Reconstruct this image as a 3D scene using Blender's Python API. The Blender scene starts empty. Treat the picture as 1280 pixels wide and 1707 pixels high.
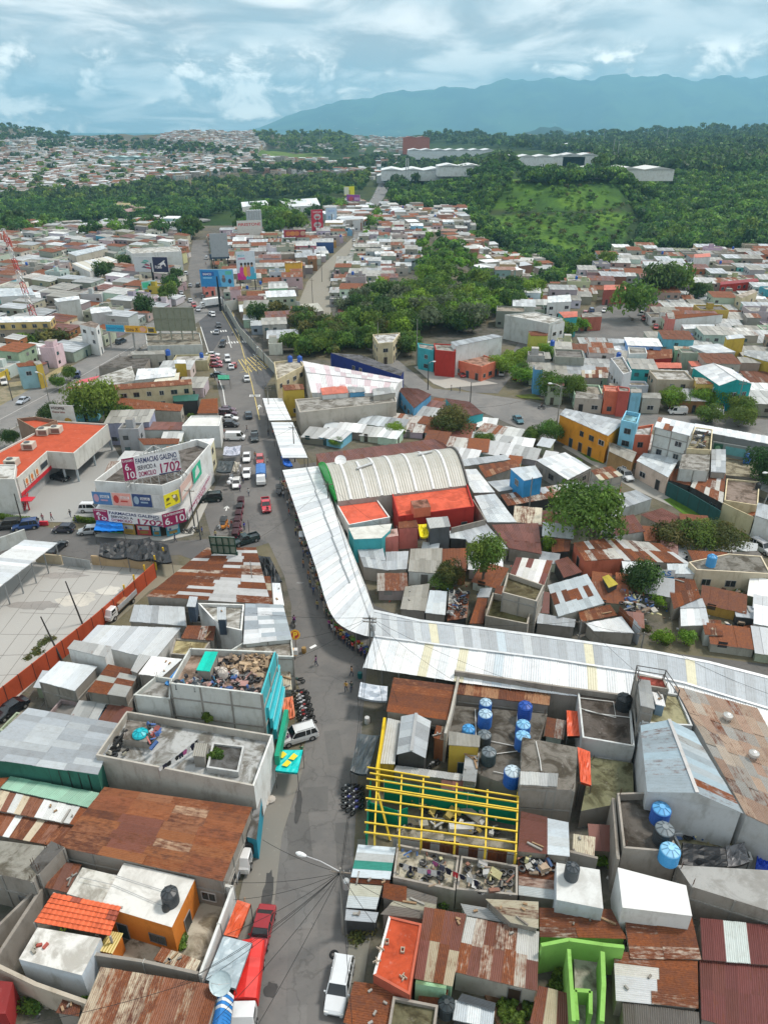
import bpy,math,random
import numpy as np
from mathutils import Vector,Matrix
random.seed(7);rng=np.random.default_rng(7)
SC=bpy.context.scene
COL=SC.collection
# ------------------------------------------------------------ camera, world, sun, exposure
HC=64.0;FPX=1183.0;PITCH=math.atan((853.5-217)/FPX)
SP,CP=math.sin(PITCH),math.cos(PITCH)
cd=bpy.data.cameras.new('camera');cam=bpy.data.objects.new('camera',cd);COL.objects.link(cam)
cam.location=(0,0,HC);cam.rotation_euler=(math.pi/2-PITCH,0,0)
cd.sensor_fit='VERTICAL';cd.sensor_height=36.0;cd.lens=36.0*FPX/1707.0
cd.clip_start=0.5;cd.clip_end=60000
SC.camera=cam;HAZE=8.5e-5
SC.view_settings.view_transform='Standard';SC.view_settings.look='None'
SC.view_settings.gamma=1;SC.view_settings.use_curve_mapping=False
SC.view_settings.exposure=1.26;SC.cycles.volume_bounces=2
SUN_EL,SUN_AZ=math.radians(58),math.radians(62)      # azimuth from +Y towards +X
sd=bpy.data.lights.new('sun','SUN');sd.energy=1.5;sd.angle=math.radians(10);sd.color=(1,.93,.84)
sun=bpy.data.objects.new('sun',sd);COL.objects.link(sun)
sdir=Vector((math.sin(SUN_AZ)*math.cos(SUN_EL),math.cos(SUN_AZ)*math.cos(SUN_EL),math.sin(SUN_EL)))
sun.rotation_euler=sdir.to_track_quat('Z','Y').to_euler();sun.location=(60,40,200)

def nd(nt,t,**kw):
 n=nt.nodes.new(t)
 for k,v in kw.items():
  if k=='i':
   for a,b in v.items():n.inputs[a].default_value=b
  else:setattr(n,k,v)
 return n
def mixc(nt,f,a,b,mode='MIX'):
 n=nt.nodes.new('ShaderNodeMix');n.data_type='RGBA';n.blend_type=mode
 for s,v in ((0,f),(6,a),(7,b)):
  if isinstance(v,bpy.types.NodeSocket):nt.links.new(v,n.inputs[s])
  elif isinstance(v,(int,float)):n.inputs[s].default_value=v
  else:n.inputs[s].default_value=(*v,1) if len(v)==3 else v
 return n.outputs[2]
def ma(nt,op,a,b=0.0,c=None,clamp=False):
 n=nt.nodes.new('ShaderNodeMath');n.operation=op;n.use_clamp=clamp
 for s,v in enumerate((a,b)+((c,) if c is not None else ())):
  if isinstance(v,bpy.types.NodeSocket):nt.links.new(v,n.inputs[s])
  else:n.inputs[s].default_value=v
 return n.outputs[0]
def sst(nt,x,lo,hi):
 n=nt.nodes.new('ShaderNodeMapRange');n.interpolation_type='SMOOTHSTEP'
 nt.links.new(x,n.inputs[0]);n.inputs[1].default_value=lo;n.inputs[2].default_value=hi
 return n.outputs[0]
def noise(nt,vec,scale,detail=3,rough=.55,dist=0.0):
 n=nd(nt,'ShaderNodeTexNoise',i={'Scale':scale,'Detail':detail,'Roughness':rough,'Distortion':dist})
 if vec is not None:nt.links.new(vec,n.inputs['Vector'])
 return n.outputs[0]
def vmul(nt,v,s):
 n=nt.nodes.new('ShaderNodeVectorMath');n.operation='MULTIPLY'
 nt.links.new(v,n.inputs[0]);n.inputs[1].default_value=s
 return n.outputs[0]

W=bpy.data.worlds.new('World');SC.world=W;W.use_nodes=True
nt=W.node_tree;nt.nodes.clear()
sky=nd(nt,'ShaderNodeTexSky',sky_type='NISHITA',sun_disc=False,sun_elevation=SUN_EL,sun_rotation=SUN_AZ)
sky.air_density=1.0;sky.dust_density=2.0;sky.ozone_density=1.5
tc=nd(nt,'ShaderNodeTexCoord');D=tc.outputs['Generated']
sx=nd(nt,'ShaderNodeSeparateXYZ');nt.links.new(D,sx.inputs[0])
z=ma(nt,'MAXIMUM',sx.outputs[2],0.0)
zz=ma(nt,'ADD',z,0.10)
cv=nd(nt,'ShaderNodeCombineXYZ')
nt.links.new(ma(nt,'DIVIDE',sx.outputs[0],zz),cv.inputs[0]);nt.links.new(ma(nt,'DIVIDE',sx.outputs[1],zz),cv.inputs[1])
n1=noise(nt,vmul(nt,cv.outputs[0],(1.0,.8,1)),1.25,7,.56,.5)          # layered stratus
n2=noise(nt,vmul(nt,D,(1,1,1.9)),15.0,9,.60,.3)                        # cumulus heads
n3=noise(nt,vmul(nt,D,(1,1,2.4)),4.2,4,.55)
strat=mixc(nt,sst(nt,n1,.38,.60),(4.0,4.2,4.3),(11.2,10.8,10.2))
strat=mixc(nt,ma(nt,'MULTIPLY',sst(nt,n3,.40,.6),.5),strat,(3.4,4.6,5.2))
cumc=mixc(nt,sst(nt,n2,.47,.64),(4.6,4.7,4.7),(20,18.6,16.6))
low=ma(nt,'SUBTRACT',1.0,sst(nt,z,.065,.10))
bx_=ma(nt,'DIVIDE',ma(nt,'ADD',sx.outputs[0],.12),.20);bank=ma(nt,'SUBTRACT',1.0,ma(nt,'MULTIPLY',bx_,bx_),clamp=True)
cmask=ma(nt,'MULTIPLY',ma(nt,'MULTIPLY',sst(nt,n2,.40,.52),sst(nt,ma(nt,'ADD',n3,ma(nt,'MULTIPLY',bank,.10)),.44,.55)),low)
c=mixc(nt,cmask,strat,cumc)
c=mixc(nt,0.10,c,sky.outputs[0])
bg=nd(nt,'ShaderNodeBackground',i={'Strength':0.06});nt.links.new(c,bg.inputs[0])
wo=nd(nt,'ShaderNodeOutputWorld');nt.links.new(bg.outputs[0],wo.inputs[0])

# ------------------------------------------------------------ photo geometry -> world
def P(px,py,z=0.0):
 u=(px-640.0)/FPX;v=(py-853.5)/FPX
 dn=SP+v*CP
 t=(HC-z)/dn
 return Vector((u*t,(CP-v*SP)*t,z))
def H(x,y):# terrain height
 return float(Hn(np.array([x]),np.array([y]))[0])
TC=[  # t=X/Y, profile [(Y,z)...]
 (-.49,[(0,0),(545,0),(630,-26),(760,-21),(1150,-22),(1350,-8),(2200,34),(2800,72),(3300,50),(6000,0),(14000,0)]),
 (-.44,[(0,0),(545,0),(630,-26),(760,-21),(1150,-20),(1350,-8),(2200,32),(2800,66),(3300,45),(6000,0),(14000,0)]),
 (-.385,[(0,0),(545,0),(630,-26),(760,-20),(1150,-20),(1350,-8),(2200,26),(2800,46),(3300,30),(6000,0),(14000,0)]),
 (-.30,[(0,0),(560,0),(650,-26),(760,-14),(1000,-20),(1350,-6),(2200,24),(2800,45),(3300,30),(6000,0),(14000,0)]),
 (-.235,[(0,0),(580,0),(660,-26),(800,-16),(1150,-16),(1350,-4),(2200,34),(2700,62),(3300,35),(6000,0),(14000,0)]),
 (-.166,[(0,0),(690,0),(780,-22),(900,-16),(1200,-10),(1500,0),(2200,24),(2700,55),(3300,30),(6000,0),(14000,0)]),
 (-.12,[(0,0),(760,0),(860,-18),(980,-14),(1300,-5),(1700,6),(2300,25),(2800,48),(3300,30),(6000,0),(14000,0)]),
 (-.06,[(0,0),(900,0),(1000,-6),(1200,-6),(1500,0),(2000,15),(2500,40),(2750,62),(3300,30),(6000,0),(14000,0)]),
 (-.03,[(0,0),(1500,0),(2200,20),(2800,45),(3300,30),(6000,0),(14000,0)]),
 (.01,[(0,0),(1500,0),(2200,18),(2800,34),(3300,30),(6000,0),(14000,0)]),
 (.05,[(0,0),(690,0),(780,-8),(900,0),(1400,6),(2200,25),(2800,48),(3300,30),(6000,0),(14000,0)]),
 (.10,[(0,0),(640,0),(700,-16),(820,4),(1000,10),(1400,12),(2200,25),(2800,55),(3300,30),(6000,0),(14000,0)]),
 (.145,[(0,0),(330,0),(420,-8),(500,-20),(570,-22),(760,18),(900,20),(1400,22),(2200,30),(2800,46),(3300,30),(6000,0),(14000,0)]),
 (.22,[(0,0),(320,0),(400,-14),(480,-21),(560,-21),(760,21),(900,20),(1400,20),(2200,26),(2800,42),(3300,30),(6000,0),(14000,0)]),
 (.30,[(0,0),(400,0),(470,-20),(560,-24),(690,-2),(800,22),(1000,18),(1500,20),(2200,30),(2800,55),(3300,40),(6000,0),(14000,0)]),
 (.335,[(0,0),(425,0),(490,-18),(600,-20),(800,-4),(950,12),(1500,20),(2200,34),(2800,60),(3300,40),(6000,0),(14000,0)]),
 (.42,[(0,0),(430,0),(500,-20),(600,-17),(800,2),(950,14),(1500,24),(2200,38),(2800,66),(3300,40),(6000,0),(14000,0)]),
 (.49,[(0,0),(430,0),(500,-20),(600,-14),(800,6),(950,18),(1500,30),(2200,44),(2800,72),(3300,50),(6000,0),(14000,0)]),
]
_TT=np.array([a for a,b in TC])
def wob(x,y):
 return (np.sin(x*.013+y*.007)+np.sin(x*.031-y*.017+1.3)*.6+np.sin(x*.007+y*.023+2.)*.7+np.sin(x*.05+y*.044)*.35)/2.0
def Hn(x,y):
 x=np.asarray(x,float);y=np.asarray(y,float)
 t=np.where(y>60,x/np.maximum(y,60),0)
 prof=np.stack([np.interp(y,[p[0] for p in b],[p[1] for p in b]) for a,b in TC])
 tc_=np.clip(t,_TT[0],_TT[-1]);i=np.clip(np.searchsorted(_TT,tc_)-1,0,len(_TT)-2)
 f=(tc_-_TT[i])/(_TT[i+1]-_TT[i]);f=f*f*(3-2*f)
 flat=prof.reshape(len(_TT),-1);k=np.arange(flat.shape[1]);ii=i.reshape(-1);ff=f.reshape(-1)
 hgt=(flat[ii,k]*(1-ff)+flat[ii+1,k]*ff).reshape(x.shape)
 amp=np.clip(np.abs(hgt)/12.0,0,1)*np.clip(y/500.0,0,3.0)
 hgt=hgt+wob(x,y)*amp*(2.0+2.6*np.clip((-.06-t)/.08,0,1)*np.clip((y-1250)/400,0,1)*np.clip((2900-y)/500,0,1))
 # far mountain range
 rt=np.array([-2,-.3,-.185,-.155,-.10,-.035,.045,.145,.235,.345,.425,.48,.8,2])
 rz=np.array([0,0,20,110,400,640,760,905,985,1000,960,1010,900,700])*1.03
 crest=np.interp(t,rt,rz)
 rg=1+.035*np.sin(t*95+.5)+.03*np.sin(t*47)+.016*np.sin(t*260+2)+.01*np.sin(t*610)
 e=np.clip((y-11500)/5500.0,0,1);e=e*e*(3-2*e)
 gul=1-(.22*np.abs(np.sin(t*38+y*.0006))+.14*np.abs(np.sin(t*97-y*.0011+1)))*(1-e)*2
 mt=crest*rg*e*gul
 hgt=hgt+95*np.exp(-((t-.205)/.035)**2-((y-7000)/900)**2)*(1+.1*np.sin(t*300))+60*np.exp(-((t-.33)/.06)**2-((y-8200)/900)**2)+70*np.exp(-((t-.47)/.05)**2-((y-7600)/900)**2)
 return np.where(y>11400,mt+hgt*(1-e),hgt)
def PT(px,py,lo=100,hi=9000):# pixel ray against the terrain
 u=(px-640.0)/FPX;v=(py-853.5)/FPX
 fw=CP-v*SP;dn=SP+v*CP
 ys=np.concatenate([np.arange(lo,1500,4.0),np.arange(1500,hi,15.0)])
 xs=u/fw*ys;zs=HC-dn/fw*ys
 below=np.nonzero(zs<=Hn(xs,ys))[0]
 if len(below)==0:return None
 k=below[0]
 return Vector((xs[k],ys[k],H(xs[k],ys[k])))

# ------------------------------------------------------------ materials (colour = mesh attribute 'Col' x object colour)
def newmat(name,rough=.8,spec=.3,metal=0.0):
 m=bpy.data.materials.new(name);m.use_nodes=True;t=m.node_tree;t.nodes.clear()
 b=nd(t,'ShaderNodeBsdfPrincipled',i={'Roughness':rough,'Metallic':metal,'Specular IOR Level':spec})
 o=nd(t,'ShaderNodeOutputMaterial');t.links.new(b.outputs[0],o.inputs[0])
 a=nd(t,'ShaderNodeAttribute',attribute_name='Col');oi=nd(t,'ShaderNodeObjectInfo')
 base=mixc(t,1.0,a.outputs['Color'],oi.outputs['Color'],'MULTIPLY')
 g=nd(t,'ShaderNodeNewGeometry')
 return m,t,b,base,a,g.outputs['Position'],oi
def bump(t,b,h,s=.3,d=.05):
 n=nd(t,'ShaderNodeBump',i={'Strength':s,'Distance':d});t.links.new(h,n.inputs['Height']);t.links.new(n.outputs[0],b.inputs['Normal'])
def mk():
 M={}
 # corrugated sheet: attribute alpha = how rusty
 m,t,b,base,a,pos,oi=newmat('corrugated_sheet',.55,.4)
 uv=nd(t,'ShaderNodeUVMap',uv_map='UV').outputs[0]
 st=noise(t,vmul(t,uv,(4.5,.7,1)),1.0,7,.68)
 pt=noise(t,pos,1.1,8,.72);fine=noise(t,vmul(t,uv,(5,2.6,1)),1.3,7,.75)
 r=ma(t,'ADD',ma(t,'MULTIPLY',st,.6),ma(t,'MULTIPLY',pt,.4))
 thr=ma(t,'SUBTRACT',.92,ma(t,'MULTIPLY',a.outputs['Alpha'],.86))
 rm=ma(t,'MULTIPLY',ma(t,'SUBTRACT',r,thr),6.5,clamp=True)
 rust=mixc(t,sst(t,fine,.3,.7),(.085,.028,.014),(.235,.085,.033))
 rust=mixc(t,sst(t,pt,.35,.7),rust,mixc(t,.75,rust,(.125,.055,.042)))
 rust=mixc(t,oi.outputs['Random'],mixc(t,1,rust,(1.5,1.28,.9),'MULTIPLY'),mixc(t,1,rust,(.85,.85,.9),'MULTIPLY'))
 c=mixc(t,rm,base,rust)
 c=mixc(t,ma(t,'MULTIPLY',sst(t,pt,.45,.65),.3),c,mixc(t,1,c,(.70,.67,.62),'MULTIPLY'))
 c=mixc(t,ma(t,'MULTIPLY',sst(t,st,.5,.72),.35),c,mixc(t,1,c,(.60,.55,.50),'MULTIPLY'))
 wash=mixc(t,ma(t,'MULTIPLY',sst(t,fine,.45,.8),.35),c,mixc(t,1,c,(.62,.58,.54),'MULTIPLY'))
 t.links.new(wash,b.inputs['Base Color'])
 t.links.new(ma(t,'ADD',.42,ma(t,'MULTIPLY',rm,.45)),b.inputs['Roughness'])
 bump(t,b,fine,.25,.03);M['sheet']=m
 # walls
 m,t,b,base,a,pos,oi=newmat('weathered_wall',.88,.25)
 s1=noise(t,vmul(t,pos,(.8,.8,.28)),1.0,7,.68);s2=noise(t,pos,.35,5,.6);s3=noise(t,pos,5.0,3,.6)
 sz=nd(t,'ShaderNodeSeparateXYZ');t.links.new(pos,sz.inputs[0])
 fr=ma(t,'FRACT',ma(t,'MULTIPLY',sz.outputs[2],5.0));ln=ma(t,'LESS_THAN',fr,.12)
 c=mixc(t,ma(t,'MULTIPLY',sst(t,s1,.48,.72),.46),base,mixc(t,1,base,(.38,.34,.29),'MULTIPLY'))
 c=mixc(t,ma(t,'MULTIPLY',sst(t,s2,.45,.75),.4),c,mixc(t,1,base,(.6,.55,.47),'MULTIPLY'))
 c=mixc(t,ma(t,'MULTIPLY',sst(t,s3,.5,.8),.3),c,mixc(t,1,c,(.7,.68,.66),'MULTIPLY'))
 c=mixc(t,ma(t,'MULTIPLY',ln,.22),c,mixc(t,1,c,(.6,.58,.56),'MULTIPLY'))
 t.links.new(c,b.inputs['Base Color']);bump(t,b,s3,.3,.03);M['wall']=m
 # flat roof slabs and concrete yards: mossy, blotchy
 m,t,b,base,a,pos,oi=newmat('stained_concrete',.9,.2)
 s1=noise(t,pos,.45,7,.66,.6);s2=noise(t,pos,1.7,6,.7);s3=noise(t,pos,.14,3,.5)
 am=ma(t,'MULTIPLY',a.outputs['Alpha'],1.0)
 c=mixc(t,ma(t,'MULTIPLY',sst(t,s1,.42,.62),am),base,mixc(t,1,base,(.34,.31,.27),'MULTIPLY'))
 c=mixc(t,ma(t,'MULTIPLY',sst(t,s2,.50,.70),ma(t,'MULTIPLY',am,.7)),c,mixc(t,1,base,(.55,.56,.5),'MULTIPLY'))
 c=mixc(t,ma(t,'MULTIPLY',sst(t,s2,.42,.25),.4),c,mixc(t,.6,c,(.55,.54,.5)))
 t.links.new(c,b.inputs['Base Color']);bump(t,b,s2,.35,.04);M['slab']=m
 # asphalt
 m,t,b,base,a,pos,oi=newmat('worn_asphalt',.82,.35)
 s1=noise(t,pos,.16,6,.6,.8);s2=noise(t,pos,2.2,6,.7);s3=noise(t,pos,14,3,.7)
 vo=nd(t,'ShaderNodeTexVoronoi',feature='DISTANCE_TO_EDGE',i={'Scale':.16,'Randomness':1.0})
 wv=nd(t,'ShaderNodeVectorMath',operation='ADD');wn=nd(t,'ShaderNodeTexNoise',i={'Scale':.5,'Detail':4})
 t.links.new(pos,wn.inputs['Vector']);t.links.new(pos,wv.inputs[0])
 t.links.new(vmul(t,wn.outputs['Color'],(3,3,3)),wv.inputs[1]);t.links.new(wv.outputs[0],vo.inputs['Vector'])
 ck=ma(t,'LESS_THAN',vo.outputs['Distance'],.012)
 c=mixc(t,sst(t,s1,.35,.65),base,mixc(t,1,base,(1.28,1.25,1.22),'MULTIPLY'))
 c=mixc(t,ma(t,'MULTIPLY',sst(t,s2,.52,.72),.5),c,mixc(t,1,c,(.66,.66,.67),'MULTIPLY'))
 c=mixc(t,ma(t,'MULTIPLY',ck,.3),c,mixc(t,1,c,(.45,.45,.45),'MULTIPLY'))
 c=mixc(t,ma(t,'MULTIPLY',s3,.3),c,mixc(t,1,c,(.8,.8,.8),'MULTIPLY'))
 t.links.new(c,b.inputs['Base Color']);bump(t,b,s3,.3,.02);M['asphalt']=m
 # land: mixes dirt, grass by slope noise
 m,t,b,base,a,pos,oi=newmat('land',.95,.1)
 s1=noise(t,pos,.03,8,.62,.5);s2=noise(t,pos,.35,6,.7);s3=noise(t,pos,3.0,4,.7)
 c=mixc(t,sst(t,s2,.4,.65),base,mixc(t,1,base,(.55,.62,.55),'MULTIPLY'))
 c=mixc(t,ma(t,'MULTIPLY',sst(t,s1,.45,.6),.6),c,mixc(t,1,base,(1.35,1.25,.8),'MULTIPLY'))
 c=mixc(t,ma(t,'MULTIPLY',s3,.5),c,mixc(t,1,c,(.6,.6,.6),'MULTIPLY'))
 t.links.new(c,b.inputs['Base Color']);bump(t,b,s2,.6,.5);M['land']=m
 # foliage
 m,t,b,base,a,pos,oi=newmat('leaf',.6,.3)
 s1=noise(t,pos,.25,3,.5)
 hs=nd(t,'ShaderNodeHueSaturation');t.links.new(base,hs.inputs['Color'])
 t.links.new(ma(t,'ADD',.485,ma(t,'MULTIPLY',oi.outputs['Random'],.03)),hs.inputs['Hue'])
 t.links.new(ma(t,'ADD',.75,ma(t,'MULTIPLY',s1,.6)),hs.inputs['Value'])
 tr=nd(t,'ShaderNodeBsdfTranslucent');t.links.new(hs.outputs[0],tr.inputs[0]);t.links.new(hs.outputs[0],b.inputs['Base Color'])
 mx=nd(t,'ShaderNodeMixShader',i={0:.42});t.links.new(b.outputs[0],mx.inputs[1]);t.links.new(tr.outputs[0],mx.inputs[2])
 t.links.new(mx.outputs[0],[n for n in t.nodes if n.type=='OUTPUT_MATERIAL'][0].inputs[0]);M['leaf']=m
 for nm,ro,sp,me in (('paint',.45,.5,0),('car_paint',.22,.6,.15),('glass',.08,.8,0),('rubber',.8,.3,0),('steel',.4,.5,.6),('plastic',.42,.5,0),('cloth',.75,.2,0),('tarp',.5,.45,0),('bark',.9,.1,0),('tile',.7,.3,0)):
  m,t,b,base,a,pos,oi=newmat(nm,ro,sp,me)
  s=noise(t,pos,1.1,5,.65)
  k={'car_paint':.12,'glass':0,'plastic':.3,'paint':.45}.get(nm,.5)
  c=mixc(t,ma(t,'MULTIPLY',sst(t,s,.45,.75),k),base,mixc(t,1,base,(.6,.58,.55),'MULTIPLY'))
  t.links.new(c,b.inputs['Base Color']);M[nm]=m
 M['car_paint'].node_tree.nodes['Principled BSDF'].inputs['Coat Weight'].default_value=.6
 # big far mountain slopes
 m,t,b,base,a,pos,oi=newmat('mountain_slope',.95,.05)
 s1=noise(t,pos,.0011,8,.6);s2=noise(t,pos,.006,6,.65)
 c=mixc(t,sst(t,s1,.4,.6),base,mixc(t,1,base,(2.6,2.2,1.4),'MULTIPLY'))
 c=mixc(t,sst(t,s2,.66,.72),c,(.4,.38,.33));t.links.new(c,b.inputs['Base Color']);M['mountain']=m
 return M
M=mk()

# ------------------------------------------------------------ mesh builder
class MB:
 def __init__(s):s.v=[];s.f=[];s.c=[];s.uv=[];s.anyuv=False;s.mi=[];s.cur=0
 def face(s,pts,col,uvs=None):
  k=len(s.v);s.v.extend([tuple(p) for p in pts]);s.f.append(tuple(range(k,k+len(pts))))
  s.c.append(col if len(col)==4 else (*col,0.0));s.uv.append(uvs);s.mi.append(s.cur)
  if uvs:s.anyuv=True
 def prism(s,pts,z0,z1,col,top=True,bot=False,colt=None):
  n=len(pts)
  z0s=z0 if isinstance(z0,(list,tuple)) else [z0]*n;z1s=z1 if isinstance(z1,(list,tuple)) else [z1]*n
  a=sum(pts[i][0]*pts[(i+1) % n][1]-pts[(i+1) % n][0]*pts[i][1] for i in range(n))
  idx=list(range(n)) if a>0 else list(range(n))[::-1]
  for q in range(n):
   i=idx[q];j=idx[(q+1) % n]
   s.face([(pts[i][0],pts[i][1],z0s[i]),(pts[j][0],pts[j][1],z0s[j]),(pts[j][0],pts[j][1],z1s[j]),(pts[i][0],pts[i][1],z1s[i])],col)
  if top:s.face([(pts[i][0],pts[i][1],z1s[i]) for i in idx],colt or col)
  if bot:s.face([(pts[i][0],pts[i][1],z0s[i]) for i in idx[::-1]],col)
 def box(s,c,size,col,rz=0.0,rx=0.0,ry=0.0):
  R=Matrix.Rotation(rz,3,'Z') @ Matrix.Rotation(ry,3,'Y') @ Matrix.Rotation(rx,3,'X')
  c=Vector(c);h=Vector(size)/2
  q=[c+R @ Vector((x*h.x,y*h.y,zz_*h.z)) for x,y,zz_ in ((-1,-1,-1),(1,-1,-1),(1,1,-1),(-1,1,-1),(-1,-1,1),(1,-1,1),(1,1,1),(-1,1,1))]
  for f in ((0,3,2,1),(4,5,6,7),(0,1,5,4),(1,2,6,5),(2,3,7,6),(3,0,4,7)):s.face([q[i] for i in f],col)
 def bar(s,a,b,w,col,h=None,up=Vector((0,0,1))):
  a=Vector(a);b=Vector(b);d=b-a
  if d.length<1e-5:return
  d.normalize();h=h or w
  if abs(d.dot(up))>.98:up=Vector((0,1,0))
  r=d.cross(up).normalized()*w/2;u=r.cross(d).normalized()*h/2
  p=[a-r-u,a+r-u,a+r+u,a-r+u,b-r-u,b+r-u,b+r+u,b-r+u]
  for f in ((0,3,2,1),(4,5,6,7),(0,1,5,4),(1,2,6,5),(2,3,7,6),(3,0,4,7)):s.face([p[i] for i in f][::-1],col)
 def tube(s,pts,r,col,n=8,caps=True):
  rs=r if isinstance(r,(list,tuple)) else [r]*len(pts)
  pts=[Vector(p) for p in pts];rings=[]
  for i,p in enumerate(pts):
   d=(pts[min(i+1,len(pts)-1)]-pts[max(i-1,0)]).normalized()
   up=Vector((0,0,1)) if abs(d.z)<.95 else Vector((1,0,0))
   x=d.cross(up).normalized();y=d.cross(x).normalized()
   rings.append([p+(x*math.cos(2*math.pi*k/n)+y*math.sin(2*math.pi*k/n))*rs[i] for k in range(n)])
  for i in range(len(rings)-1):
   for k in range(n):
    s.face([rings[i][k],rings[i+1][k],rings[i+1][(k+1) % n],rings[i][(k+1) % n]][::-1],col)
  if caps:s.face(rings[0][::-1],col);s.face(rings[-1],col)
 def lathe(s,c,prof,col,n=14,sx=1,sy=1,cols=None):
  c=Vector(c)
  for i in range(len(prof)-1):
   (r0,z0),(r1,z1)=prof[i],prof[i+1]
   cc=cols[i] if cols else col
   for k in range(n):
    a0=2*math.pi*k/n;a1=2*math.pi*(k+1)/n
    q=[c+Vector((r0*math.cos(a0)*sx,r0*math.sin(a0)*sy,z0)),c+Vector((r0*math.cos(a1)*sx,r0*math.sin(a1)*sy,z0)),
                     c+Vector((r1*math.cos(a1)*sx,r1*math.sin(a1)*sy,z1)),c+Vector((r1*math.cos(a0)*sx,r1*math.sin(a0)*sy,z1))]
    if r0<1e-6:q=[q[0],q[2],q[3]]
    elif r1<1e-6:q=q[:3]
    s.face(q,cc)
 def data(s,name,mat,smooth=False):
  me=bpy.data.meshes.new(name);me.from_pydata(s.v,[],s.f)
  ca=me.color_attributes.new('Col','FLOAT_COLOR','CORNER')
  cnt=[len(f) for f in s.f]
  ca.data.foreach_set('color',np.repeat(np.array(s.c,dtype=np.float32).reshape(-1,4),cnt,axis=0).ravel())
  if s.anyuv:
   ul=me.uv_layers.new(name='UV');o=[]
   for f,u in zip(s.f,s.uv):o.extend(u if u else [(0,0)]*len(f))
   ul.data.foreach_set('uv',np.array(o,dtype=np.float32).ravel())
  for q in (mat if isinstance(mat,(list,tuple)) else [mat]):me.materials.append(M[q] if isinstance(q,str) else q)
  if isinstance(mat,(list,tuple)):me.polygons.foreach_set('material_index',s.mi)
  if smooth:me.polygons.foreach_set('use_smooth',[True]*len(s.f))
  me.update()
  return me
 def build(s,name,mat,parent=None,smooth=False):
  o=bpy.data.objects.new(name,s.data(name,mat,smooth));COL.objects.link(o)
  if parent is not None:put(o,parent)
  return o
def put(o,parent):# keep world coordinates of the mesh
 o.parent=parent;o.matrix_parent_inverse=PINV[parent.name] if parent.name in PINV else Matrix.Identity(4)
PINV={}
def tag(o,label=None,cat=None,group=None,kind=None):
 if label:o['label']=label
 if cat:o['category']=cat
 if group:o['group']=group
 if kind:o['kind']=kind
 return o
def thing(name,label,cat,loc=(0,0,0),rz=0.0,group=None,world=True):
 o=bpy.data.objects.new(name,None);COL.objects.link(o);o.empty_display_size=.2
 o.location=loc;o.rotation_euler=(0,0,rz);tag(o,label,cat,group)
 if world:PINV[o.name]=(Matrix.Translation(Vector(loc)) @ Matrix.Rotation(rz,4,'Z')).inverted()
 return o
def dup(root,loc,rz,label,group=None,col=None,colparts=(),scale=None):
 r=root.copy();COL.objects.link(r);r.location=loc;r.rotation_euler=(0,0,rz);r['label']=label
 if scale:r.scale=scale
 if group:r['group']=group
 for ch in root.children:
  c=ch.copy();COL.objects.link(c);c.parent=r
  if col and ch.name.split('.')[0] in colparts:c.color=(*col,1)
  for g in ch.children:
   d=g.copy();COL.objects.link(d);d.parent=c
   if col and g.name.split('.')[0] in colparts:d.color=(*col,1)
 return r
def struct(mb,name,mat,smooth=False):
 o=mb.build(name,mat,None,smooth);o['kind']='structure';return o
# ------------------------------------------------------------ occupancy of the ground plan (1 m cells)
OX,OY,OS=-420,10,1.0
OCC=np.zeros((900,860),np.uint8)          # [y, x]
def poly_mask(pts):
 xs=np.array([p[0] for p in pts]);ys=np.array([p[1] for p in pts])
 x0,x1=int(max(0,xs.min()-OX)),int(min(OCC.shape[1]-1,xs.max()-OX+1));y0,y1=int(max(0,ys.min()-OY)),int(min(OCC.shape[0]-1,ys.max()-OY+1))
 if x1<=x0 or y1<=y0:return None
 gx,gy=np.meshgrid(np.arange(x0,x1)+OX+.5,np.arange(y0,y1)+OY+.5)
 ins=np.zeros(gx.shape,bool);n=len(pts)
 for i in range(n):
  xa,ya=xs[i],ys[i];xb,yb=xs[(i+1) % n],ys[(i+1) % n]
  if ya==yb:continue
  ins ^=((ya>gy) !=(yb>gy)) & (gx<(xb-xa)*(gy-ya)/(yb-ya)+xa)
 return (slice(y0,y1),slice(x0,x1)),ins
def occupy(pts,val=1):
 r=poly_mask(pts)
 if r:OCC[r[0]][r[1]]=np.maximum(OCC[r[0]][r[1]],val)
def free(pts,limit=.06,level=1):
 r=poly_mask(pts)
 if not r or not r[1].any():return False
 return (OCC[r[0]][r[1]]>=level).mean()<=limit

# ------------------------------------------------------------ terrain sheet
ys=np.concatenate([np.arange(-140,20,20),np.arange(20,500,12),np.arange(500,1000,9),np.arange(1000,3200,22),
                     np.arange(3200,11000,400),np.arange(11000,17200,130),np.arange(17200,22000,900)]).astype(float)
ss=np.concatenate([np.arange(-1.36,-.56,.08),np.arange(-.56,.56,.0062),np.arange(.56,1.37,.08)])
YY,SS=np.meshgrid(ys,ss,indexing='ij');XX=SS*(np.maximum(YY,0)*1.0+90)
# shape the visible sector by view direction so ravines follow it
ZZ=Hn(XX,YY)
ny,nx=YY.shape
vv=np.stack([XX,YY,ZZ],-1).reshape(-1,3)
ii=np.arange(ny*nx).reshape(ny,nx)
ff=np.stack([ii[:-1,:-1],ii[:-1,1:],ii[1:,1:],ii[1:,:-1]],-1).reshape(-1,4)
me=bpy.data.meshes.new('ground');me.from_pydata(vv.tolist(),[],ff.tolist())
ca=me.color_attributes.new('Col','FLOAT_COLOR','POINT')
T=np.where(YY>60,XX/np.maximum(YY,60),0)
cc=np.zeros((ny,nx,4),np.float32);cc[...,:3]=(.14,.13,.115);cc[...,3]=0
gr=(YY>330) & (np.abs(ZZ)>1.5);cc[gr,:3]=(.035,.065,.022)
wb_=wob(XX*2.3,YY*2.1);hillm=(T>.12+.02*wb_) & (T<.325+.02*wb_) & (YY>560+18*wb_) & (YY<800)
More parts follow.
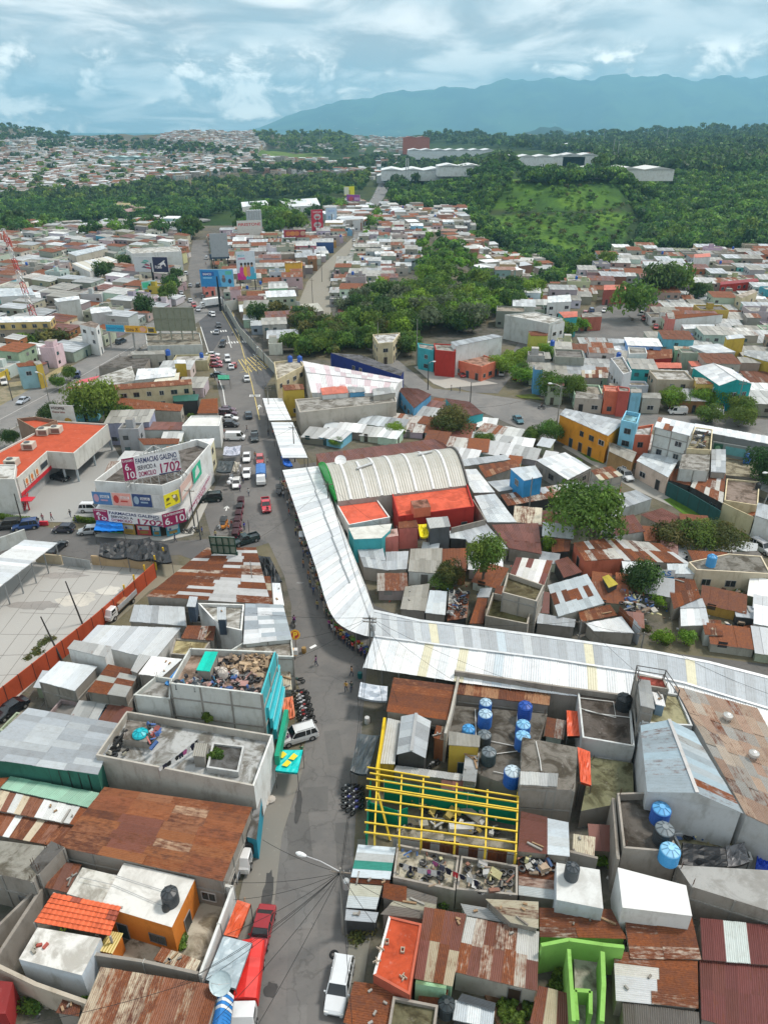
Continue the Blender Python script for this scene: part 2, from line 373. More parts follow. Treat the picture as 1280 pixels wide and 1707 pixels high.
cc[hillm,:3]=(.065,.14,.024);cc[hillm & (wob(XX*5,YY*4.3)>.25),:3]=(.10,.19,.03);cc[hillm & (wob(XX*4+9,YY*6)<-.45),:3]=(.045,.10,.024)
west=(T<-.10) & (YY>1180) & (YY<3000) & (np.abs(ZZ)>1);cc[west,:3]=(.13,.115,.095);cc[west & (wob(XX*.9,YY*.8)>.5),:3]=(.04,.07,.03)
cc[(YY>640) & ~gr,:3]=(.05,.07,.035)
cc[(YY>3000),:3]=(.02,.05,.045)
fieldm=(T>-.21) & (T<-.075) & (YY>1500) & (YY<2050);cc[fieldm,:3]=(.11,.17,.04)
ca.data.foreach_set('color',cc.reshape(-1))
me.materials.append(M['land']);me.materials.append(M['mountain'])
me.polygons.foreach_set('use_smooth',[True]*len(ff))
me.polygons.foreach_set('material_index',(YY[:-1,:-1]>9000).astype(int).reshape(-1))
ground=bpy.data.objects.new('ground',me);COL.objects.link(ground);ground['kind']='structure'

# ------------------------------------------------------------ roads and pavements
def sheet(name,px,z,col,mat,occ=2,thick=None):
 pts=[P(x,y,0) for x,y in px];mb=MB()
 if thick:mb.prism(pts,0.0,z,col)
 else:
  a=sum(pts[i][0]*pts[(i+1) % len(pts)][1]-pts[(i+1) % len(pts)][0]*pts[i][1] for i in range(len(pts)))
  q=pts if a>0 else pts[::-1]
  mb.face([(p.x,p.y,z) for p in q],col)
 o=struct(mb,name,mat)
 m=o.data;import bmesh
 bm=bmesh.new();bm.from_mesh(m);bmesh.ops.triangulate(bm,faces=[f for f in bm.faces if len(f.verts)>4]);bm.to_mesh(m);bm.free()
 if occ:
  occupy(pts,occ)
  if 'lot' not in name and max(p.y for p in pts)>180:occupy([p-Vector((0,5+p.y*.012,0)) for p in pts],1)
 return pts
ASP=(.125,.121,.118)
main_l=[(396,1730),(440,1530),(452,1440),(470,1380),(486,1300),(512,1230),(500,1150),(482,1100),(486,1010),(474,960),(448,905),(420,893),(352,893),(340,850),(370,790),(374,740),(372,690),(362,640),(352,600),(338,560),(330,530),(318,490),(314,450),(322,400)]
main_r=[(346,400),(352,450),(372,490),(388,520),(420,560),(462,612),(440,650),(452,700),(500,775),(520,860),(560,960),(612,1040),(612,1110),(600,1250),(592,1380),(586,1500),(572,1730)]
MAIN=sheet('main_road',main_l+main_r,.02,ASP,'asphalt')
sheet('side_road',[(-60,868),(160,886),(300,902),(420,893),(448,905),(340,940),(300,925),(160,935),(100,925),(-60,925)],.028,(.10,.098,.097),'asphalt')
sheet('boulevard',[(-120,745),(0,677),(143,598),(222,555),(320,497),(352,520),(300,560),(226,603),(100,690),(0,772),(-120,850)],.036,(.17,.168,.165),'asphalt')
sheet('concrete_avenue',[(498,505),(512,470),(540,440),(588,396),(604,396),(560,455),(548,480),(552,520),(560,545),(528,548),(508,528)],.03,(.24,.225,.19),'slab')
sheet('concrete_lane',[(936,745),(962,733),(1100,805),(1290,893),(1290,930),(1200,880),(1060,818)],.045,(.30,.29,.265),'slab')
sheet('cross_road',[(606,572),(625,570),(722,648),(790,655),(880,668),(940,684),(1290,700),(1290,742),(1120,722),(935,695),(945,742),(912,735),(860,712),(760,668),(690,655),(640,612)],.05,(.155,.152,.148),'asphalt')
sheet('hill_road',[(742,642),(800,612),(852,588),(868,566),(905,548),(962,530),(1000,508),(1040,484),(1062,486),(1062,520),(1095,560),(1040,570),(960,560),(900,580),(870,605),(830,656),(790,655)],.054,(.12,.118,.115),'asphalt')
sheet('plaza',[(690,612),(725,603),(780,628),(830,640),(742,648),(722,640)],.12,(.36,.34,.31),'slab',thick=1)
sheet('pavement',[(455,1530),(470,1395),(500,1300),(512,1260),(500,1275),(462,1290),(430,1395),(405,1470),(380,1590),(410,1600)],.10,(.19,.18,.16),'slab',thick=1)
sheet('pavement',[(574,1640),(590,1500),(596,1400),(614,1400),(618,1560),(606,1640)],.10,(.17,.165,.14),'slab',thick=1)
sheet('parking_lot',[(30,912),(98,938),(256,943),(240,965),(0,1192),(-140,1300),(-230,1100)],.06,(.36,.35,.33),'slab')
sheet('restaurant_forecourt',[(0,860),(60,870),(160,872),(160,815),(205,770),(182,730),(124,765),(30,800),(-60,850)],.07,(.30,.30,.29),'slab')
sheet('alley',[(268,940),(330,945),(250,985),(190,1040),(160,1038),(242,962)],.032,(.22,.20,.15),'slab')
sheet('market_forecourt',[(500,775),(520,860),(560,960),(612,1040),(612,1110),(1300,1230),(1300,1110),(700,1040),(625,1010),(560,850),(530,770)],.024,(.09,.088,.085),'asphalt')
sheet('grass_verge',[(1105,833),(1125,828),(1270,905),(1262,925),(1190,895)],.055,(.10,.19,.03),'land')
sheet('grass_verge',[(960,752),(985,762),(1010,775),(985,768)],.055,(.09,.17,.03),'land')
sheet('grass_verge',[(858,660),(890,657),(905,668),(868,664)],.14,(.12,.15,.04),'land')
sheet('dirt_verge',[(-20,700),(0,640),(70,630),(100,612),(130,608),(0,678),(-20,690)],.03,(.30,.26,.19),'land')
sheet('far_boulevard',[(588,398),(604,398),(612,372),(622,352),(640,330),(652,305),(655,285),(642,285),(632,305),(620,330),(604,352),(594,375)],.09,(.15,.15,.15),'asphalt')
sheet('junction_asphalt',[(330,528),(372,492),(388,522),(420,562),(462,614),(440,650),(428,640),(405,575),(392,560),(372,560),(352,590),(340,560)],.034,(.070,.072,.078),'asphalt',occ=0)
# painted markings
mk_=MB()
def dash(a,b,w=.14,z=.062,col=(.7,.68,.6)):
 a=P(*a);b=P(*b);d=(b-a).normalized();r=Vector((d.y,-d.x,0))*w
 mk_.face([(p.x,p.y,z) for p in (a-r,a+r,b+r,b-r)][::1],col)
YEL=(.55,.42,.12);WHI=(.66,.66,.64)
for a,b in (((388,520),(402,575)),((402,575),(420,640)),((420,640),(433,700)),((360,500),(402,575))):dash(a,b,.12,col=YEL)
for a,b in (((335,545),(352,600)),((352,600),(372,650)),((372,650),(380,700)),((380,560),(386,580)),((392,548),(400,560)),((404,562),(410,572)),((422,590),(432,600)),((432,602),(442,612))):dash(a,b,.13,col=WHI)
for k in range(11):dash((372+k*4.6,571-k*.4),(374+k*4.6,574-k*.4),.22,col=WHI)
for k in range(9):dash((417+k*1.9,662),(418+k*1.9,658),.22,col=WHI)
for k in range(7):dash((352+k*4,552-k*.3),(353.5+k*4,555-k*.3),.22,col=WHI)
for k in range(7):dash((398+k*5,600-k*1.2),(412+k*8,622-k*1.5),.16,col=YEL)
for k in range(4):dash((400+k*4,621-k*5),(450-k*2,612-k*3),.12,col=YEL)
for x,y in ((377,852),(372,868),(366,882),(460,683),(431,683)):
 dash((x,y),(x+2,y-7),.13,col=WHI);dash((x-3,y-4),(x+2,y-8),.12,col=WHI);dash((x+5,y-4),(x+2,y-8),.12,col=WHI)
for a,b in (((0,700),(60,668)),((60,668),(140,625)),((140,625),(222,578))):dash(a,b,.10,col=(.45,.44,.42))
dash((517,1081),(527,1076),.22,col=(.8,.8,.78))
struct(mk_,'road_markings','paint')
# patches and stains on the tarmac (their own shapes)
st_=MB()
def blob(cx,cy,rx,ry,col,z=.058,seed=1):
 r=random.Random(seed);c=P(cx,cy);pts=[]
 for k in range(16):
  a=2*math.pi*k/16;q=.7+.5*r.random();pts.append((c.x+math.cos(a)*rx*q,c.y+math.sin(a)*ry*q,z))
 st_.face(pts,col)
for b in ((448,1485,.55,2.2,(.055,.055,.055),.108),(498,1345,.35,2.3,(.05,.05,.05),.108),(452,1650,.6,.6,(.05,.05,.05),.058),(500,972,.6,.3,(.2,.2,.2),.05),(130,1000,3,2,(.42,.40,.36),.068),(60,1010,4,1.2,(.22,.21,.2),.068),(105,960,4,1,(.24,.23,.22),.069),(180,985,2,1.5,(.42,.41,.38),.068),(560,1600,.3,.4,(.04,.04,.04),.058)):blob(*b[:6],seed=int(b[0]))
pr=random.Random(12);k=0
while k<34:
 y=pr.uniform(560,1690);x=pr.uniform(380,590);p=P(x,y)
 if not free([p+Vector((-1.5,-3,0)),p+Vector((1.5,-3,0)),p+Vector((1.5,3,0)),p+Vector((-1.5,3,0))],1.1):continue
 r_=poly_mask([p+Vector((-1.6,-3,0)),p+Vector((1.6,-3,0)),p+Vector((1.6,3,0)),p+Vector((-1.6,3,0))])
 if r_ is None or (OCC[r_[0]][r_[1]]<2).any():continue
 k+=1;g=pr.uniform(.098,.145);w_,l_,a_=pr.uniform(.4,1.5),pr.uniform(.6,3),.12+pr.uniform(-.1,.1)
 st_.face([(p.x+(u*w_*math.cos(a_)-v*l_*math.sin(a_)),p.y+(u*w_*math.sin(a_)+v*l_*math.cos(a_)),.030+k*.0005) for u,v in ((-1,-1),(1,-1),(1,1),(-1,1))],(g,g*.98,g*.96))
struct(st_,'road_stains','asphalt')
# slab joints of the parking lot, as shallow dark strips
jb=MB()
for k in range(9):
 a=P(20+k*27,912+k*4);b=P(-150+k*26,1130+k*8)
 if k>0:jb.bar((a.x,a.y,.061),(b.x,b.y,.061),.07,(.16,.15,.14),h=.02)
for k in range(8):
 a=P(98-k*32,950+k*36);b=P(245-k*34,962+k*32)
 jb.bar((a.x,a.y,.061),(b.x,b.y,.061),.07,(.16,.15,.14),h=.02)
struct(jb,'paving_joints','asphalt')
# ------------------------------------------------------------ building kit
RC=dict(# sheet palettes: (r,g,b,rustiness)
 rust=[(.30,.27,.24,.95),(.28,.25,.22,.9),(.32,.3,.27,.85),(.25,.22,.2,1.0),(.30,.28,.25,.75)],
 orange=[(.30,.12,.05,.8),(.33,.15,.07,.7),(.26,.10,.045,.85),(.36,.2,.11,.6)],
 mix=[(.34,.32,.29,.9),(.40,.38,.35,.62),(.5,.49,.46,.4),(.28,.26,.24,.95),(.52,.53,.54,.2),(.36,.30,.24,.75)],
 stripe=[(.42,.38,.33,.75),(.50,.45,.38,.6),(.30,.27,.24,.95),(.5,.5,.5,.25),(.36,.33,.3,.85)],
 silver=[(.44,.47,.50,.1),(.40,.43,.46,.14),(.49,.52,.54,.06),(.34,.36,.38,.25)],
 pale=[(.55,.60,.63,.04),(.50,.55,.59,.06),(.61,.65,.67,.02),(.45,.49,.52,.1)],
 white=[(.72,.74,.75,0),(.66,.69,.71,0),(.75,.76,.76,0),(.60,.63,.66,.03)],
 grey=[(.36,.37,.37,.25),(.42,.43,.43,.15),(.32,.33,.33,.35),(.46,.47,.46,.1)],
 maroon=[(.15,.055,.04,.45),(.17,.065,.05,.4),(.13,.05,.04,.5)],
 tan=[(.46,.42,.32,.55),(.50,.46,.36,.45),(.42,.37,.28,.65),(.28,.2,.15,.9)],
 cement=[(.30,.29,.26,.15),(.34,.33,.30,.1),(.27,.26,.23,.2)],
 oldblue=[(.36,.42,.46,.42),(.42,.47,.5,.35),(.34,.36,.36,.55),(.40,.50,.56,.15)],
 salmon=[(.62,.18,.11,.12),(.58,.16,.10,.15)],
 green=[(.16,.36,.26,.1),(.18,.40,.29,.05)],
)
WC=dict(block=(.35,.32,.275),cem=(.29,.265,.235),white=(.66,.67,.66),cream=(.58,.50,.33),yellow=(.50,.36,.06),orange=(.62,.20,.03),blue=(.10,.30,.50),sky=(.22,.50,.66),
          teal=(.02,.30,.30),turq=(.06,.36,.40),pink=(.60,.20,.17),coral=(.60,.17,.10),red=(.42,.04,.03),brick=(.36,.15,.07),green=(.22,.42,.12),mint=(.30,.52,.34),lime=(.24,.48,.11),dark=(.06,.06,.06),navy=(.015,.03,.16),pale=(.5,.52,.5),grey=(.45,.46,.46),dirty=(.42,.40,.35),bluewhite=(.52,.58,.64))
def order(pts):# counter-clockwise?
 return sum(pts[i][0]*pts[(i+1) % len(pts)][1]-pts[(i+1) % len(pts)][0]*pts[i][1] for i in range(len(pts)))>0
def inset(pts,d):
 n=len(pts);s=1 if order(pts) else-1;out=[]
 for i in range(n):
  a,b,c=Vector(pts[i-1][:2]),Vector(pts[i][:2]),Vector(pts[(i+1) % n][:2])
  e1=(b-a).normalized();e2=(c-b).normalized()
  n1=Vector((-e1.y,e1.x))*s;n2=Vector((-e2.y,e2.x))*s
  m=n1+n2
  if m.length<.2:m=n1
  m=m.normalized();k=d/max(.35,m.dot(n1));out.append(Vector((b.x+m.x*k,b.y+m.y*k,pts[i][2] if len(pts[i])>2 else 0)))
 return out
def wave_sheet(mb,A,B,C,D,nc,col,amp=.03,lift=0.0,u0=0,seedv=0.0):
 """corrugated panel A-B (across the ribs) D-C; ribs run from AB to DC"""
 n=nc*2;W_=(B-A).length;L=((D-A).length+(C-B).length)/2
 nrm=(B-A).cross(D-A).normalized()
 if nrm.z<0:nrm=-nrm
 flip=(B-A).cross(D-A).z<0
 top=[];bot=[]
 for i in range(n+1):
  f=i/n;o=nrm*(lift+(amp if i % 2 else-amp))
  top.append(A.lerp(B,f)+o);bot.append(D.lerp(C,f)+o)
 for i in range(n):
  q=[top[i],top[i+1],bot[i+1],bot[i]];x0=u0+W_*i/n;x1=u0+W_*(i+1)/n
  uv=[(x0,seedv),(x1,seedv),(x1,seedv+L),(x0,seedv+L)]
  if flip:q=q[::-1];uv=uv[::-1]
  mb.face(q,col,uv)
 k=nrm*.05
 e=[D+nrm*(lift-amp),C+nrm*(lift-amp)]
 mb.face([e[0],e[1],e[1]-k,e[0]-k],col)
def sheeted(parent,Q,dirn,pal,wid=.95,length=3.0,name='sheet',single=None,rnd=None,ribs=4,nmax=280,jit=1.0):
 """Q = TL,TR,BR,BL 3D corners; dirn 'v' ribs TL->BL, 'u' ribs TL->TR"""
 rnd=rnd or random
 TL,TR,BR,BL=[Vector(q) for q in Q]
 if dirn=='u':TL,TR,BR,BL=BL,TL,TR,BR
 wa=((TR-TL).length+(BR-BL).length)/2;la=((BL-TL).length+(BR-TR).length)/2
 nu=max(1,round(wa/wid));nv=max(1,round(la/length))
 cen=(TL+TR+BR+BL)/4;depth=cen.y*CP+(HC-cen.z)*SP
 pxw=FPX/depth*wid
 if single is None:single=pxw<7.5 or nu*nv>nmax
 if depth>330:ribs=2
 elif depth<112:ribs=max(ribs,6)
 pal=RC[pal] if isinstance(pal,str) else pal
 big=MB();out=[]
 def at(f,g):return TL.lerp(TR,f).lerp(BL.lerp(BR,f),g)
 rowcol=[rnd.choice(pal) for _ in range(nv+1)]
 for i in range(nu):
  off=rnd.uniform(-.12,.12)*jit/nv if nv>1 else 0
  for j in range(nv):
   g0=max(0,j/nv+(off if j else 0)-.012);g1=min(1,(j+1)/nv+(off if j<nv-1 else 0)+.012)
   f0=max(0,i/nu-.004);f1=min(1,(i+1)/nu+.004)
   c=rnd.choice(pal) if rnd.random()<.7 else rowcol[j]
   s=rnd.uniform(.86,1.1);c=(c[0]*s,c[1]*s,c[2]*s,min(1,max(0,c[3]+rnd.uniform(-.1,.1)*(c[3]>.01))))
   mb=big if single else MB()
   l=.02+(.03 if (i+j) % 2 else 0)+(.03 if j % 2 else 0)+rnd.uniform(0,.02)*jit
   wave_sheet(mb,at(f0,g0),at(f1,g0),at(f1,g1),at(f0,g1),ribs,c,.032 if depth<160 else .045,l,u0=i*3.7+rnd.random()*9,seedv=rnd.random()*20)
   if not single:out.append(mb.build(name,'sheet',parent))
 if single:
  o=big.build('roof_sheets' if nu*nv>1 else name,'sheet',parent);out.append(o)
  if nu*nv>3:o['kind']='stuff'
 return out
FACEN=[]
def window(parent,a,b,z,w,h,f,kind='window',glass=(.02,.025,.03),frame=(.5,.5,.5),depth=.06):
 d=Vector((b[0]-a[0],b[1]-a[1],0));L=d.length;d.normalize();n=Vector((d.y,-d.x,0))
 c=Vector((a[0],a[1],0))+d*L*f;z0=z;z1=z+h
 def q(x,zz_,o):p=c+d*x+n*o;return (p.x,p.y,zz_)
 m=MB();t=.07
 for x0,x1,y0,y1 in ((-w/2-t,-w/2,z0-t,z1+t),(w/2,w/2+t,z0-t,z1+t),(-w/2,w/2,z1,z1+t),(-w/2,w/2,z0-t,z0)):
  m.prism([q(x0,0,-.02),q(x1,0,-.02),q(x1,0,depth+.02),q(x0,0,depth+.02)],y0,y1,frame,bot=True)
 if kind=='window':
  m.prism([q(-.025,0,0),q(.025,0,0),q(.025,0,depth),q(-.025,0,depth)],z0,z1,frame,bot=False,top=False)
 o=m.build(kind,'paint',parent)
 g=MB();g.face([q(-w/2,z0,.025),q(w/2,z0,.025),q(w/2,z1,.025),q(-w/2,z1,.025)],glass)
 g.build('pane' if kind=='window' else 'door_leaf','glass' if kind=='window' else 'paint',o)
 return o
def walls(parent,pts,ztop,wc,wcs=None,name='wall',z0=0.0,th=.0):
 """outer walls as one mesh, ccw faces outward"""
 mb=MB();n=len(pts)
 zt=ztop if isinstance(ztop,(list,tuple)) else [ztop]*n
 ccw=order(pts)
 for i in range(n):
  j=(i+1) % n;a,b=pts[i],pts[j];za,zb=zt[i],zt[j]
  col=(wcs or {}).get(i,wc)
  q=[(a[0],a[1],z0),(b[0],b[1],z0),(b[0],b[1],zb),(a[0],a[1],za)]
  mb.face(q if ccw else q[::-1],col)
 return mb.build(name,'wall',parent)
def trim(parent,pts,z,zs,rnd):
 """columns and ring beams of block walls, proud of the face"""
 n=len(pts);ccw=order(pts)
 for i in range(n):
  j=(i+1) % n;a=Vector((*pts[i][:2],0));b=Vector((*pts[j][:2],0))
  if not ccw:a,b=b,a
  d=b-a;L=d.length;d.normalize();nn=Vector((d.y,-d.x,0))
  mid=(a+b)/2
  if nn.dot(Vector((0,0,0))-mid)<0:continue       # faces away from the street side we look from
  k=max(1,round(L/3.1));m=MB()
  for q in range(k+1):
   c=a+d*(.1+(L-.2)*q/k);m=MB()
   m.bar((c.x+nn.x*.02,c.y+nn.y*.02,0.0),(c.x+nn.x*.02,c.y+nn.y*.02,z-.04),.18,(.26,.25,.23),h=.10,up=nn)
   m.build('wall_column','wall',parent)
  for zz_ in zs:
   if zz_<z-.3:
    m=MB();m.bar((a.x+nn.x*.02,a.y+nn.y*.02,zz_),(b.x+nn.x*.02,b.y+nn.y*.02,zz_),.16,(.28,.27,.25),h=.16);m.build('wall_beam','wall',parent)
def openings(parent,pts,h,rnd,dens=1.0,storey=2.8,faces=None,base=0.0):
 n=len(pts);ccw=order(pts)
 for i in range(n):
  if faces is not None and i not in faces:continue
  j=(i+1) % n;a,b=pts[i],pts[j]
  if not ccw:a,b=b,a
  a=Vector((*a[:2],0));b=Vector((*b[:2],0));d=b-a;L=d.length
  if L<2.5:continue
  nn=Vector((d.y,-d.x,0)).normalized()
  mid=(a+b)/2
  if nn.dot(-mid)/mid.length<.12:continue
  k=int(L/2.9)
  for s in range(max(1,int((h-base)/storey))):
   for q in range(k):
    if rnd.random()>.75*dens:continue
    f=(q+.5)/k
    if s==0 and base==0 and rnd.random()<.4:window(parent,a,b,.05,1.0,2.1,f,'door',glass=rnd.choice([(.05,.03,.02),(.03,.06,.07),(.16,.15,.14),(.02,.02,.02)]),frame=(.2,.2,.2))
    else:window(parent,a,b,base+s*storey+1.0,rnd.choice([1.0,1.3,1.5]),1.1,f,frame=rnd.choice([(.5,.5,.5),(.12,.12,.12),(.35,.33,.3)]))
NB=0
def B(label,px,h,roof='rust',wall='block',dirn='v',cat='house',name=None,par=.0,L=3.0,w=.95,win=None,wcs=None,group=None,tr=None,base=0.0,over=.12,slabc=None,gable=None,single=None,stain=1.0,world=None,ribs=4,jit=1.0,occ=True):
 """building from roof corners: px (TL,TR,BR,BL) in the photo at roof height h (number or one per corner)"""
 global NB;NB+=1
 rnd=random.Random(NB*17+3)
 hs=h if isinstance(h,(list,tuple)) else [h]*len(px)
 pts=world or [P(x,y,hh) for (x,y),hh in zip(px,hs)]
 base_c=sum((Vector((p.x,p.y,0)) for p in pts),Vector())/len(pts);base_c.z=base
 if occ:occupy(pts,1)
 name=name or ('house' if cat=='house' else cat.replace(' ','_'))
 t=thing(name,label,cat,base_c,0,group)
 wc=WC[wall] if isinstance(wall,str) else wall
 wcs={k:(WC[v] if isinstance(v,str) else v) for k,v in (wcs or {}).items()}
 inn=inset(pts,over) if roof not in ('slab','open') and over>0 else pts
 depth=base_c.y*CP+HC*SP
 hm=min(hs)
 if roof=='slab':
  walls(t,pts,[q+par for q in hs],wc,wcs,z0=base)
  m=MB();th=.2;ins=inset(pts,th)
  sc=slabc or (.30,.29,.27)
  if par>0:
   n=len(pts);ccw=order(pts)
   for i in range(n):# parapet top and inner face
    j=(i+1) % n
    q=[(*pts[i][:2],hs[i]+par),(*pts[j][:2],hs[j]+par),(*ins[j][:2],hs[j]+par),(*ins[i][:2],hs[i]+par)]
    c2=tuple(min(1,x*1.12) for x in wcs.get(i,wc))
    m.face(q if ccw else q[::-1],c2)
    q=[(*ins[i][:2],hs[i]),(*ins[j][:2],hs[j]),(*ins[j][:2],hs[j]+par),(*ins[i][:2],hs[i]+par)]
    m.face(q[::-1] if ccw else q,wcs.get(i,wc))
   m.build('parapet','wall',t);m=MB()
  rp=ins if par>0 else pts
  z_=[(*p[:2],hh-(0 if par>0 else-.01)) for p,hh in zip(rp,hs)]
  m.face(z_ if order(z_) else z_[::-1],(*sc,stain));m.build('roof','slab',t)
 elif roof=='open':
  walls(t,pts,hs,wc,wcs,z0=base)
 else:
  walls(t,inn,[q-.05 for q in hs],wc,wcs,z0=base)
  if gable:# ridge: 'u' along TL->TR, 'v' along TL->BL, height above the eaves
   ax,up=gable;TL,TR,BR,BL=pts
   if ax=='u':
    m1=TL.lerp(BL,.5);m2=TR.lerp(BR,.5);m1.z+=up;m2.z+=up
    sheeted(t,(m1,m2,TR,TL),'v',roof,w,L,rnd=rnd,single=single,ribs=ribs,jit=jit);sheeted(t,(m1,m2,BR,BL),'v',roof,w,L,rnd=rnd,single=single,ribs=ribs,jit=jit)
    g=MB();g.face([TL,BL,m1],wc);g.face([TR,m2,BR],wc)
   else:
    m1=TL.lerp(TR,.5);m2=BL.lerp(BR,.5);m1.z+=up;m2.z+=up
    sheeted(t,(TL,m1,m2,BL),'u',roof,w,L,rnd=rnd,single=single,ribs=ribs,jit=jit);sheeted(t,(m1,TR,BR,m2),'u',roof,w,L,rnd=rnd,single=single,ribs=ribs,jit=jit)
    g=MB();g.face([TL,m1,TR],wc);g.face([BL,BR,m2],wc)
   g.build('gable','wall',t)
   g=MB();g.bar(m1+Vector((0,0,.09)),m2+Vector((0,0,.09)),.35,(.4,.4,.4),h=.05);g.build('ridge_cap','steel',t)
  else:
   if len(pts)==4:sheeted(t,pts,dirn,roof,w,L,rnd=rnd,single=single,ribs=ribs,jit=jit)
   if depth<110 and rnd.random()<.4:# stones and planks holding the sheets down
    m=MB()
    for _ in range(rnd.randint(1,4)):
     f,g_=rnd.uniform(.08,.92),rnd.uniform(.08,.92);p=pts[0].lerp(pts[1],f).lerp(pts[3].lerp(pts[2],f),g_)
     m=MB();s_=rnd.uniform(.6,1.1);m.box(p+Vector((0,0,.16)),(rnd.choice((.4,.4,1.6))*s_,.18*s_,.16),rnd.choice([(.3,.29,.27),(.22,.2,.18),(.3,.2,.12)]),rnd.random()*3);m.build('block','wall',t)
 if roof=='slab' and depth<260 and wall in ('block','cem','pale','dirty') and hm>2.5:
  for p,q in zip(pts,inset(pts,.25)):
   if rnd.random()<.7:
    m=MB();z1=hm+par+rnd.uniform(.5,1.0)
    for dx,dy in ((-.07,-.07),(.07,.07)):m.bar((q.x+dx,q.y+dy,hm+par-.02),(q.x+dx,q.y+dy,z1),.035,(.12,.06,.04))
    m.build('rebar','steel',t)
 if win is None:win=.8 if (depth<420 and hm>2.5) else 0
 if win:openings(t,inn,hm,rnd,win,base=base)
 if tr or (tr is None and wall in ('block','cem','pale','dirty') and depth<150 and hm>3):trim(t,inn,hm+(par if roof=='slab' else-.05),(2.6,5.3,8.0),rnd)
 return t
def WALL(label,px,h,col='block',name='boundary_wall',cat='wall',th=.16,cap=None,panels=0,pcol=None,close=False,group=None):
 """free-standing wall whose top edge follows px at height h"""
 pts=[P(x,y,h) for x,y in px]
 if close:pts.append(pts[0])
 c=WC[col] if isinstance(col,str) else col
 t=thing(name,label,cat,(pts[0].x,pts[0].y,0),0,group)
 for a,b in zip(pts[:-1],pts[1:]):
  d=(b-a);d.z=0;L=d.length;d.normalize();r=Vector((d.y,-d.x,0))*th/2
  k=max(1,round(L/panels)) if panels else 1
  for i in range(k):
   p=a.lerp(b,i/k)+d*(.03 if panels else 0);q=a.lerp(b,(i+1)/k)-d*(.03 if panels else 0);m=MB()
   m.prism([p-r,p+r,q+r,q-r],0,h,c);m.build('wall_panel','wall',t)
   if panels:
    m=MB();m.prism([a.lerp(b,i/k)-d*.03-r*1.5,a.lerp(b,i/k)-d*.03+r*1.5,a.lerp(b,i/k)+d*.03+r*1.5,a.lerp(b,i/k)+d*.03-r*1.5],0,h+.05,pcol or (.05,.05,.05));m.build('post','wall',t)
  occupy([a-r*3,a+r*3,b+r*3,b-r*3],1)
 return t
# ------------------------------------------------------------ roof furniture and small things
def TANK(px,py,z,label,col=(.02,.10,.45),r=.75,h=1.5,lid=None,group=None,p=None):
 r *=.88;h *=.9;p=p or P(px,py,z);t=thing('water_tank',label,'water tank',p,0,group)
 m=MB();prof=[(r*.97,0),(r,.08)]
 for k in range(5):a=.1+k*(h-.2)/5;prof+=[(r,a+.02),(r*.965,a+.06),(r*.965,a+.10),(r,a+.14)]
 prof+=[(r,h-.05),(r*.95,h)]
 m.lathe(p,prof,col,18);m.build('tank_body','plastic',t,True)
 m=MB();lc=lid or col
 m.lathe(p,[(r*.95,h),(r*.9,h+.08),(r*.35,h+.3),(r*.3,h+.38),(0,h+.38)],lc,18)
 for k in range(8):a=k*math.pi/4;m.bar((p.x+math.cos(a)*r*.9,p.y+math.sin(a)*r*.9,p.z+h+.1),(p.x+math.cos(a)*r*.32,p.y+math.sin(a)*r*.32,p.z+h+.32),.07,tuple(x*.6 for x in lc))
 m.build('lid','plastic',t)
 return t
def DISH(px,py,z,label,r=.9,col=(.75,.75,.75)):
 p=P(px,py,z);t=thing('satellite_dish',label,'dish',p)
 m=MB();m.bar(p,p+Vector((0,0,.9)),.07,(.4,.4,.4));m.build('mast','steel',t)
 m=MB();prof=[(0.001,.0),(r*.5,.06),(r*.85,.17),(r,.26)];m.lathe((0,0,0),prof,col,20)
 m.lathe((0,0,-.02),[(q[0],q[1]) for q in prof[::-1]],col,20)
 m.bar((r*.8,0,.2),(0,0,.7),.03,(.4,.4,.4));m.bar((-r*.8,0,.2),(0,0,.7),.03,(.4,.4,.4));m.box((0,0,.7),(.1,.1,.15),(.5,.5,.5))
 R=Matrix.Rotation(math.radians(38),4,'X');m.v=[tuple((R @ Vector(v))+p+Vector((0,0,1.0))) for v in m.v]
 m.build('reflector','paint',t,True);return t
def POLE(px,py,h,label,col=(.28,.27,.25),r=.14,arms=1,name='utility_pole',lean=0.0,group=None,lamp=None,trafo=0):
 p=P(px,py,0);t=thing(name,label,'pole' if not lamp else 'street lamp',p,0,group);top=p+Vector((lean,0,h))
 m=MB();m.tube([p,top],[r,r*.6],col,8);m.build('post','wall',t)
 for k in range(arms):
  m=MB();c=p.lerp(top,1-.06*(k+1));m.bar(c+Vector((-.9,.1,0)),c+Vector((.9,-.1,0)),.1,(.2,.17,.14));
  for x in (-.8,-.3,.3,.8):m.tube([c+Vector((x,0,.05)),c+Vector((x,0,.25))],[.05,.03],(.3,.3,.3),6)
  m.build('crossarm','wall',t)
 if trafo:m=MB();m.lathe(p+Vector((.45,0,h*.72)),[(0,0),(.3,0),(.3,.9),(.2,1.0),(0,1.0)],(.45,.46,.46),12);m.build('transformer','steel',t)
 if lamp:
  v=Vector((lamp[0],lamp[1],0));a=top+Vector((0,0,-.5));m=MB()
  m.tube([a,a+v*.5+Vector((0,0,.55)),a+v*.9+Vector((0,0,.6))],.045,(.6,.6,.6),7);m.build('arm','steel',t)
  m=MB();e=a+v*.9+Vector((0,0,.6));m.tube([e-v.normalized()*.1,e+v.normalized()*.25,e+v.normalized()*.6,e+v.normalized()*.85],[.1,.2,.2,.08],(.75,.76,.76),10);m.build('lamp_head','paint',t,True)
 return t
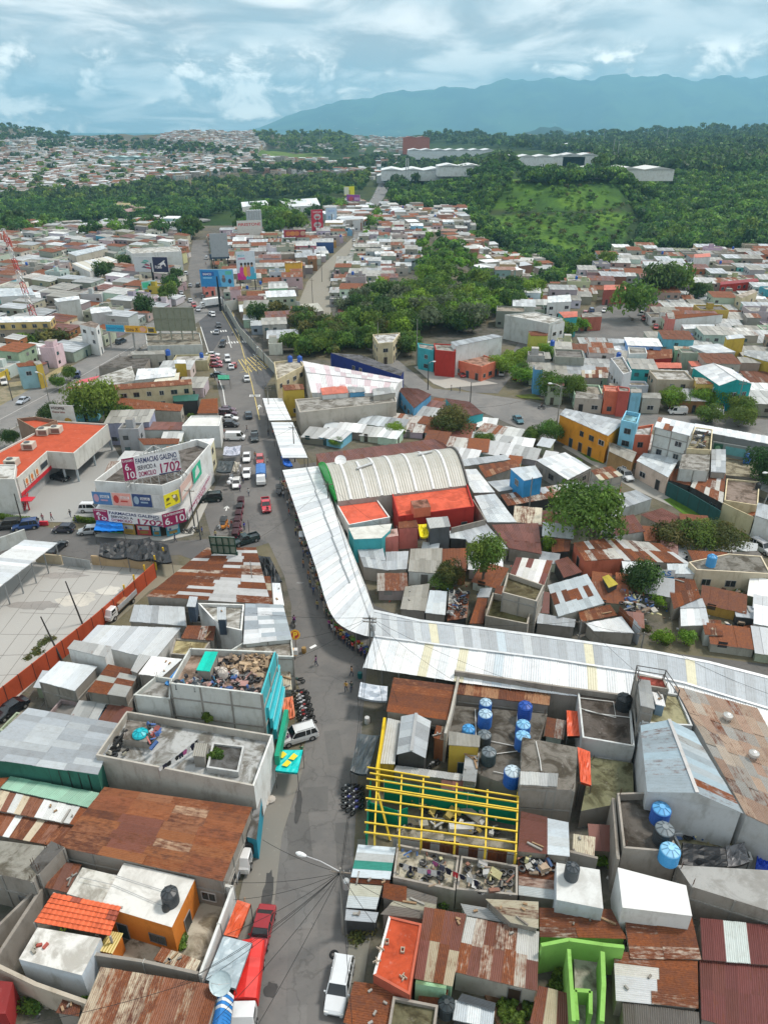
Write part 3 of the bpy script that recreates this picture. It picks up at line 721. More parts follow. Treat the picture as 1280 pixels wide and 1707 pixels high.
def CABLES(label,segs,col=(.02,.02,.02),r=.022):
 """one bundle of wires sagging between points"""
 m=MB();t=thing('power_cables',label,'cable',segs[0][0])
 for a,b,sag in segs:
  a=Vector(a);b=Vector(b);n=8;m=MB()
  m.tube([a.lerp(b,i/n)-Vector((0,0,sag*4*(i/n)*(1-i/n))) for i in range(n+1)],r,col,4,False);m.build('cable','rubber',t)
def text(parent,s,o,right,up,h,col,width=None,name='lettering',bold=.0,off=.03):
 cu=bpy.data.curves.new(name,'FONT');cu.body=s;cu.size=1;cu.extrude=.01;cu.offset=bold;cu.align_x='LEFT'
 ob=bpy.data.objects.new(name,cu);COL.objects.link(ob)
 bpy.context.view_layer.update();w=max(.01,ob.dimensions.x)
 right=Vector(right).normalized();up=Vector(up).normalized();n=right.cross(up)
 sy=h/.72;sx=(width/w) if width else sy*.85
 Mx=Matrix(((right.x*sx,up.x*sy,n.x,0),(right.y*sx,up.y*sy,n.y,0),(right.z*sx,up.z*sy,n.z,0),(0,0,0,1)))
 Mx.translation=Vector(o)+n*off
 mt=bpy.data.meshes.new_from_object(ob);bpy.data.objects.remove(ob)
 ca=mt.color_attributes.new('Col','FLOAT_COLOR','CORNER');ca.data.foreach_set('color',np.tile(np.array([*col,0],np.float32),len(mt.loops)))
 mt.transform(Mx)
 mt.materials.clear();mt.materials.append(M['paint'])
 ob=bpy.data.objects.new(name,mt);COL.objects.link(ob)
 if parent is not None:put(ob,parent)
 return ob
class Board:
 """sign board: o = lower-left corner, right/up vectors with real lengths"""
 def __init__(s,parent,o,R,U,col,th=.12,name='sign_panel',mat='paint'):
  s.p=parent;s.o=Vector(o);s.R=Vector(R);s.U=Vector(U);s.n=s.R.cross(s.U).normalized();s.k=0
  m=MB();q=[s.o,s.o+s.R,s.o+s.R+s.U,s.o+s.U];b=[x-s.n*th for x in q]
  m.face(q,col);m.face(b[::-1],(.3,.3,.3))
  for i in range(4):m.face([b[i],b[(i+1) % 4],q[(i+1) % 4],q[i]],(.35,.35,.35))
  s.obj=m.build(name,mat,parent)
 def at(s,f,g,k=.01):return s.o+s.R*f+s.U*g+s.n*k
 def rect(s,f0,g0,f1,g1,col,name='print'):
  s.k+=.006;m=MB();m.face([s.at(f0,g0,s.k),s.at(f1,g0,s.k),s.at(f1,g1,s.k),s.at(f0,g1,s.k)],col);return m.build(name,'paint',s.p)
 def poly(s,pts,col,name='print'):
  s.k+=.006;m=MB();q=[s.at(f,g,s.k) for f,g in pts]
  if sum(pts[i][0]*pts[(i+1) % len(pts)][1]-pts[(i+1) % len(pts)][0]*pts[i][1] for i in range(len(pts)))<0:q=q[::-1]
  m.face(q,col);return m.build(name,'paint',s.p)
 def disc(s,f,g,rf,rg,col,n=16,name='print'):return s.poly([(f+rf*math.cos(6.2832*k/n),g+rg*math.sin(6.2832*k/n)) for k in range(n)],col,name)
 def text(s,t,f,g,hf,wf,col,bold=.02,slant=0):return text(s.p,t,s.at(f,g,0),s.R,s.U,s.U.length*hf,col,s.R.length*wf,off=s.k+.012,bold=bold)
# ------------------------------------------------------------ vehicles (local +Y is the front)
def loft(m,st,col,n=None):
 """st: list of rings (same count)"""
 for a,b in zip(st[:-1],st[1:]):
  k=len(a)
  for i in range(k):m.face([a[i],a[(i+1) % k],b[(i+1) % k],b[i]][::-1],col)
 m.face(st[0],col);m.face(st[-1][::-1],col)
def ring(y,zb,zt,w,tw=None,c=.08):
 tw=tw if tw is not None else w*.93
 return [Vector(q) for q in ((-w+c,y,zb),(w-c,y,zb),(w,y,zb+c),(w,y,zb+(zt-zb)*.6),(tw,y,zt-c*.5),(tw-c,y,zt),(-tw+c,y,zt),(-tw,y,zt-c*.5),(-w,y,zb+(zt-zb)*.6),(-w,y,zb+c))][::-1]
SPEC={  # length, width, hood z, roof z, stations of the cabin: windscreen base, roof front, roof rear, rear base
 'sedan':(4.5,.86,.92,1.42,(.95,.35,-.95,-1.65)),
 'hatch':(3.9,.84,.95,1.48,(.95,.35,-1.35,-1.85)),
 'suv':(4.6,.93,1.08,1.78,(1.05,.5,-1.95,-2.22)),
 'pickup':(5.0,.90,1.05,1.70,(1.15,.6,-.35,-.6)),
 'van':(4.6,.90,1.15,1.95,(1.85,1.35,-2.1,-2.25)),
}
CARS={}
def car_proto(kind):
 L,Wd,zh,zr,(a,b,c,d)=SPEC[kind]
 t=bpy.data.objects.new(kind,None);COL.objects.link(t)
 hl=L/2;body=MB();W1=(1,1,1)
 tail=zh+.02 if kind not in ('pickup',) else zh
 st=[ring(-hl,.38,tail-.12,Wd*.88),ring(-hl+.12,.28,tail-.02,Wd*.97),ring(-hl+.6,.25,tail,Wd),ring(d+.2 if kind !='pickup' else-.6,.25,zh+.02,Wd),ring(a,.25,zh,Wd),ring(hl-.7,.25,zh-.10,Wd*.98),ring(hl-.2,.28,zh-.2,Wd*.93),ring(hl,.36,zh-.36,Wd*.82)]
 loft(body,st,W1)
 if kind=='pickup':
  body.face([(-Wd*.82,-hl+.15,zh+.012),(Wd*.82,-hl+.15,zh+.012),(Wd*.82,-.7,zh+.012),(-Wd*.82,-.7,zh+.012)],(.04,.04,.04))
  for s in (-1,1):body.bar((s*Wd*.86,-hl+.1,zh+.1),(s*Wd*.86,-.62,zh+.1),.1,W1,h=.2)
  body.bar((-Wd*.86,-hl+.08,zh+.1),(Wd*.86,-hl+.08,zh+.1),.08,W1,h=.2)
 o=body.build('body','car_paint',t,True)
 for p in o.data.polygons:p.use_smooth=False
 gl=MB();G=(.012,.014,.017)
 rw=Wd*.80;bw=Wd*.93
 def q(y,z,w):return Vector((w,y,z))
 lo=[q(a,zh,bw),q(b,zr-.05,rw),q(c,zr-.05,rw),q(d,zh,bw)]
 ms=[Vector((-p.x,p.y,p.z)) for p in lo]
 gl.face([ms[0],lo[0],lo[1],ms[1]][::1],G);gl.face([lo[3],ms[3],ms[2],lo[2]],G)
 gl.face([lo[0],lo[3],lo[2],lo[1]],G);gl.face([ms[3],ms[0],ms[1],ms[2]],G)
 gl.build('windows','glass',t)
 ro=MB();ro.face([ms[1]+Vector((0,0,.05)),lo[1]+Vector((0,0,.05)),lo[2]+Vector((0,0,.05)),ms[2]+Vector((0,0,.05))],W1)
 e=[ms[1],lo[1],lo[2],ms[2]];u=[x+Vector((0,0,.05)) for x in e]
 for i in range(4):ro.face([e[i],e[(i+1) % 4],u[(i+1) % 4],u[i]],W1)
 for s in (-1,1):# pillars
  for f in ((lo if s>0 else ms),):
   ro.bar(f[0]+Vector((0,.0,0)),f[1],.07,W1);ro.bar(f[3],f[2],.09,W1)
   mm=(f[1]+f[2])/2;nn=(f[0]+f[3])/2;ro.bar(Vector((nn.x*1.005,(mm.y),zh)),Vector((mm.x*1.01,mm.y,zr-.03)),.08,W1)
   if kind in ('suv','van'):ro.bar(Vector((nn.x*1.005,c+.6,zh)),Vector((mm.x*1.01,c+.6,zr-.03)),.08,W1)
 if kind=='van':
  for s in (-1,1):ro.face([Vector((s*bw*1.004,d+.1,zh+.02)),Vector((s*bw*1.004,.55,zh+.02)),Vector((s*rw*1.01,.5,zr-.06)),Vector((s*rw*1.01,c+.05,zr-.06))][::s],W1)
 ro.build('roof_panel','car_paint',t)
 for s in (-1,1):
  for yy in (hl-.85,-hl+.85):
   m=MB();r=.33 if kind not in ('suv','pickup') else .38
   c0=Vector((s*(Wd-.1),yy,r));c1=Vector((s*(Wd+.03),yy,r));m.tube([c0,c1],r,(.02,.02,.02),14);wo=m.build('wheel','rubber',t)
   m=MB();m.tube([c1,c1+Vector((s*.015,0,0))],r*.58,(.4,.4,.4),10);m.build('rim','steel',wo)
  m=MB();m.box((s*Wd*.66,hl-.09,zh-.36),(.36,.1,.16),(.75,.75,.7));m.build('headlight','glass',t)
  m=MB();m.box((s*Wd*.74,-hl+.05,zh-.22),(.24,.08,.18),(.4,.02,.02));m.build('tail_light','glass',t)
  m=MB();m.box((s*(Wd+.08),a-.15,zh+.08),(.16,.1,.14),W1);m.build('mirror','car_paint',t)
 m=MB();m.box((0,hl-.0,.48),(Wd*1.1,.08,.16),(.03,.03,.03));m.build('grille','plastic',t)
 m=MB();m.box((0,-hl+.02,.5),(.45,.04,.12),(.6,.6,.55));m.build('number_plate','paint',t)
 if kind=='suv':
  for s in (-1,1):m=MB();m.bar((s*rw*.86,b-.2,zr+.06),(s*rw*.86,c+.2,zr+.06),.05,(.3,.3,.3));m.build('roof_rail','steel',t)
 return t
def unlink_tree(o):
 for c in list(o.children):
  unlink_tree(c)
 bpy.data.objects.remove(o)
def CAR(kind,col,px,py,fx,fy,label,group=None,cat=None,z=.03):
 if kind not in CARS:CARS[kind]=car_proto(kind)
 p=P(px,py,0);f=P(fx,fy,0);d=f-p;rz=math.atan2(-d.x,d.y)
 r=dup(CARS[kind],(p.x,p.y,z),rz,label,group,col,('body','roof_panel','mirror'))
 r['category']=cat or {'van':'van','pickup':'pickup truck','suv':'car'}.get(kind,'car');r.name={'van':'parked_van','pickup':'pickup_truck','suv':'sport_utility'}.get(kind,'car')
 c,s=math.cos(rz),math.sin(rz);h=2.3
 occupy([Vector((p.x+x*c-y*s,p.y+x*s+y*c,0)) for x,y in ((-1,-h),(1,-h),(1,h),(-1,h))],1)
 return r
def truck_proto(kind):
 t=bpy.data.objects.new(kind,None);COL.objects.link(t)
 W1=(1,1,1);box=kind=='box_truck';Lc=6.6 if not box else 9.5;zb=2.35 if not box else 3.5;w=1.02 if not box else 1.22
 m=MB();y0=Lc/2-1.75;top=2.05 if not box else 2.4
 loft(m,[ring(y0,.5,top,w*.93,w*.86),ring(Lc/2-.55,.5,top,w*.93,w*.84),ring(Lc/2-.15,.45,1.25,w*.93,w*.93),ring(Lc/2,.45,1.1,w*.9,w*.88)],(.72,.72,.72));m.build('cab','car_paint',t)
 m=MB();m.face([(-w*.78,Lc/2-.165,1.27),(w*.78,Lc/2-.165,1.27),(w*.72,Lc/2-.53,top-.1),(-w*.72,Lc/2-.53,top-.1)],(.012,.014,.017))
 for s in (-1,1):m.face([Vector((s*w*.94,y0+.3,1.25)),Vector((s*w*.94,Lc/2-.4,1.25)),Vector((s*w*.885,Lc/2-.6,top-.12)),Vector((s*w*.885,y0+.35,top-.12))][::s],(.012,.014,.017))
 m.build('windows','glass',t)
 m=MB();m.box((0,-.9,.75),(w*1.7,Lc-2.1,.3),(.05,.05,.05));m.build('chassis','steel',t)
 m=MB()
 if kind=='canvas_truck':# tarpaulin over hoops
  ys=np.linspace(-Lc/2,y0-.15,7);st=[]
  for i,y in enumerate(ys):
   zt=zb-(.05 if i % 2 else 0)+(.0 if 0<i<6 else-.06)
   st.append([Vector(q) for q in ((-w,y,.9),(-w,y,zb-.35),(-w*.9,y,zt-.12),(0,y,zt+.06),(w*.9,y,zt-.12),(w,y,zb-.35),(w,y,.9))])
  loft(m,st,W1);m.build('canvas_cover','tarp',t)
 elif kind=='stake_truck':
  m.box((0,(-Lc/2+y0-.1)/2,1.0),(w*2,Lc-2.0,.1),(.3,.2,.12));m.build('load_bed','wall',t)
  for s in (-1,1):
   for k in range(4):m=MB();m.bar((s*w,-Lc/2,1.2+k*.22),(s*w,y0-.15,1.2+k*.22),.12,W1,h=.1);m.build('side_rail','paint',t)
   for k in range(5):m=MB();yy=-Lc/2+k*(Lc-2.0)/4;m.bar((s*w,yy,1.0),(s*w,yy,2.0),.07,W1);m.build('stake','paint',t)
  m=MB();m.box((0,-.5,1.35),(w*1.8,1.8,.6),(.34,.20,.12));m.build('cargo','wall',t)
 else:
  m.box((0,(-Lc/2+y0-.15)/2,(zb+1.0)/2),(w*2,Lc-1.95,zb-1.0),(.78,.79,.8));m.build('cargo_box','paint',t)
  for k in range(8):m=MB();yy=-Lc/2+.1+k*(Lc-2.1)/7;m.bar((w+.01,yy,1.05),(w+.01,yy,zb-.02),.05,(.6,.6,.6));m.bar((-w-.01,yy,1.05),(-w-.01,yy,zb-.02),.05,(.6,.6,.6));m.build('rib','paint',t)
 for s in (-1,1):
  for yy in (Lc/2-.9,-Lc/2+1.1):m=MB();c0=Vector((s*(w-.25),yy,.4));c1=Vector((s*(w-.0),yy,.4));m.tube([c0,c1],.4,(.02,.02,.02),14);wo=m.build('wheel','rubber',t);m=MB();m.tube([c1,c1+Vector((s*.015,0,0))],.22,(.5,.5,.5),10);m.build('rim','steel',wo)
  m=MB();m.box((s*w*.68,Lc/2+.0,.85),(.3,.08,.18),(.75,.75,.7));m.build('headlight','glass',t)
  m=MB();m.box((s*(w+.1),Lc/2-.35,1.55),(.1,.1,.35),(.05,.05,.05));m.build('mirror','plastic',t)
 return t
def TRUCK(kind,col,px,py,fx,fy,label):
 if kind not in CARS:CARS[kind]=truck_proto(kind)
 p=P(px,py,0);f=P(fx,fy,0);d=f-p;rz=math.atan2(-d.x,d.y)
 r=dup(CARS[kind],(p.x,p.y,.03),rz,label,None,col,('canvas_cover','side_rail','stake'));r['category']='truck';r.name='truck'
 return r
def moto_proto():
 t=bpy.data.objects.new('moto',None);COL.objects.link(t);W1=(1,1,1)
 for y in (.68,-.62):
  m=MB();n=14;R=.3
  for k in range(n):
   a0=6.2832*k/n;a1=6.2832*(k+1)/n
   m.bar((0,y+R*math.cos(a0),R+R*math.sin(a0)*.95),(0,y+R*math.cos(a1),R+R*math.sin(a1)*.95),.09,(.02,.02,.02))
  w_=m.build('wheel','rubber',t);m=MB();m.tube([(-.03,y,R),(.03,y,R)],.2,(.35,.35,.35),10);m.build('rim','steel',w_)
 m=MB();m.tube([(0,.66,.3),(0,.38,.95)],.04,(.4,.4,.4),6);m.tube([(0,.4,.8),(0,-.1,.5),(0,-.6,.35)],[.06,.12,.05],(.08,.08,.08),8);m.build('frame','steel',t)
 m=MB();m.tube([(0,.36,.82),(0,.15,.88),(0,-.08,.78)],[.1,.17,.1],W1,10);m.build('fuel_tank','car_paint',t);m=MB();m.tube([(0,.8,.62),(0,.6,.68)],[.05,.07],(.1,.1,.1),6);m.build('fender','car_paint',t)
 m=MB();m.tube([(0,-.02,.78),(0,-.3,.8),(0,-.72,.86)],[.09,.13,.07],(.02,.02,.02),8);m.build('seat','rubber',t)
 m=MB();m.tube([(-.36,.28,1.02),(0,.4,.98),(.36,.28,1.02)],.02,(.1,.1,.1),6);m.build('handlebar','steel',t)
 m=MB();m.tube([(0,.44,.86),(0,.56,.84)],[.1,.06],(.7,.7,.7),8);m.build('headlight','glass',t)
 m=MB();m.tube([(.12,.1,.28),(.14,-.7,.4)],[.03,.06],(.5,.5,.5),7);m.build('exhaust','steel',t)
 return t
def MOTO(px,py,ang,col,label,group=None):
 if 'moto' not in CARS:CARS['moto']=moto_proto()
 p=P(px,py,0);r=dup(CARS['moto'],(p.x,p.y,.1 if py>1000 else .03),ang,label,group,col,('fuel_tank',));r['category']='motorcycle';r.name='motorcycle';return r
def tuk_proto():
 t=bpy.data.objects.new('tuk',None);COL.objects.link(t);W1=(1,1,1)
 m=MB();loft(m,[ring(-1.25,.35,.95,.6),ring(-.2,.3,.8,.62),ring(.5,.3,.85,.55),ring(1.1,.35,.95,.32),ring(1.3,.4,.75,.2)],W1);m.build('body','car_paint',t)
 m=MB();loft(m,[ring(-1.2,1.55,1.72,.6,.5),ring(0,1.6,1.80,.62,.5),ring(.75,1.55,1.7,.55,.45)],(.03,.03,.03));m.build('canopy','tarp',t)
 for s in (-1,1):
  for y in (-1.15,.0,.7):m=MB();m.bar((s*.55,y,.8),(s*.53,y*.95,1.6),.05,W1);m.build('roof_post','car_paint',t)
 m=MB();m.face([(-.42,.95,1.0),(.42,.95,1.0),(.45,.75,1.58),(-.45,.75,1.58)],(.05,.06,.07));m.build('windscreen','glass',t)
 m=MB();m.box((0,-.8,.95),(1.0,.25,.6),(.05,.03,.03));m.box((0,-.5,.75),(1.0,.6,.16),(.05,.03,.03));m.build('bench','rubber',t)
 for x,y in ((0,1.05),(-.55,-.8),(.55,-.8)):m=MB();m.tube([(x-.06,y,.24),(x+.06,y,.24)],.24,(.02,.02,.02),12);m.build('wheel','rubber',t)
 return t
def TUK(px,py,fx,fy,col,label,group=None,roofc=None):
 if 'tuk' not in CARS:CARS['tuk']=tuk_proto()
 p=P(px,py,0);f=P(fx,fy,0);d=f-p
 r=dup(CARS['tuk'],(p.x,p.y,.03),math.atan2(-d.x,d.y),label,group,col,('body','roof_post'));r['category']='auto rickshaw';r.name='auto_rickshaw'
 if roofc:
  for c in r.children:
   if c.name.startswith('canopy'):c.color=(roofc[0]*33,roofc[1]*33,roofc[2]*33,1)
 return r
# ------------------------------------------------------------ people: one skinned body per pose
def person_mesh(pose):
 # joints: (parent, xyz, radius)
 st=.16 if pose=='walk' else .04
 J=[(-1,(0,0,.98),.135),(0,(0,0,1.12),.125),(1,(0,.0,1.32),.155),(2,(0,0,1.46),.07),(3,(0,.01,1.53),.06),
         (0,(.09,0,.88),.095),(5,(.10,st,.50),.065),(6,(.10,st*.7-.02,.09),.045),(7,(.10,st*.7+.13,.04),.035),
         (0,(-.09,0,.88),.095),(9,(-.10,-st*.6,.50),.065),(10,(-.10,-st*1.9,.10),.045),(11,(-.10,-st*1.9+.13,.04),.035),
         (2,(.19,0,1.40),.062),(13,(.25,-st*.6,1.13),.045),(14,(.27,-st*.2+.06,.90),.035),(15,(.27,.09,.82),.04),
         (2,(-.19,0,1.40),.062),(17,(-.25,st*.6,1.13),.045),(18,(-.27,st+.06,.92),.035),(19,(-.27,st+.1,.84),.04)]
 if pose=='ride':
  J=[(-1,(0,-.25,.92),.14),(0,(0,-.18,1.08),.13),(1,(0,-.08,1.28),.155),(2,(0,-.02,1.42),.07),(3,(0,.0,1.5),.06),
         (0,(.12,-.15,.90),.095),(5,(.2,.22,.82),.07),(6,(.2,.08,.42),.05),(7,(.2,.2,.36),.035),
         (0,(-.12,-.15,.90),.095),(9,(-.2,.22,.82),.07),(10,(-.2,.08,.42),.05),(11,(-.2,.2,.36),.035),
         (2,(.19,-.06,1.36),.062),(13,(.29,.06,1.14),.045),(14,(.33,.26,1.06),.035),(15,(.33,.32,1.05),.035),
         (2,(-.19,-.06,1.36),.062),(17,(-.29,.06,1.14),.045),(18,(-.33,.26,1.06),.035),(19,(-.33,.32,1.05),.035)]
 me=bpy.data.meshes.new('p');me.from_pydata([j[1] for j in J],[(j[0],i) for i,j in enumerate(J) if j[0]>=0],[])
 o=bpy.data.objects.new('p',me);COL.objects.link(o)
 sk=o.modifiers.new('s','SKIN');o.modifiers.new('d','SUBSURF').levels=1
 for i,j in enumerate(J):me.skin_vertices[0].data[i].radius=(j[2],j[2]*(.75 if i in (0,1,2) else 1))
 me.skin_vertices[0].data[0].use_root=True
 dg=bpy.context.evaluated_depsgraph_get();r=bpy.data.meshes.new_from_object(o.evaluated_get(dg));bpy.data.objects.remove(o)
 # head with nose and ears joined on the neck
 import bmesh
 bm=bmesh.new();bm.from_mesh(r)
 hy,hz=J[4][1][1],J[4][1][2]
 k0=len(bm.verts);bmesh.ops.create_uvsphere(bm,u_segments=12,v_segments=8,radius=.105)
 bm.verts.ensure_lookup_table()
 for v in bm.verts[k0:]:
  v.co=Vector((v.co.x*.82,v.co.y*.98+(.02 if abs(v.co.x)<.02 and v.co.y>.09 else 0)+hy+.015,v.co.z*1.18+hz+.1))
 bm.to_mesh(r);bm.free()
 ca=r.color_attributes.new('Col','FLOAT_COLOR','POINT');skin=(.30,.17,.11,0);co=[]
 for v in r.vertices:
  x,y,zc=v.co
  if zc>J[3][1][2]-.01:c=skin
  elif abs(x)>.235 and zc<1.2 and pose !='ride' or (abs(x)>.27 and pose=='ride' and zc>.95):c=skin
  elif zc>.96 and (pose !='ride' or y<.1):c=(.9,.9,.9,1)
  elif zc<.1:c=(.03,.03,.03,0)
  else:c=(.05,.06,.10,0)
  co.extend(c)
 ca.data.foreach_set('color',co);r.materials.append(PERM);r.polygons.foreach_set('use_smooth',[True]*len(r.polygons));r.name='person'
 return r,(hy,hz)
def mkperm():
 m,t,b,base,a,pos,oi=newmat('clothing',.8,.2)
 c=mixc(t,a.outputs['Alpha'],a.outputs['Color'],oi.outputs['Color']);t.links.new(c,b.inputs['Base Color']);return m
PERM=mkperm();PM={}
def PERSON(px,py,ang,shirt,label,pose='walk',hair=(.015,.012,.01),z=.03,p=None,group=None):
 if pose not in PM:
  me,(hy,hz)=person_mesh(pose);m=MB()
  m.lathe((0,hy-.005,hz+.1),[(.112,-.02),(.108,.06),(.07,.125),(0.001,.14)],(1,1,1),12,.86,1.05);m.lathe((0,hy-.04,hz+.1),[(.06,-.08),(.095,-.04),(.1,0)],(1,1,1),10)
  PM[pose]=(me,m.data('hair','cloth',True))
 p=p or P(px,py,0);me,hm=PM[pose]
 o=bpy.data.objects.new('person',me);COL.objects.link(o);o.location=(p.x,p.y,z);o.rotation_euler=(0,0,ang);o.color=(*shirt,1)
 tag(o,label,'person',group)
 h=bpy.data.objects.new('hair',hm);COL.objects.link(h);h.parent=o;h.color=(*hair,1)
 return o
# ------------------------------------------------------------ trees
def leafcloud(seed,n,rad,hgt,lobes,size,cols,flat=.75):
 r=np.random.default_rng(seed);L=[]
 for k in range(lobes):
  a=r.uniform(0,6.28);q=rad*r.uniform(.15,.68) if k else 0;L.append((q*math.cos(a),q*math.sin(a),hgt*r.uniform(.35,.85),rad*r.uniform(.34,.56),r.uniform(.6,1.15)))
 V=np.zeros((n,4,3));C=np.ones((n,4),np.float32)
 lo=np.array(L);pick=r.integers(0,lobes,n);d=r.normal(size=(n,3));d/=np.linalg.norm(d,axis=1)[:,None]
 d[:,2]=np.where(d[:,2]<-.35,-d[:,2],d[:,2])
 rr=lo[pick,3]*(1-.35*r.random(n)**2)*(1+.22*np.sin(d[:,0]*5+pick)*np.sin(d[:,1]*6+pick*2))
 cen=lo[pick,:3]+d*rr[:,None]*np.array([1,1,flat])
 nn=d+r.normal(size=(n,3))*.45;nn/=np.linalg.norm(nn,axis=1)[:,None]
 t1=np.cross(nn,r.normal(size=(n,3)));t1/=np.linalg.norm(t1,axis=1)[:,None];t2=np.cross(nn,t1)
 s=size*r.uniform(.55,1.25,n)[:,None]
 V[:,0]=cen-t1*s;V[:,1]=cen-t2*s*.6;V[:,2]=cen+t1*s;V[:,3]=cen+t2*s*.6
 cc=np.array(cols)[r.integers(0,len(cols),lobes)][pick];C[:,:3]=cc*(r.uniform(.7,1.35,n)*lo[pick,4])[:,None]
 return V,C
def leafmesh(name,V,C):
 n=len(V);me=bpy.data.meshes.new(name)
 me.vertices.add(n*4);me.vertices.foreach_set('co',V.reshape(-1));me.loops.add(n*4);me.loops.foreach_set('vertex_index',np.arange(n*4))
 me.polygons.add(n);me.polygons.foreach_set('loop_start',np.arange(n)*4);me.polygons.foreach_set('loop_total',np.full(n,4))
 ca=me.color_attributes.new('Col','FLOAT_COLOR','CORNER');ca.data.foreach_set('color',np.repeat(C,4,axis=0).reshape(-1))
 me.materials.append(M['leaf']);me.update(calc_edges=True);me.validate();return me
GREENS={'dark':[(.062,.125,.03),(.08,.155,.036),(.046,.10,.028)],'mid':[(.125,.215,.034),(.095,.18,.032),(.16,.25,.038)],'bright':[(.17,.30,.03),(.135,.26,.03),(.2,.33,.036)],
          'olive':[(.11,.13,.035),(.09,.115,.032),(.15,.14,.04)],'grey':[(.13,.165,.09),(.11,.145,.08),(.15,.18,.1)]}
CROWN={}
def crown(kind,var,q):
 k=(kind,var,q)
 if k not in CROWN:
  n={'n':6500,'m':1500,'f':320}[q];sz={'n':.046,'m':.085,'f':.15}[q]
  V,C=leafcloud(ord(q)*7+var*31+5,n,1.0,1.0,{'n':15,'m':10,'f':6}[q]+var,sz,GREENS[kind])
  mb=MB();r=random.Random(var)
  mb.tube([(0,0,-.75),(.02,.01,-.1),(.0,.03,.45)],[.07,.055,.02],(.12,.10,.08),7)
  for a in range(5):
   an=a*1.26+r.random();mb.tube([(0,0,-.2+a*.06),(math.cos(an)*.25,math.sin(an)*.25,.15),(math.cos(an)*.5,math.sin(an)*.5,.5)],[.035,.025,.01],(.12,.10,.08),5)
  CROWN[k]=(leafmesh('crown',V,C),mb.data('trunk','bark',True))
 return CROWN[k]
def TREE(px,py,r,h,kind,label,group=None,p=None,q=None,var=None,cat='tree',name='tree',trunk=None):
 """r crown radius, h total height; px,py = base of trunk"""
 p=p or P(px,py,0);rnd=random.Random(int(p.x*13+p.y*7));var=rnd.randint(0,3) if var is None else var
 d=p.y
 q=q or ('n' if d<230 and r>1.6 else 'm' if d<420 else 'f')
 cm,tm=crown(kind,var,q)
 ch=min(h*.9,r*1.5);t=thing(name,label,cat,p,rnd.random()*6.28,group,world=False)
 z0=h-ch*1.05
 c=bpy.data.objects.new('crown',cm);COL.objects.link(c);c.parent=t;c.location=(0,0,max(.1,z0));c.scale=(r,r,ch)
 k=bpy.data.objects.new('trunk',tm);COL.objects.link(k);k.parent=t;s=max(.3,z0/.7);k.location=(0,0,.75*s if s>.5 else .3);k.scale=(r*.9,r*.9,s)
 k.location.z=.75*s
 return t
def BUSH(px,py,r,kind,label,h=None,p=None,n=900,group=None,seed=1):
 p=p or P(px,py,0);V,C=leafcloud(abs(seed+int(p.x*3)),n,r,(h or r),7,.14 if p.y<120 else .2,GREENS[kind]);V[...,2]=np.maximum(V[...,2]-r*.3,.02)
 t=bpy.data.objects.new('shrub',leafmesh('shrub',V,C));COL.objects.link(t);t.location=p;tag(t,label,'shrub',group);return t
# ------------------------------------------------------------ the market halls
def strip_roof(t,E1,E2,h1,h2,step,pal,special=None,name='sheet'):
 """roof between two edge polylines in world space, ribs across"""
 def res(E,h):
  q=[P(x,y,h) for x,y in E];d=[0]
  for a,b in zip(q[:-1],q[1:]):d.append(d[-1]+(b-a).length)
  return q,d
 q1,d1=res(E1,h1);q2,d2=res(E2,h2)
 def at(q,d,f):
  s=f*d[-1]
  for i in range(len(d)-1):
   if s<=d[i+1] or i==len(d)-2:return q[i].lerp(q[i+1],(s-d[i])/max(1e-6,d[i+1]-d[i]))
 n=max(2,round(max(d1[-1],d2[-1])/step));r=random.Random(len(E1)+n)
 for i in range(n):
  f0,f1=i/n,(i+1)/n;c=r.choice(RC[pal]);s=r.uniform(.93,1.04);c=(c[0]*s,c[1]*s,c[2]*s,c[3])
  if special:
   for a,b,k in special:
    if a<=(f0+f1)/2<=b:c=k
  mb=MB();l=.02 if i % 2 else .05
  wave_sheet(mb,at(q1,d1,f0),at(q1,d1,f1),at(q2,d2,f1),at(q2,d2,f0),4,c,.011,l,i*2.1,i*3.3);mb.build(name,'sheet',t)
 for k in range(n+1):
  if k % 4==0:
   a=at(q1,d1,k/n);m=MB();m.bar((a.x,a.y,0),(a.x,a.y,a.z-.05),.14,(.25,.25,.25));m.build('post','steel',t)
   b=at(q2,d2,k/n);m=MB();m.bar((b.x,b.y,0),(b.x,b.y,b.z-.05),.14,(.25,.25,.25));m.build('post','steel',t)
   m=MB();m.bar(a-Vector((0,0,.12)),b-Vector((0,0,.12)),.12,(.3,.3,.3));m.build('rafter','steel',t)
 poly=[at(q1,d1,k/20) for k in range(21)]+[at(q2,d2,1-k/20) for k in range(21)];occupy(poly,3)
 return at,q1,d1,q2,d2
for lab,E1,E2 in (('small white market roof nearest the junction',[(438,664),(449,701)],[(470,664),(486,700)]),('middle white market roof section between its neighbours',[(452,704),(471,763)],[(488,704),(513,763)])):
 t=thing('market_roof',lab,'market roof',P(*E1[0]));strip_roof(t,E1,E2,4.0,4.4,1.3,'white')
t=thing('market_roof','long white curved market roof following the main street','market roof',P(500,860))
strip_roof(t,[(471,784),(497,860),(528,950),(541,995),(549,1018),(560,1036),(575,1048),(592,1055),(608,1060),(622,1062)],[(531,777),(556,850),(585,920),(606,975),(616,1000),(618,1006),(620,1011),(621,1014),(622,1016),(623,1018)],3.9,5.2,1.25,'white')
a=P(590,905,5.3)
for i in range(5):
 m=MB();f0=i/5;x0,y0=533+70*f0,778+193*f0;x1,y1=533+70*(f0+.2),778+193*(f0+.2);m.bar(P(x0-22,y0+1,4.85),P(x1-20,y1+1,4.85),.22,(.33,.35,.36),h=.08);m.build('roof_seam','steel',t)
t=thing('market_roof','white and silver double pitched market hall roof with yellow strips','market roof',P(760,1090))
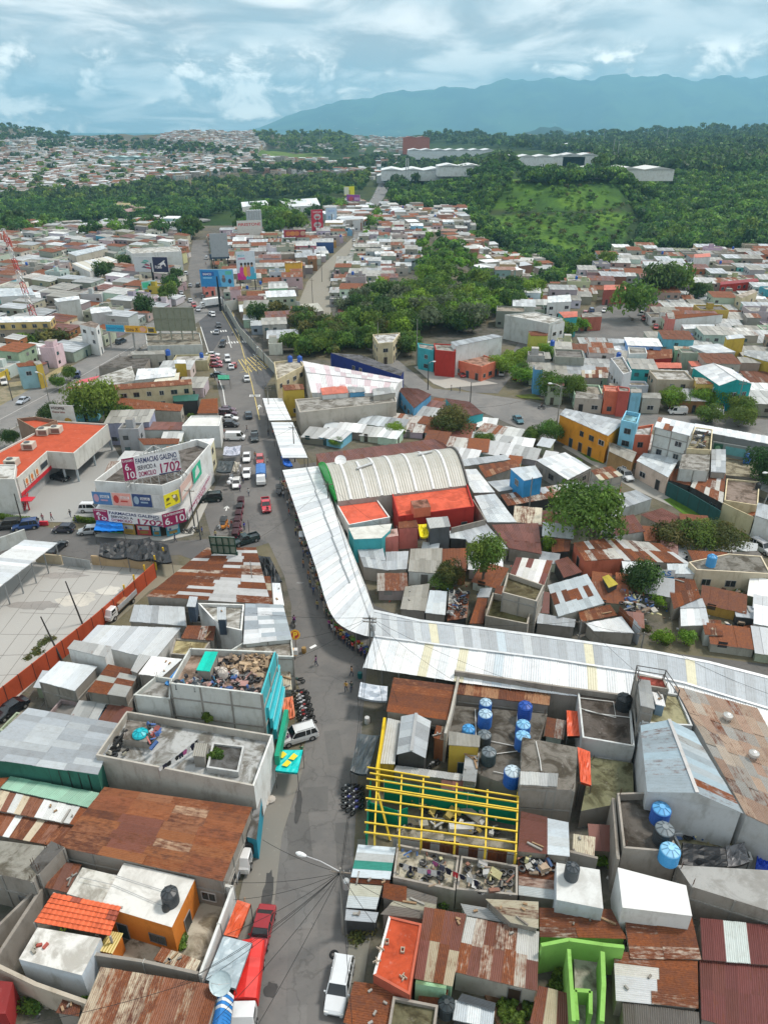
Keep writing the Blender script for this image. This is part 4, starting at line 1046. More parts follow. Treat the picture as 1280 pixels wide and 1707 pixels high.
YS=(.60,.57,.42,0);BS=(.46,.53,.58,0)
T_=[(622,1018),(700,1035),(800,1047),(905,1061),(1085,1086),(1180,1104),(1290,1132)];RG=[(624,1060),(700,1070),(800,1083),(905,1096),(1060,1120),(1140,1138),(1295,1185)]
BT=[(605,1113),(700,1127),(770,1138),(900,1154),(1040,1170),(1130,1188),(1300,1290)]
strip_roof(t,T_,RG,4.6,5.8,1.15,'silver',[(.15,.168,YS),(.235,.253,YS),(.33,.348,BS),(.46,.475,BS),(.56,.575,YS),(.68,.69,BS),(.80,.815,YS),(.90,.915,YS)])
strip_roof(t,RG,BT,5.8,4.2,1.15,'white',[(.15,.168,YS),(.235,.253,YS),(.33,.348,BS),(.46,.475,BS),(.56,.575,YS)])
for a,b in zip(T_[:-1],T_[1:]):
 m=MB();m.bar(P(*a,4.75),P(*b,4.75),.5,(.7,.71,.72),h=.12);m.build('gutter','steel',t)
for a,b in zip(RG[:-1],RG[1:]):
 m=MB();m.bar(P(*a,5.92),P(*b,5.92),.3,(.72,.73,.74),h=.06);m.build('ridge_cap','steel',t)
# back wall of the market halls
WALL('white plastered back wall behind the curved market roof',[(533,778),(558,852),(587,922),(608,976),(622,1016)],4.8,'white',panels=6,pcol=(.5,.5,.5))
# arch roofed hall
def arch():
 t=thing('arched_hall','large hall with pale ribbed barrel roof and green end wall','hall',P(650,880))
 F0,F1=P(563,836,5),P(778,809,5);B0,B1=P(534,776,5),P(741,750,5)
 pts=[B0,B1,F1,F0];occupy(pts);walls(t,pts,5,(.35,.34,.31),name='wall')
 def S(f,g,lift=0,up=3.1):
  a=B0.lerp(B1,f);b=F0.lerp(F1,f);p=a.lerp(b,g);p.z+=up*math.sin(math.pi*g)+lift;return p
 N=26
 for i in range(N):
  m=MB();f0,f1=i/N,(i+1)/N;c=(.40,.39,.345) if i % 2 else (.43,.42,.38)
  for k in range(12):
   g0,g1=k/12,(k+1)/12
   for j in range(4):
    x0=f0+(f1-f0)*j/4;x1=f0+(f1-f0)*(j+1)/4;l0=.05 if j % 2 else 0;l1=.05 if (j+1) % 2 else 0
    m.face([S(x0,g0,l0),S(x0,g1,l0),S(x1,g1,l1),S(x1,g0,l1)],(*c,.12),[(x0*30,g0*18),(x0*30,g1*18),(x1*30,g1*18),(x1*30,g0*18)])
  m.build('roof_panel','sheet',t)
 for i,f in enumerate((.10,.225,.335,.46,.60,.735,.87)):
  g0=.42 if i in (1,) else .12
  m=MB()
  for k in range(12):
   a=g0+(1.0-g0)*k/12;b=g0+(1.0-g0)*(k+1)/12
   m.face([S(f-.009,a,.16),S(f-.009,b,.16),S(f+.009,b,.16),S(f+.009,a,.16)],(.62,.62,.62))
   for s in (-.009,.009):m.face([S(f+s,a,.0),S(f+s,b,.0),S(f+s,b,.16),S(f+s,a,.16)][::(1 if s<0 else-1)],(.5,.5,.5))
  m.build('skylight_strip','paint',t)
 for a,b in (((.20,.62),(.33,.55)),((.70,.47),(.82,.42))):m=MB();m.bar(S(a[0],a[1],.3),S(b[0],b[1],.3),.5,(.62,.62,.62),h=.2);m.build('roof_vent','steel',t)
 for f,col in ((-.006,(.02,.42,.06)),(1.004,(.2,.19,.18))):
  m=MB();o=Vector((-.25 if f<0 else .25,0,0))
  for k in range(14):
   g0,g1=k/14,(k+1)/14;u=.4
   q=[S(f,g0,-3 if 0 else 0),S(f,g1),S(f,g1,u),S(f,g0,u)];q[0].z=q[1].z=4.6
   m.face(q,col);m.face([x+o for x in q][::-1],col);m.face([q[2],q[3],q[3]+o,q[2]+o],col);m.face([q[2],q[3],q[3]+o,q[2]+o][::-1],col)
  m.build('end_wall','paint',t)
 g=thing
 return S
AS_=arch()
DISH(568,776,7.4,'white satellite dish on the arched hall roof edge',1.1)
B('low maroon roofed hall running behind the arched roof',[(526,757),(722,732),(742,748),(534,776)],5.4,'maroon','brick',win=0)
B('maroon roofed shed east of the arched hall',[(722,732),(738,738),(768,763),(745,762)],5,'maroon','cem')
# green billboard frame & red roofs in front of the arch
B('flat orange-red roofed house against the long market roof',[(558,837),(625,829),(650,864),(581,877)],4.0,'slab','white',slabc=(.62,.12,.07),stain=.35,par=.25)
t=B('dark red two storey house with orange-red terrace roof',[(653,825),(778,809),(790,848),(664,865)],4.6,'slab','red',slabc=(.60,.11,.06),stain=.45,par=.5,win=1.2)
B('stair room with rubble on the orange-red terrace',[(684,835),(712,832),(718,845),(690,848)],6.4,'slab','coral',base=4.6,par=0,slabc=(.3,.14,.1),cat='stair room',win=0,occ=False)
WALL('grey block yard wall with brick red inside east of the red house',[(752,880),(809,866),(788,832)],3.6,'cem',th=.2)
B('white flat roofed annex with wavy edge below the orange roof',[(581,880),(653,873),(650,884),(636,897),(590,899)],4.6,'slab','turq',slabc=(.6,.6,.56),stain=.3,win=0)
B('coral pink house with rust porch roof',[(664,870),(694,867),(698,879),(664,881)],4.2,'rust','pink')
B('pink room with dark doorway below the orange roofs',[(636,884),(662,881),(664,893),(637,897)],4.0,'slab','pink',slabc=(.45,.3,.27))
B('small grey boxy house with corrugated lid by the yellow awning',[(710,864),(746,861),(751,878),(716,881)],5.4,'grey',(.10,.11,.12),win=0)
def AWN(label,px,h,col,mat='tarp',legs=True,sag=.25,name='awning',cat='awning',h2=None,group=None,wave=0,plates=0):
 hs=[h,h,h2 or h,h2 or h] if not isinstance(h,(list,tuple)) else h
 Q=[P(x,y,z) for (x,y),z in zip(px,hs)]
 c=sum(Q,Vector())/4;t=thing(name,label,cat,(c.x,c.y,0),0,group);m=MB();n=8;r=random.Random(int(c.x*10+c.y))
 def at(f,g):
  p=Q[0].lerp(Q[1],f).lerp(Q[3].lerp(Q[2],f),g);p.z-=sag*4*f*(1-f)*(.4+.6*g)+(r2[int(f*n)][int(g*n)] if 0<f<1 and 0<g<1 else 0);return p
 r2=[[r.uniform(-.12,.12)*(1+wave*3) for _ in range(n+1)] for _ in range(n+1)]
 for i in range(n):
  for j in range(n):
   q=[at(i/n,j/n),at((i+1)/n,j/n),at((i+1)/n,(j+1)/n),at(i/n,(j+1)/n)]
   q=q if (q[1]-q[0]).cross(q[2]-q[0]).z>0 else q[::-1];m.face(q,col)
 for (f0,g0,f1,g1) in ((0,1,1,1),(0,0,0,1),(1,0,1,1),(0,0,1,0)):
  for i in range(n):
   a=at(f0+(f1-f0)*i/n,g0+(g1-g0)*i/n);b=at(f0+(f1-f0)*(i+1)/n,g0+(g1-g0)*(i+1)/n);d=Vector((0,0,.28))
   m.face([a,b,b-d,a-d],col);m.face([a,b,b-d,a-d][::-1],col)
 m.build('cover',mat,t)
 if legs:
  for q in Q:m=MB();m.bar((q.x,q.y,0),(q.x,q.y,q.z-.03),.07,(.2,.2,.2));m.build('post','steel',t)
 occupy(Q,1);return t
AWN('bright yellow awning hanging over the coral yard',[(696,874),(716,872),(714,893),(700,894)],4,(.72,.60,.0),wave=.3)
for a in (
 ('silver roofed shed touching the curved market roof',[(590,900),(634,898),(647,951),(606,945)],2.5,'silver','cem'),
 ('light silver lean-to beside the block wall lot',[(642,920),(681,919),(678,949),(645,951)],2.4,'silver','block'),
 ('house with grey two-tone corrugated roof left of a rusty one',[(684,915),(737,914),(735,957),(680,953)],2.6,'cement','white'),
 ('rust red corrugated house left of the leafy tree',[(737,915),(777,914),(777,952),(737,956)],2.6,'rust','brick'),
 ('slanting light blue roof right of the grey boxy house',[(765,883),(808,870),(847,916),(780,905)],2.5,'silver','cem'),
 ('small white washhouse roof beside the slanting blue roof',[(748,885),(771,883),(776,899),(750,897)],2.5,'pale','dark'),
 ('long pale roof leaning on the red yard wall',[(790,827),(825,823),(861,871),(812,871)],2.5,'pale','cem'),
 ('white corrugated roof just right of the arched hall',[(767,783),(794,782),(825,821),(789,822)],2.5,'white','cem'),
 ('broad maroon roofed house beside the large round tree',[(819,875),(897,872),(903,924),(848,914)],2.5,'maroon','cem'),
 ('long low light blue roof behind the arched hall corner',[(758,767),(842,758),(851,766),(764,779)],2.2,'silver','block'),
 ('rusty orange roof behind the blue walled box house',[(797,776),(859,767),(867,777),(809,797)],2.5,'orange','block'),
 ('grey roofed shed below the blue walled box house',[(812,803),(850,799),(872,813),(831,820)],2.2,'silver','cem'),
 ('bright blue box house with flat pale roof',[(850,781),(892,776),(904,795),(873,802)],6,'pale',(.05,.30,.62)),
 ('rusty carport row with parked cars beneath',[(834,825),(935,807),(955,824),(846,844)],2.3,'stripe','dark'),
 ('large plain white roof near the concrete lane',[(893,767),(942,754),(985,780),(946,800)],3.2,'white','cem'),
 ('small grey roof between carport and two storey house',[(937,808),(968,803),(992,815),(968,829)],2.9,'silver','dirty'),
 ('unplastered two storey house with rusty tan roof',[(984,784),(1018,777),(1038,793),(1000,802)],6.8,'tan','block'),
 ('block house with clean silver roof above the maroon gables',[(1013,827),(1060,817),(1087,832),(1036,848)],2.5,'silver','pale'),
 ('maroon roof right of the large round tree',[(1016,864),(1056,858),(1075,886),(1021,894)],2.2,'maroon','white'),
 ('maroon pitched roof against the green bank',[(1067,858),(1103,847),(1142,866),(1106,879)],2.1,'maroon','block'),
 ('red front house with mixed rust and yellow roof',[(955,905),(1006,898),(1038,931),(974,936)],3.2,'mix','coral'),
 ('long patched rust roof linking two lots',[(1006,897),(1100,906),(1150,940),(1040,935)],2.6,'mix','block'),
 ('rust red roof strip beside the cream flat building',[(1145,917),(1211,921),(1217,940),(1156,939)],2.8,'rust','cem'),
 ('narrow rust roof shed behind the small lime tree',[(919,897),(951,900),(949,919),(919,921)],2.2,'rust','dark'),
 ('tilted maroon shed roof between two lanes',[(924,935),(946,928),(970,954),(939,964)],2.1,'maroon','dark'),
 ('house with half white half maroon roof',[(860,929),(921,935),(906,977),(849,958)],3.3,[(.6,.6,.58,.1),(.16,.06,.05,.5),(.17,.06,.05,.5),(.7,.7,.7,0)],'block'),
 ('cluster house with patched silver roof',[(912,976),(978,957),(1007,1006),(930,1028)],2.4,[(.5,.55,.58,.05),(.45,.5,.53,.1),(.52,.57,.6,.05),(.3,.14,.1,.7)],'dirty'),
 ('rust patched lean-to below the silver cluster',[(963,1018),(1016,1008),(1029,1026),(968,1037)],2.1,'orange','cem'),
 ('bright new zinc roof beside the corrugated fence',[(976,1039),(1036,1028),(1057,1056),(989,1052)],2.1,'white','block'),
 ('narrow silver roof behind the market hall',[(896,1022),(959,1033),(957,1046),(894,1039)],2,'silver','cem'),
 ('rust red roof house right of the dark tree',[(1110,963),(1157,966),(1167,997),(1122,1016)],2.2,'rust','block'),
 ('small silver patch roof under the rust one',[(1130,1000),(1170,998),(1176,1013),(1133,1014)],2.1,'silver','block'),
 ('white roof with a blue tarp thrown on it',[(1133,1015),(1176,1014),(1182,1042),(1134,1044)],2,'white','cem'),
 ('tan and rust tiny shed at the lot corner',[(1169,1032),(1201,1034),(1205,1060),(1174,1058)],2,'tan','pale'),
 ('pale roofed house carrying the blue letters',[(1111,940),(1158,940),(1160,957),(1113,957)],2.8,'pale','white'),
 ('loose silver sheets over the right hand yard',[(1221,1009),(1260,1011),(1266,1033),(1226,1028)],1.6,'silver','dark'),
 ('silver shed inside the tree yard',[(675,978),(716,973),(709,1019),(667,1016)],2.2,'cement','cem'),
 ('pale blue shed roof inside the tree yard',[(716,984),(745,986),(742,1026),(708,1022)],2.1,'pale','cem'),
 ('collapsed rust shed with scattered planks',[(748,984),(782,988),(778,1030),(745,1036)],1.6,'mix','dark'),
 ('small rust roof at the concrete shell building',[(796,996),(812,998),(805,1040),(782,1040)],2,'rust','cem'),
 ('narrow light roof over the lane by the shell building',[(800,981),(820,980),(815,996),(794,996)],2,'silver','cem'),
):B(*a)
B('bare concrete shell building with mossy terraces',[(845,962),(906,983),(893,1010),(836,995)],5.5,'slab','block',par=.8,slabc=(.16,.14,.08),win=.9)
B('lower mossy terrace of the concrete shell building',[(820,997),(888,1012),(878,1050),(808,1036)],3.0,'slab','block',par=1.0,slabc=(.12,.11,.05),win=.3)
B('cream flat roofed building with iron windows and blue tank',[(1147,938),(1213,924),(1268,928),(1284,958),(1160,951)],3.6,'slab',(.55,.48,.36),par=.15,slabc=(.19,.18,.16),win=1.2)
TANK(1183,943,3.6,'light blue tank on the cream flat building',(.06,.30,.60),.85,1.9)
B('grey flat roof behind the cream building',[(1213,921),(1262,918),(1272,928),(1216,924)],3.4,'slab','cem',slabc=(.14,.13,.12))
# lane houses (right)
B('long orange two storey building with silver roof',[(941,681),(1043,702),(1013,727),(932,691)],6.5,'silver',(.66,.30,.03),win=.7,wcs={2:(.66,.28,.03)})
B('sky blue tall narrow house with roof terrace',[(1042,690),(1066,695),(1060,712),(1034,706)],8.5,'slab','sky',par=.8,slabc=(.25,.5,.6))
B('coral pink two storey house next to the blue one',[(1058,716),(1088,711),(1083,730),(1054,729)],6,'slab','coral',par=.6,slabc=(.5,.5,.5))
B('low cement tiled front with timber shutters',[(1016,737),(1061,754),(1053,771),(1013,752)],3.8,'cement',(.35,.22,.1))
B('tall bare block building with white and rust roof',[(1097,695),(1158,707),(1149,727),(1090,712)],9.5,[(.62,.65,.68,.02),(.66,.69,.72,0),(.34,.2,.15,.7)],'pale',win=.5,tr=True)
B('single storey peach painted row with pale sheet roof',[(1072,755),(1133,763),(1113,796),(1060,768)],3.8,'pale',(.62,.50,.42),win=1.2)
B('bare block hall beside the lane row',[(1137,756),(1183,758),(1181,786),(1131,781)],5.5,'slab','pale',par=.0,win=0,tr=True)
B('junk filled terrace behind the block hall',[(1157,718),(1186,722),(1183,757),(1139,754)],5.6,'slab','cream',par=.9,slabc=(.3,.27,.18),win=0)
B('rust striped roof above the dark green fence',[(1120,781),(1160,785),(1149,810),(1115,801)],2.8,'rust','dark')
B('patched white and rust roof along the green fence',[(1161,790),(1209,791),(1204,839),(1150,811)],3.2,'mix','dark')
B('silver strip roof running up from the fence',[(1185,749),(1209,749),(1209,789),(1184,787)],4.5,'silver','cem')
WALL('dark green sheet fence along the concrete lane',[(1113,803),(1150,822),(1201,852)],3.0,(.03,.10,.10),panels=3,th=.12,cat='fence',name='sheet_fence')
WALL('cream garden wall with black gate on the lane',[(1205,838),(1230,850),(1256,862)],3.6,'cream',panels=4,pcol=(.5,.42,.28))
t=thing('yard_gate','black sheet gate in the cream garden wall','gate',P(1240,880));a,b=P(1232,878,0),P(1252,890,0);m=MB();m.bar(a+Vector((0,0,1.3)),b+Vector((0,0,1.3)),.3,(.02,.02,.02),h=2.6);m.build('leaf','paint',t)
B('white house with black garage door at the lane end',[(1262,838),(1310,850),(1320,880),(1258,860)],5,'silver','white')
t=B('filling station with long white canopy and green fascia',[(1158,706),(1300,731),(1300,744),(1155,717)],6.2,'white',(.2,.22,.22),cat='filling station',win=0)
a,b=P(1186,738,5),P(1300,758,5)
bd=Board(t,a-Vector((0,.4,2.5)),(b-a),Vector((0,0,3.0)),(.20,.24,.24));bd.rect(.02,.15,.16,.9,(.02,.10,.06));bd.disc(.09,.52,.04,.22,(.2,.42,.25));bd.rect(.2,.2,.5,.8,(.12,.35,.38));bd.poly([(.72,.95),(1,.95),(1,.75),(.86,.7),(.78,.2),(.66,.2)],(.06,.62,.02))
B('littered concrete yard roof behind the filling station',[(1187,752),(1285,770),(1290,800),(1209,792)],2.2,'slab','cem',slabc=(.30,.27,.2))
B('open patio roof with pink sheet and tank',[(1210,800),(1265,805),(1262,845),(1206,836)],3.0,'slab','cream',slabc=(.23,.18,.15),par=.3)
TANK(1262,815,3.0,'black tank on the open patio roof',(.02,.025,.03),.6,1.2);TANK(1243,772,2.3,'blue barrel tank behind the filling station',(.03,.12,.4),.8,2.0)
# ------------------------------------------------------------ yards right of the street
t=B('building shell corner house with brick red tiles and railing',[(1058,1124),(1106,1132),(1114,1150),(1062,1142)],8.6,'slab','cem',par=.1,slabc=(.35,.08,.06),win=0)
m=MB();q=[P(x,y,8.7) for x,y in ((1058,1124),(1106,1132),(1128,1165),(1062,1142))]
for z in (.6,1.3):
 for a,b in ((0,1),(1,2),(3,0)):m.bar(q[a]+Vector((0,0,z)),q[b]+Vector((0,0,z)),.08,(.12,.12,.12))
for a in q:
 m.bar(a,a+Vector((0,0,1.35)),.1,(.12,.12,.12))
m.build('railing','steel',t)
B('roof terrace with mossy floor above the blue-grey hall',[(1066,1150),(1130,1160),(1153,1213),(1069,1208)],6.6,'slab',(.5,.52,.53),par=.3,slabc=(.30,.28,.17),win=0)
B('wash place with grey sheet lid on the mossy terrace',[(1062,1132),(1083,1135),(1091,1183),(1067,1177)],8.9,'grey','cem',base=6.6,win=0,cat='shed',occ=False)
B('small white lid roof on the mossy terrace',[(1086,1153),(1104,1158),(1109,1178),(1092,1174)],8.2,'white',(.2,.3,.4),base=6.6,win=0,cat='shed',occ=False)
B('hall with faded blue pitched roof and pale gable wall',[(1067,1209),(1155,1220),(1238,1356),(1078,1320)],7.2,'oldblue',(.50,.52,.53),gable=('v',1.3),win=0,w=1.0,L=3.2,tr=False)
RC['clay']=[(.36,.25,.19,.38),(.34,.33,.31,.35),(.40,.30,.23,.45),(.33,.30,.27,.5),(.42,.36,.30,.3)]
B('very large warehouse roof weathered brown and grey',[(1122,1143),(1262,1181),(1400,1430),(1242,1359)],7.0,'clay',(.45,.46,.46),dirn='v',win=0,w=1.05,L=2.4)
for i,(x,y) in enumerate(((1211,1199),(1254,1262))):
 t=thing('roof_ventilator',('upper','lower')[i]+' round white ventilator on the warehouse roof','ventilator',P(x,y,7.1));m=MB();m.lathe(P(x,y,7.1),[(.35,0),(.35,.35),(.55,.4),(.5,.65),(.2,.85),(0,.9)],(.6,.58,.55),16);m.build('turbine','steel',t)
B('tank terrace with three water tanks by the grey gable',[(1026,1332),(1083,1330),(1128,1432),(1036,1424)],4.6,'slab','cem',par=.9,slabc=(.10,.09,.08),win=0,tr=False)
TANK(1097,1368,4.6,'royal blue tank topmost on the tank terrace',(.02,.10,.40),1.05,1.9,(.1,.35,.65));TANK(1102,1402,4.6,'black tank in the middle of the tank terrace',(.03,.035,.04),1.05,1.9,(.16,.19,.21));TANK(1112,1434,4.6,'light blue lidded tank lowest on the tank terrace',(.05,.3,.6),1.05,1.6,(.25,.52,.75))
B('sunken yard with moss and poles below the pale gable',[(1118,1395),(1232,1385),(1252,1440),(1140,1440)],2.0,'slab',(.5,.52,.53),par=.6,slabc=(.26,.24,.15),win=0)
AWN('black plastic sheet stretched over the sunken yard',[(1138,1404),(1208,1412),(1212,1444),(1136,1440)],3.6,(.02,.022,.026),wave=.4);AWN('grey translucent plastic sheet beside the black one',[(1209,1410),(1240,1404),(1248,1436),(1213,1444)],3.6,(.18,.18,.19),wave=.6);AWN('crumpled bright blue tarpaulin at the picture edge',[(1262,1425),(1290,1425),(1295,1450),(1258,1450)],2.6,(.02,.07,.5),wave=1)
B('mossy concrete patio with stair between the houses',[(985,1262),(1054,1272),(1056,1335),(968,1352)],2.6,'slab','cem',par=.0,slabc=(.17,.17,.10),win=0)
B('white walled house with dark roof and white pipes',[(962,1155),(1048,1160),(1057,1247),(970,1232)],4.4,'slab',(.5,.52,.52),par=.25,slabc=(.10,.085,.075),win=.6)
TANK(1037,1180,4.4,'black tank on the dark roof with white pipes',(.015,.018,.02),1.0,1.8)
def PIPES(label,runs,z,col=(.6,.6,.58),r=.05):
 t=thing('water_pipe',label,'pipe',P(*runs[0][0],z))
 for run in runs:m=MB();m.tube([P(x,y,z+.12) for x,y in run],r,col,6);m.build('pipe','plastic',t)
PIPES('white water pipes across the dark roof',[[(964,1163),(1022,1170),(1026,1196),(975,1184)],[(964,1180),(1000,1190),(1050,1196)],[(1048,1160),(1052,1240)]],4.45)
AWN('small orange-red sheet awning left of the dark roof',[(944,1184),(967,1186),(968,1227),(945,1227)],3.2,(.62,.10,.04),'sheet',sag=0);AWN('long orange-red sheet awning along the grey house',[(962,1245),(983,1253),(985,1309),(967,1303)],3.8,(.62,.10,.04),'sheet',sag=0)
B('grey flat roofed house with cracked render and pipe',[(871,1229),(962,1246),(958,1318),(866,1312)],5.6,'slab','cem',par=.0,slabc=(.17,.155,.135),win=.2)
B('loose ribbed sheets on the front of the grey house',[(867,1286),(930,1290),(928,1312),(866,1308)],5.9,'grey','cem',base=5.6,win=0,cat='shed',over=0,occ=False)
PIPES('thin white pipe snaking over the grey house',[[(893,1236),(900,1268),(902,1285)]],5.7)
B('dark rust roof right of the yellow frame',[(868,1352),(912,1362),(912,1424),(863,1419)],3.6,'maroon','block',dirn='u');B('pale sheet roof joined to the dark rust one',[(912,1364),(947,1371),(949,1428),(912,1424)],3.6,'pale','block',dirn='u')
B('small rust and mossy sheet roof in the passage',[(955,1390),(992,1396),(990,1428),(953,1424)],3.0,'tan','cem');WALL('narrow double wall beside the tank terrace',[(1022,1330),(1026,1380),(1030,1432)],4.8,'cem',th=.3);WALL('grey wall with old rust cap at the passage',[(930,1414),(996,1430)],3.4,'cem',th=.25)
B('long orange rust lean-to against the market hall',[(765,1126),(918,1147),(915,1176),(760,1157)],3.9,'orange','cem',w=1.0,L=6,win=.8)
WALL('high weathered wall between market hall and yards',[(758,1118),(920,1142),(1052,1160)],5.2,'cem',th=.25,panels=8,pcol=(.22,.21,.19))
WALL('tall pale dividing wall by the orange rust house',[(765,1124),(752,1185),(742,1222)],4.6,(.42,.4,.36),th=.3)
B('dark stained yard roof full of water tanks',[(752,1176),(912,1190),(868,1316),(800,1292),(746,1228)],2.9,'slab','cem',par=.0,slabc=(.135,.125,.11),win=0)
BL=(.02,.12,.42);LB=(.35,.50,.62)
for x,y,c,l,r,h,lab in ((808,1186,BL,LB,.85,1.6,'rear blue tank of the touching pair on the stained yard'),(807,1209,BL,LB,.95,2.0,'front blue tank of the touching pair on the stained yard'),(780,1224,(.03,.2,.55),(.06,.3,.62),.85,1.0,'squat bright blue tank beside the yellow room'),(806,1240,(.03,.04,.045),(.13,.16,.18),.9,1.6,'black tank behind another black tank'),(813,1270,(.03,.05,.055),(.13,.16,.18),.95,1.7,'black tank nearest the grey strip roof'),(873,1196,(.01,.07,.35),(.01,.07,.35),.95,2.1,'deep blue tank under the orange rust lean-to'),(870,1224,BL,(.2,.45,.68),.95,1.7,'rear light lidded tank by the grey house'),(869,1246,BL,(.2,.45,.68),.98,2.0,'front light lidded tank by the grey house'),(852,1306,(.01,.10,.42),(.45,.55,.62),1.05,2.0,'large blue tank with grey lid near the yellow frame')):TANK(x,y,2.95,lab,c,r,h,l)
PIPES('white pipes laid over the stained tank yard',[[(792,1182),(793,1230)],[(815,1235),(870,1246)],[(816,1258),(862,1252)],[(862,1190),(858,1240)],[(822,1286),(850,1292)]],2.95)
B('orange rust roofed workshop beside the street market',[(656,1129),(758,1142),(746,1201),(644,1186)],3.9,'orange','cem',dirn='u',w=1.2,L=7)
AWN('sagging pale plastic canopy at the market corner',[(601,1137),(646,1144),(645,1168),(597,1161)],3.0,(.50,.54,.60),wave=.5)
B('small silver gabled shed between yellow beams',[(669,1194),(718,1202),(709,1264),(661,1258)],4.0,'silver','dark',gable=('v',.8),w=1.2,L=6,win=0)
B('grey strip roof left of the silver gable',[(646,1197),(667,1202),(658,1274),(632,1273)],3.2,'grey','yellow',w=1.3,L=5,win=0)
B('bright yellow room with cement roof in the tank yard',[(748,1219),(800,1227),(799,1246),(747,1242)],4.8,'cement','yellow',win=.6);B('narrow grey strip roof in front of the yellow room',[(776,1254),(799,1256),(793,1304),(770,1301)],3.4,'grey','cem',dirn='u')
B('long low grey lean-to behind the yellow frame',[(660,1276),(772,1291),(768,1302),(655,1287)],2.6,'grey','cem',win=0);B('small rust and pale roof by the motorcycle yard',[(727,1209),(746,1213),(744,1236),(722,1230)],3.4,'tan','brick',win=0)
WALL('yellow beam topped wall facing the street',[(641,1196),(635,1240),(628,1284)],4.2,(.66,.46,.02),th=.3)
MOTO(722,1280,2.2,(.5,.5,.5),'silver motorcycle parked inside the yard behind the yellow frame')
# yellow steel frame
def frame():
 t=thing('steel_frame','bright yellow open steel roof frame without covering','steel frame',P(735,1400))
 Y=(.66,.46,.03);h=4.3;TL,TR,BR,BL_=[P(*q,h) for q in ((612,1279),(865,1320),(861,1420),(607,1387))]
 for g in (0,.09,.19,.31,.345,.50,.68,.86,1.0):
  a=TL.lerp(BL_,g);b=TR.lerp(BR,g)
  if g==0:b=a.lerp(b,.42)
  if g==.09:a=a.lerp(b,.02)
  m=MB();m.bar(a,b,.12,Y,h=.14);m.build('purlin','paint',t)
 for f,g0 in ((.07,0),(.235,.0),(.38,0),(.60,.02),(.80,.05),(.995,.0)):
  a=TL.lerp(TR,f).lerp(BL_.lerp(BR,f),g0);b=BL_.lerp(BR,f)-Vector((0,0,.1));m=MB();m.bar(a-Vector((0,0,.2)),b-Vector((0,0,.1)),.15,Y,h=.2);m.build('rafter','paint',t)
  for q in (a,b):m=MB();m.bar((q.x,q.y,0),q-Vector((0,0,.1)),.2,Y);m.build('post','paint',t)
 m=MB();m.bar(P(630,1322,4.2),P(650,1400,.2),.2,Y);m.build('brace','paint',t)
 occupy([TL,TR,BR,BL_],2)
frame()
B('site shed floor of pale rubble under the yellow frame',[(662,1378),(862,1400),(858,1440),(655,1420)],.25,'slab','cem',slabc=(.40,.37,.30),win=0,occ=False,cat='floor slab',name='floor_slab')
WALL('green sheet hoarding along the far side of the yellow frame',[(640,1300),(700,1310),(780,1322),(864,1338)],3.4,(.0,.22,.12),panels=4,th=.1,cat='fence',name='sheet_fence',pcol=(.4,.4,.35))
WALL('green sheet hoarding crossing inside the yellow frame',[(612,1336),(664,1352),(680,1346)],2.6,(.0,.24,.13),panels=3,th=.1,cat='fence',name='sheet_fence',pcol=(.4,.4,.35));WALL('short green hoarding on the street side of the frame',[(618,1300),(610,1392)],2.6,(.0,.22,.13),panels=3,th=.1,cat='fence',name='sheet_fence')
for i,c in enumerate(((.4,.2,.1),(.5,.5,.5),(.3,.08,.05),(.42,.45,.48),(.2,.22,.25),(.34,.14,.09),(.45,.46,.47),(.28,.07,.05),(.5,.52,.55))):
 pass
def sheet_fence(label,a,b,h,pal,zb=0,n=None):
 A,B_=P(*a,h),P(*b,h);L=(B_-A).length;n=n or max(2,round(L/.9));t=thing('sheet_fence',label,'fence',(A.x,A.y,zb));r=random.Random(int(a[0]));
 for i in range(n):
  p=A.lerp(B_,i/n);q=A.lerp(B_,(i+1)/n);m=MB();c=r.choice(pal);dz=r.uniform(-.15,.15);nn=(B_-A).cross(Vector((0,0,1))).normalized()
  if nn.y>0:nn=-nn
  k=6
  for j in range(k):
   u0,u1=p.lerp(q,j/k)+nn*(.03 if j % 2 else 0),p.lerp(q,(j+1)/k)+nn*(.03 if (j+1) % 2 else 0)
   f=[Vector((u0.x,u0.y,zb)),Vector((u1.x,u1.y,zb)),Vector((u1.x,u1.y,h+dz)),Vector((u0.x,u0.y,h+dz))]
   m.face(f,c,[(j*.15,0),(j*.15+.15,0),(j*.15+.15,2),(j*.15,2)]);m.face([x-nn*.02 for x in f][::-1],c)
  m.build('sheet','sheet',t)
 m=MB();m.bar(A-Vector((0,0,.6)),B_-Vector((0,0,.6)),.08,(.2,.12,.08));m.build('rail','wall',t);occupy([A,B_,B_+Vector((0,.5,0)),A+Vector((0,.5,0))])
sheet_fence('patchwork sheet fence below the yellow frame',(655,1389),(862,1419),3.0,RC['mix']+RC['rust']+RC['silver'])
sheet_fence('leaning zinc fence beside the bright new roof',(1032,1010),(1068,1045),3.2,RC['silver']+RC['rust'])
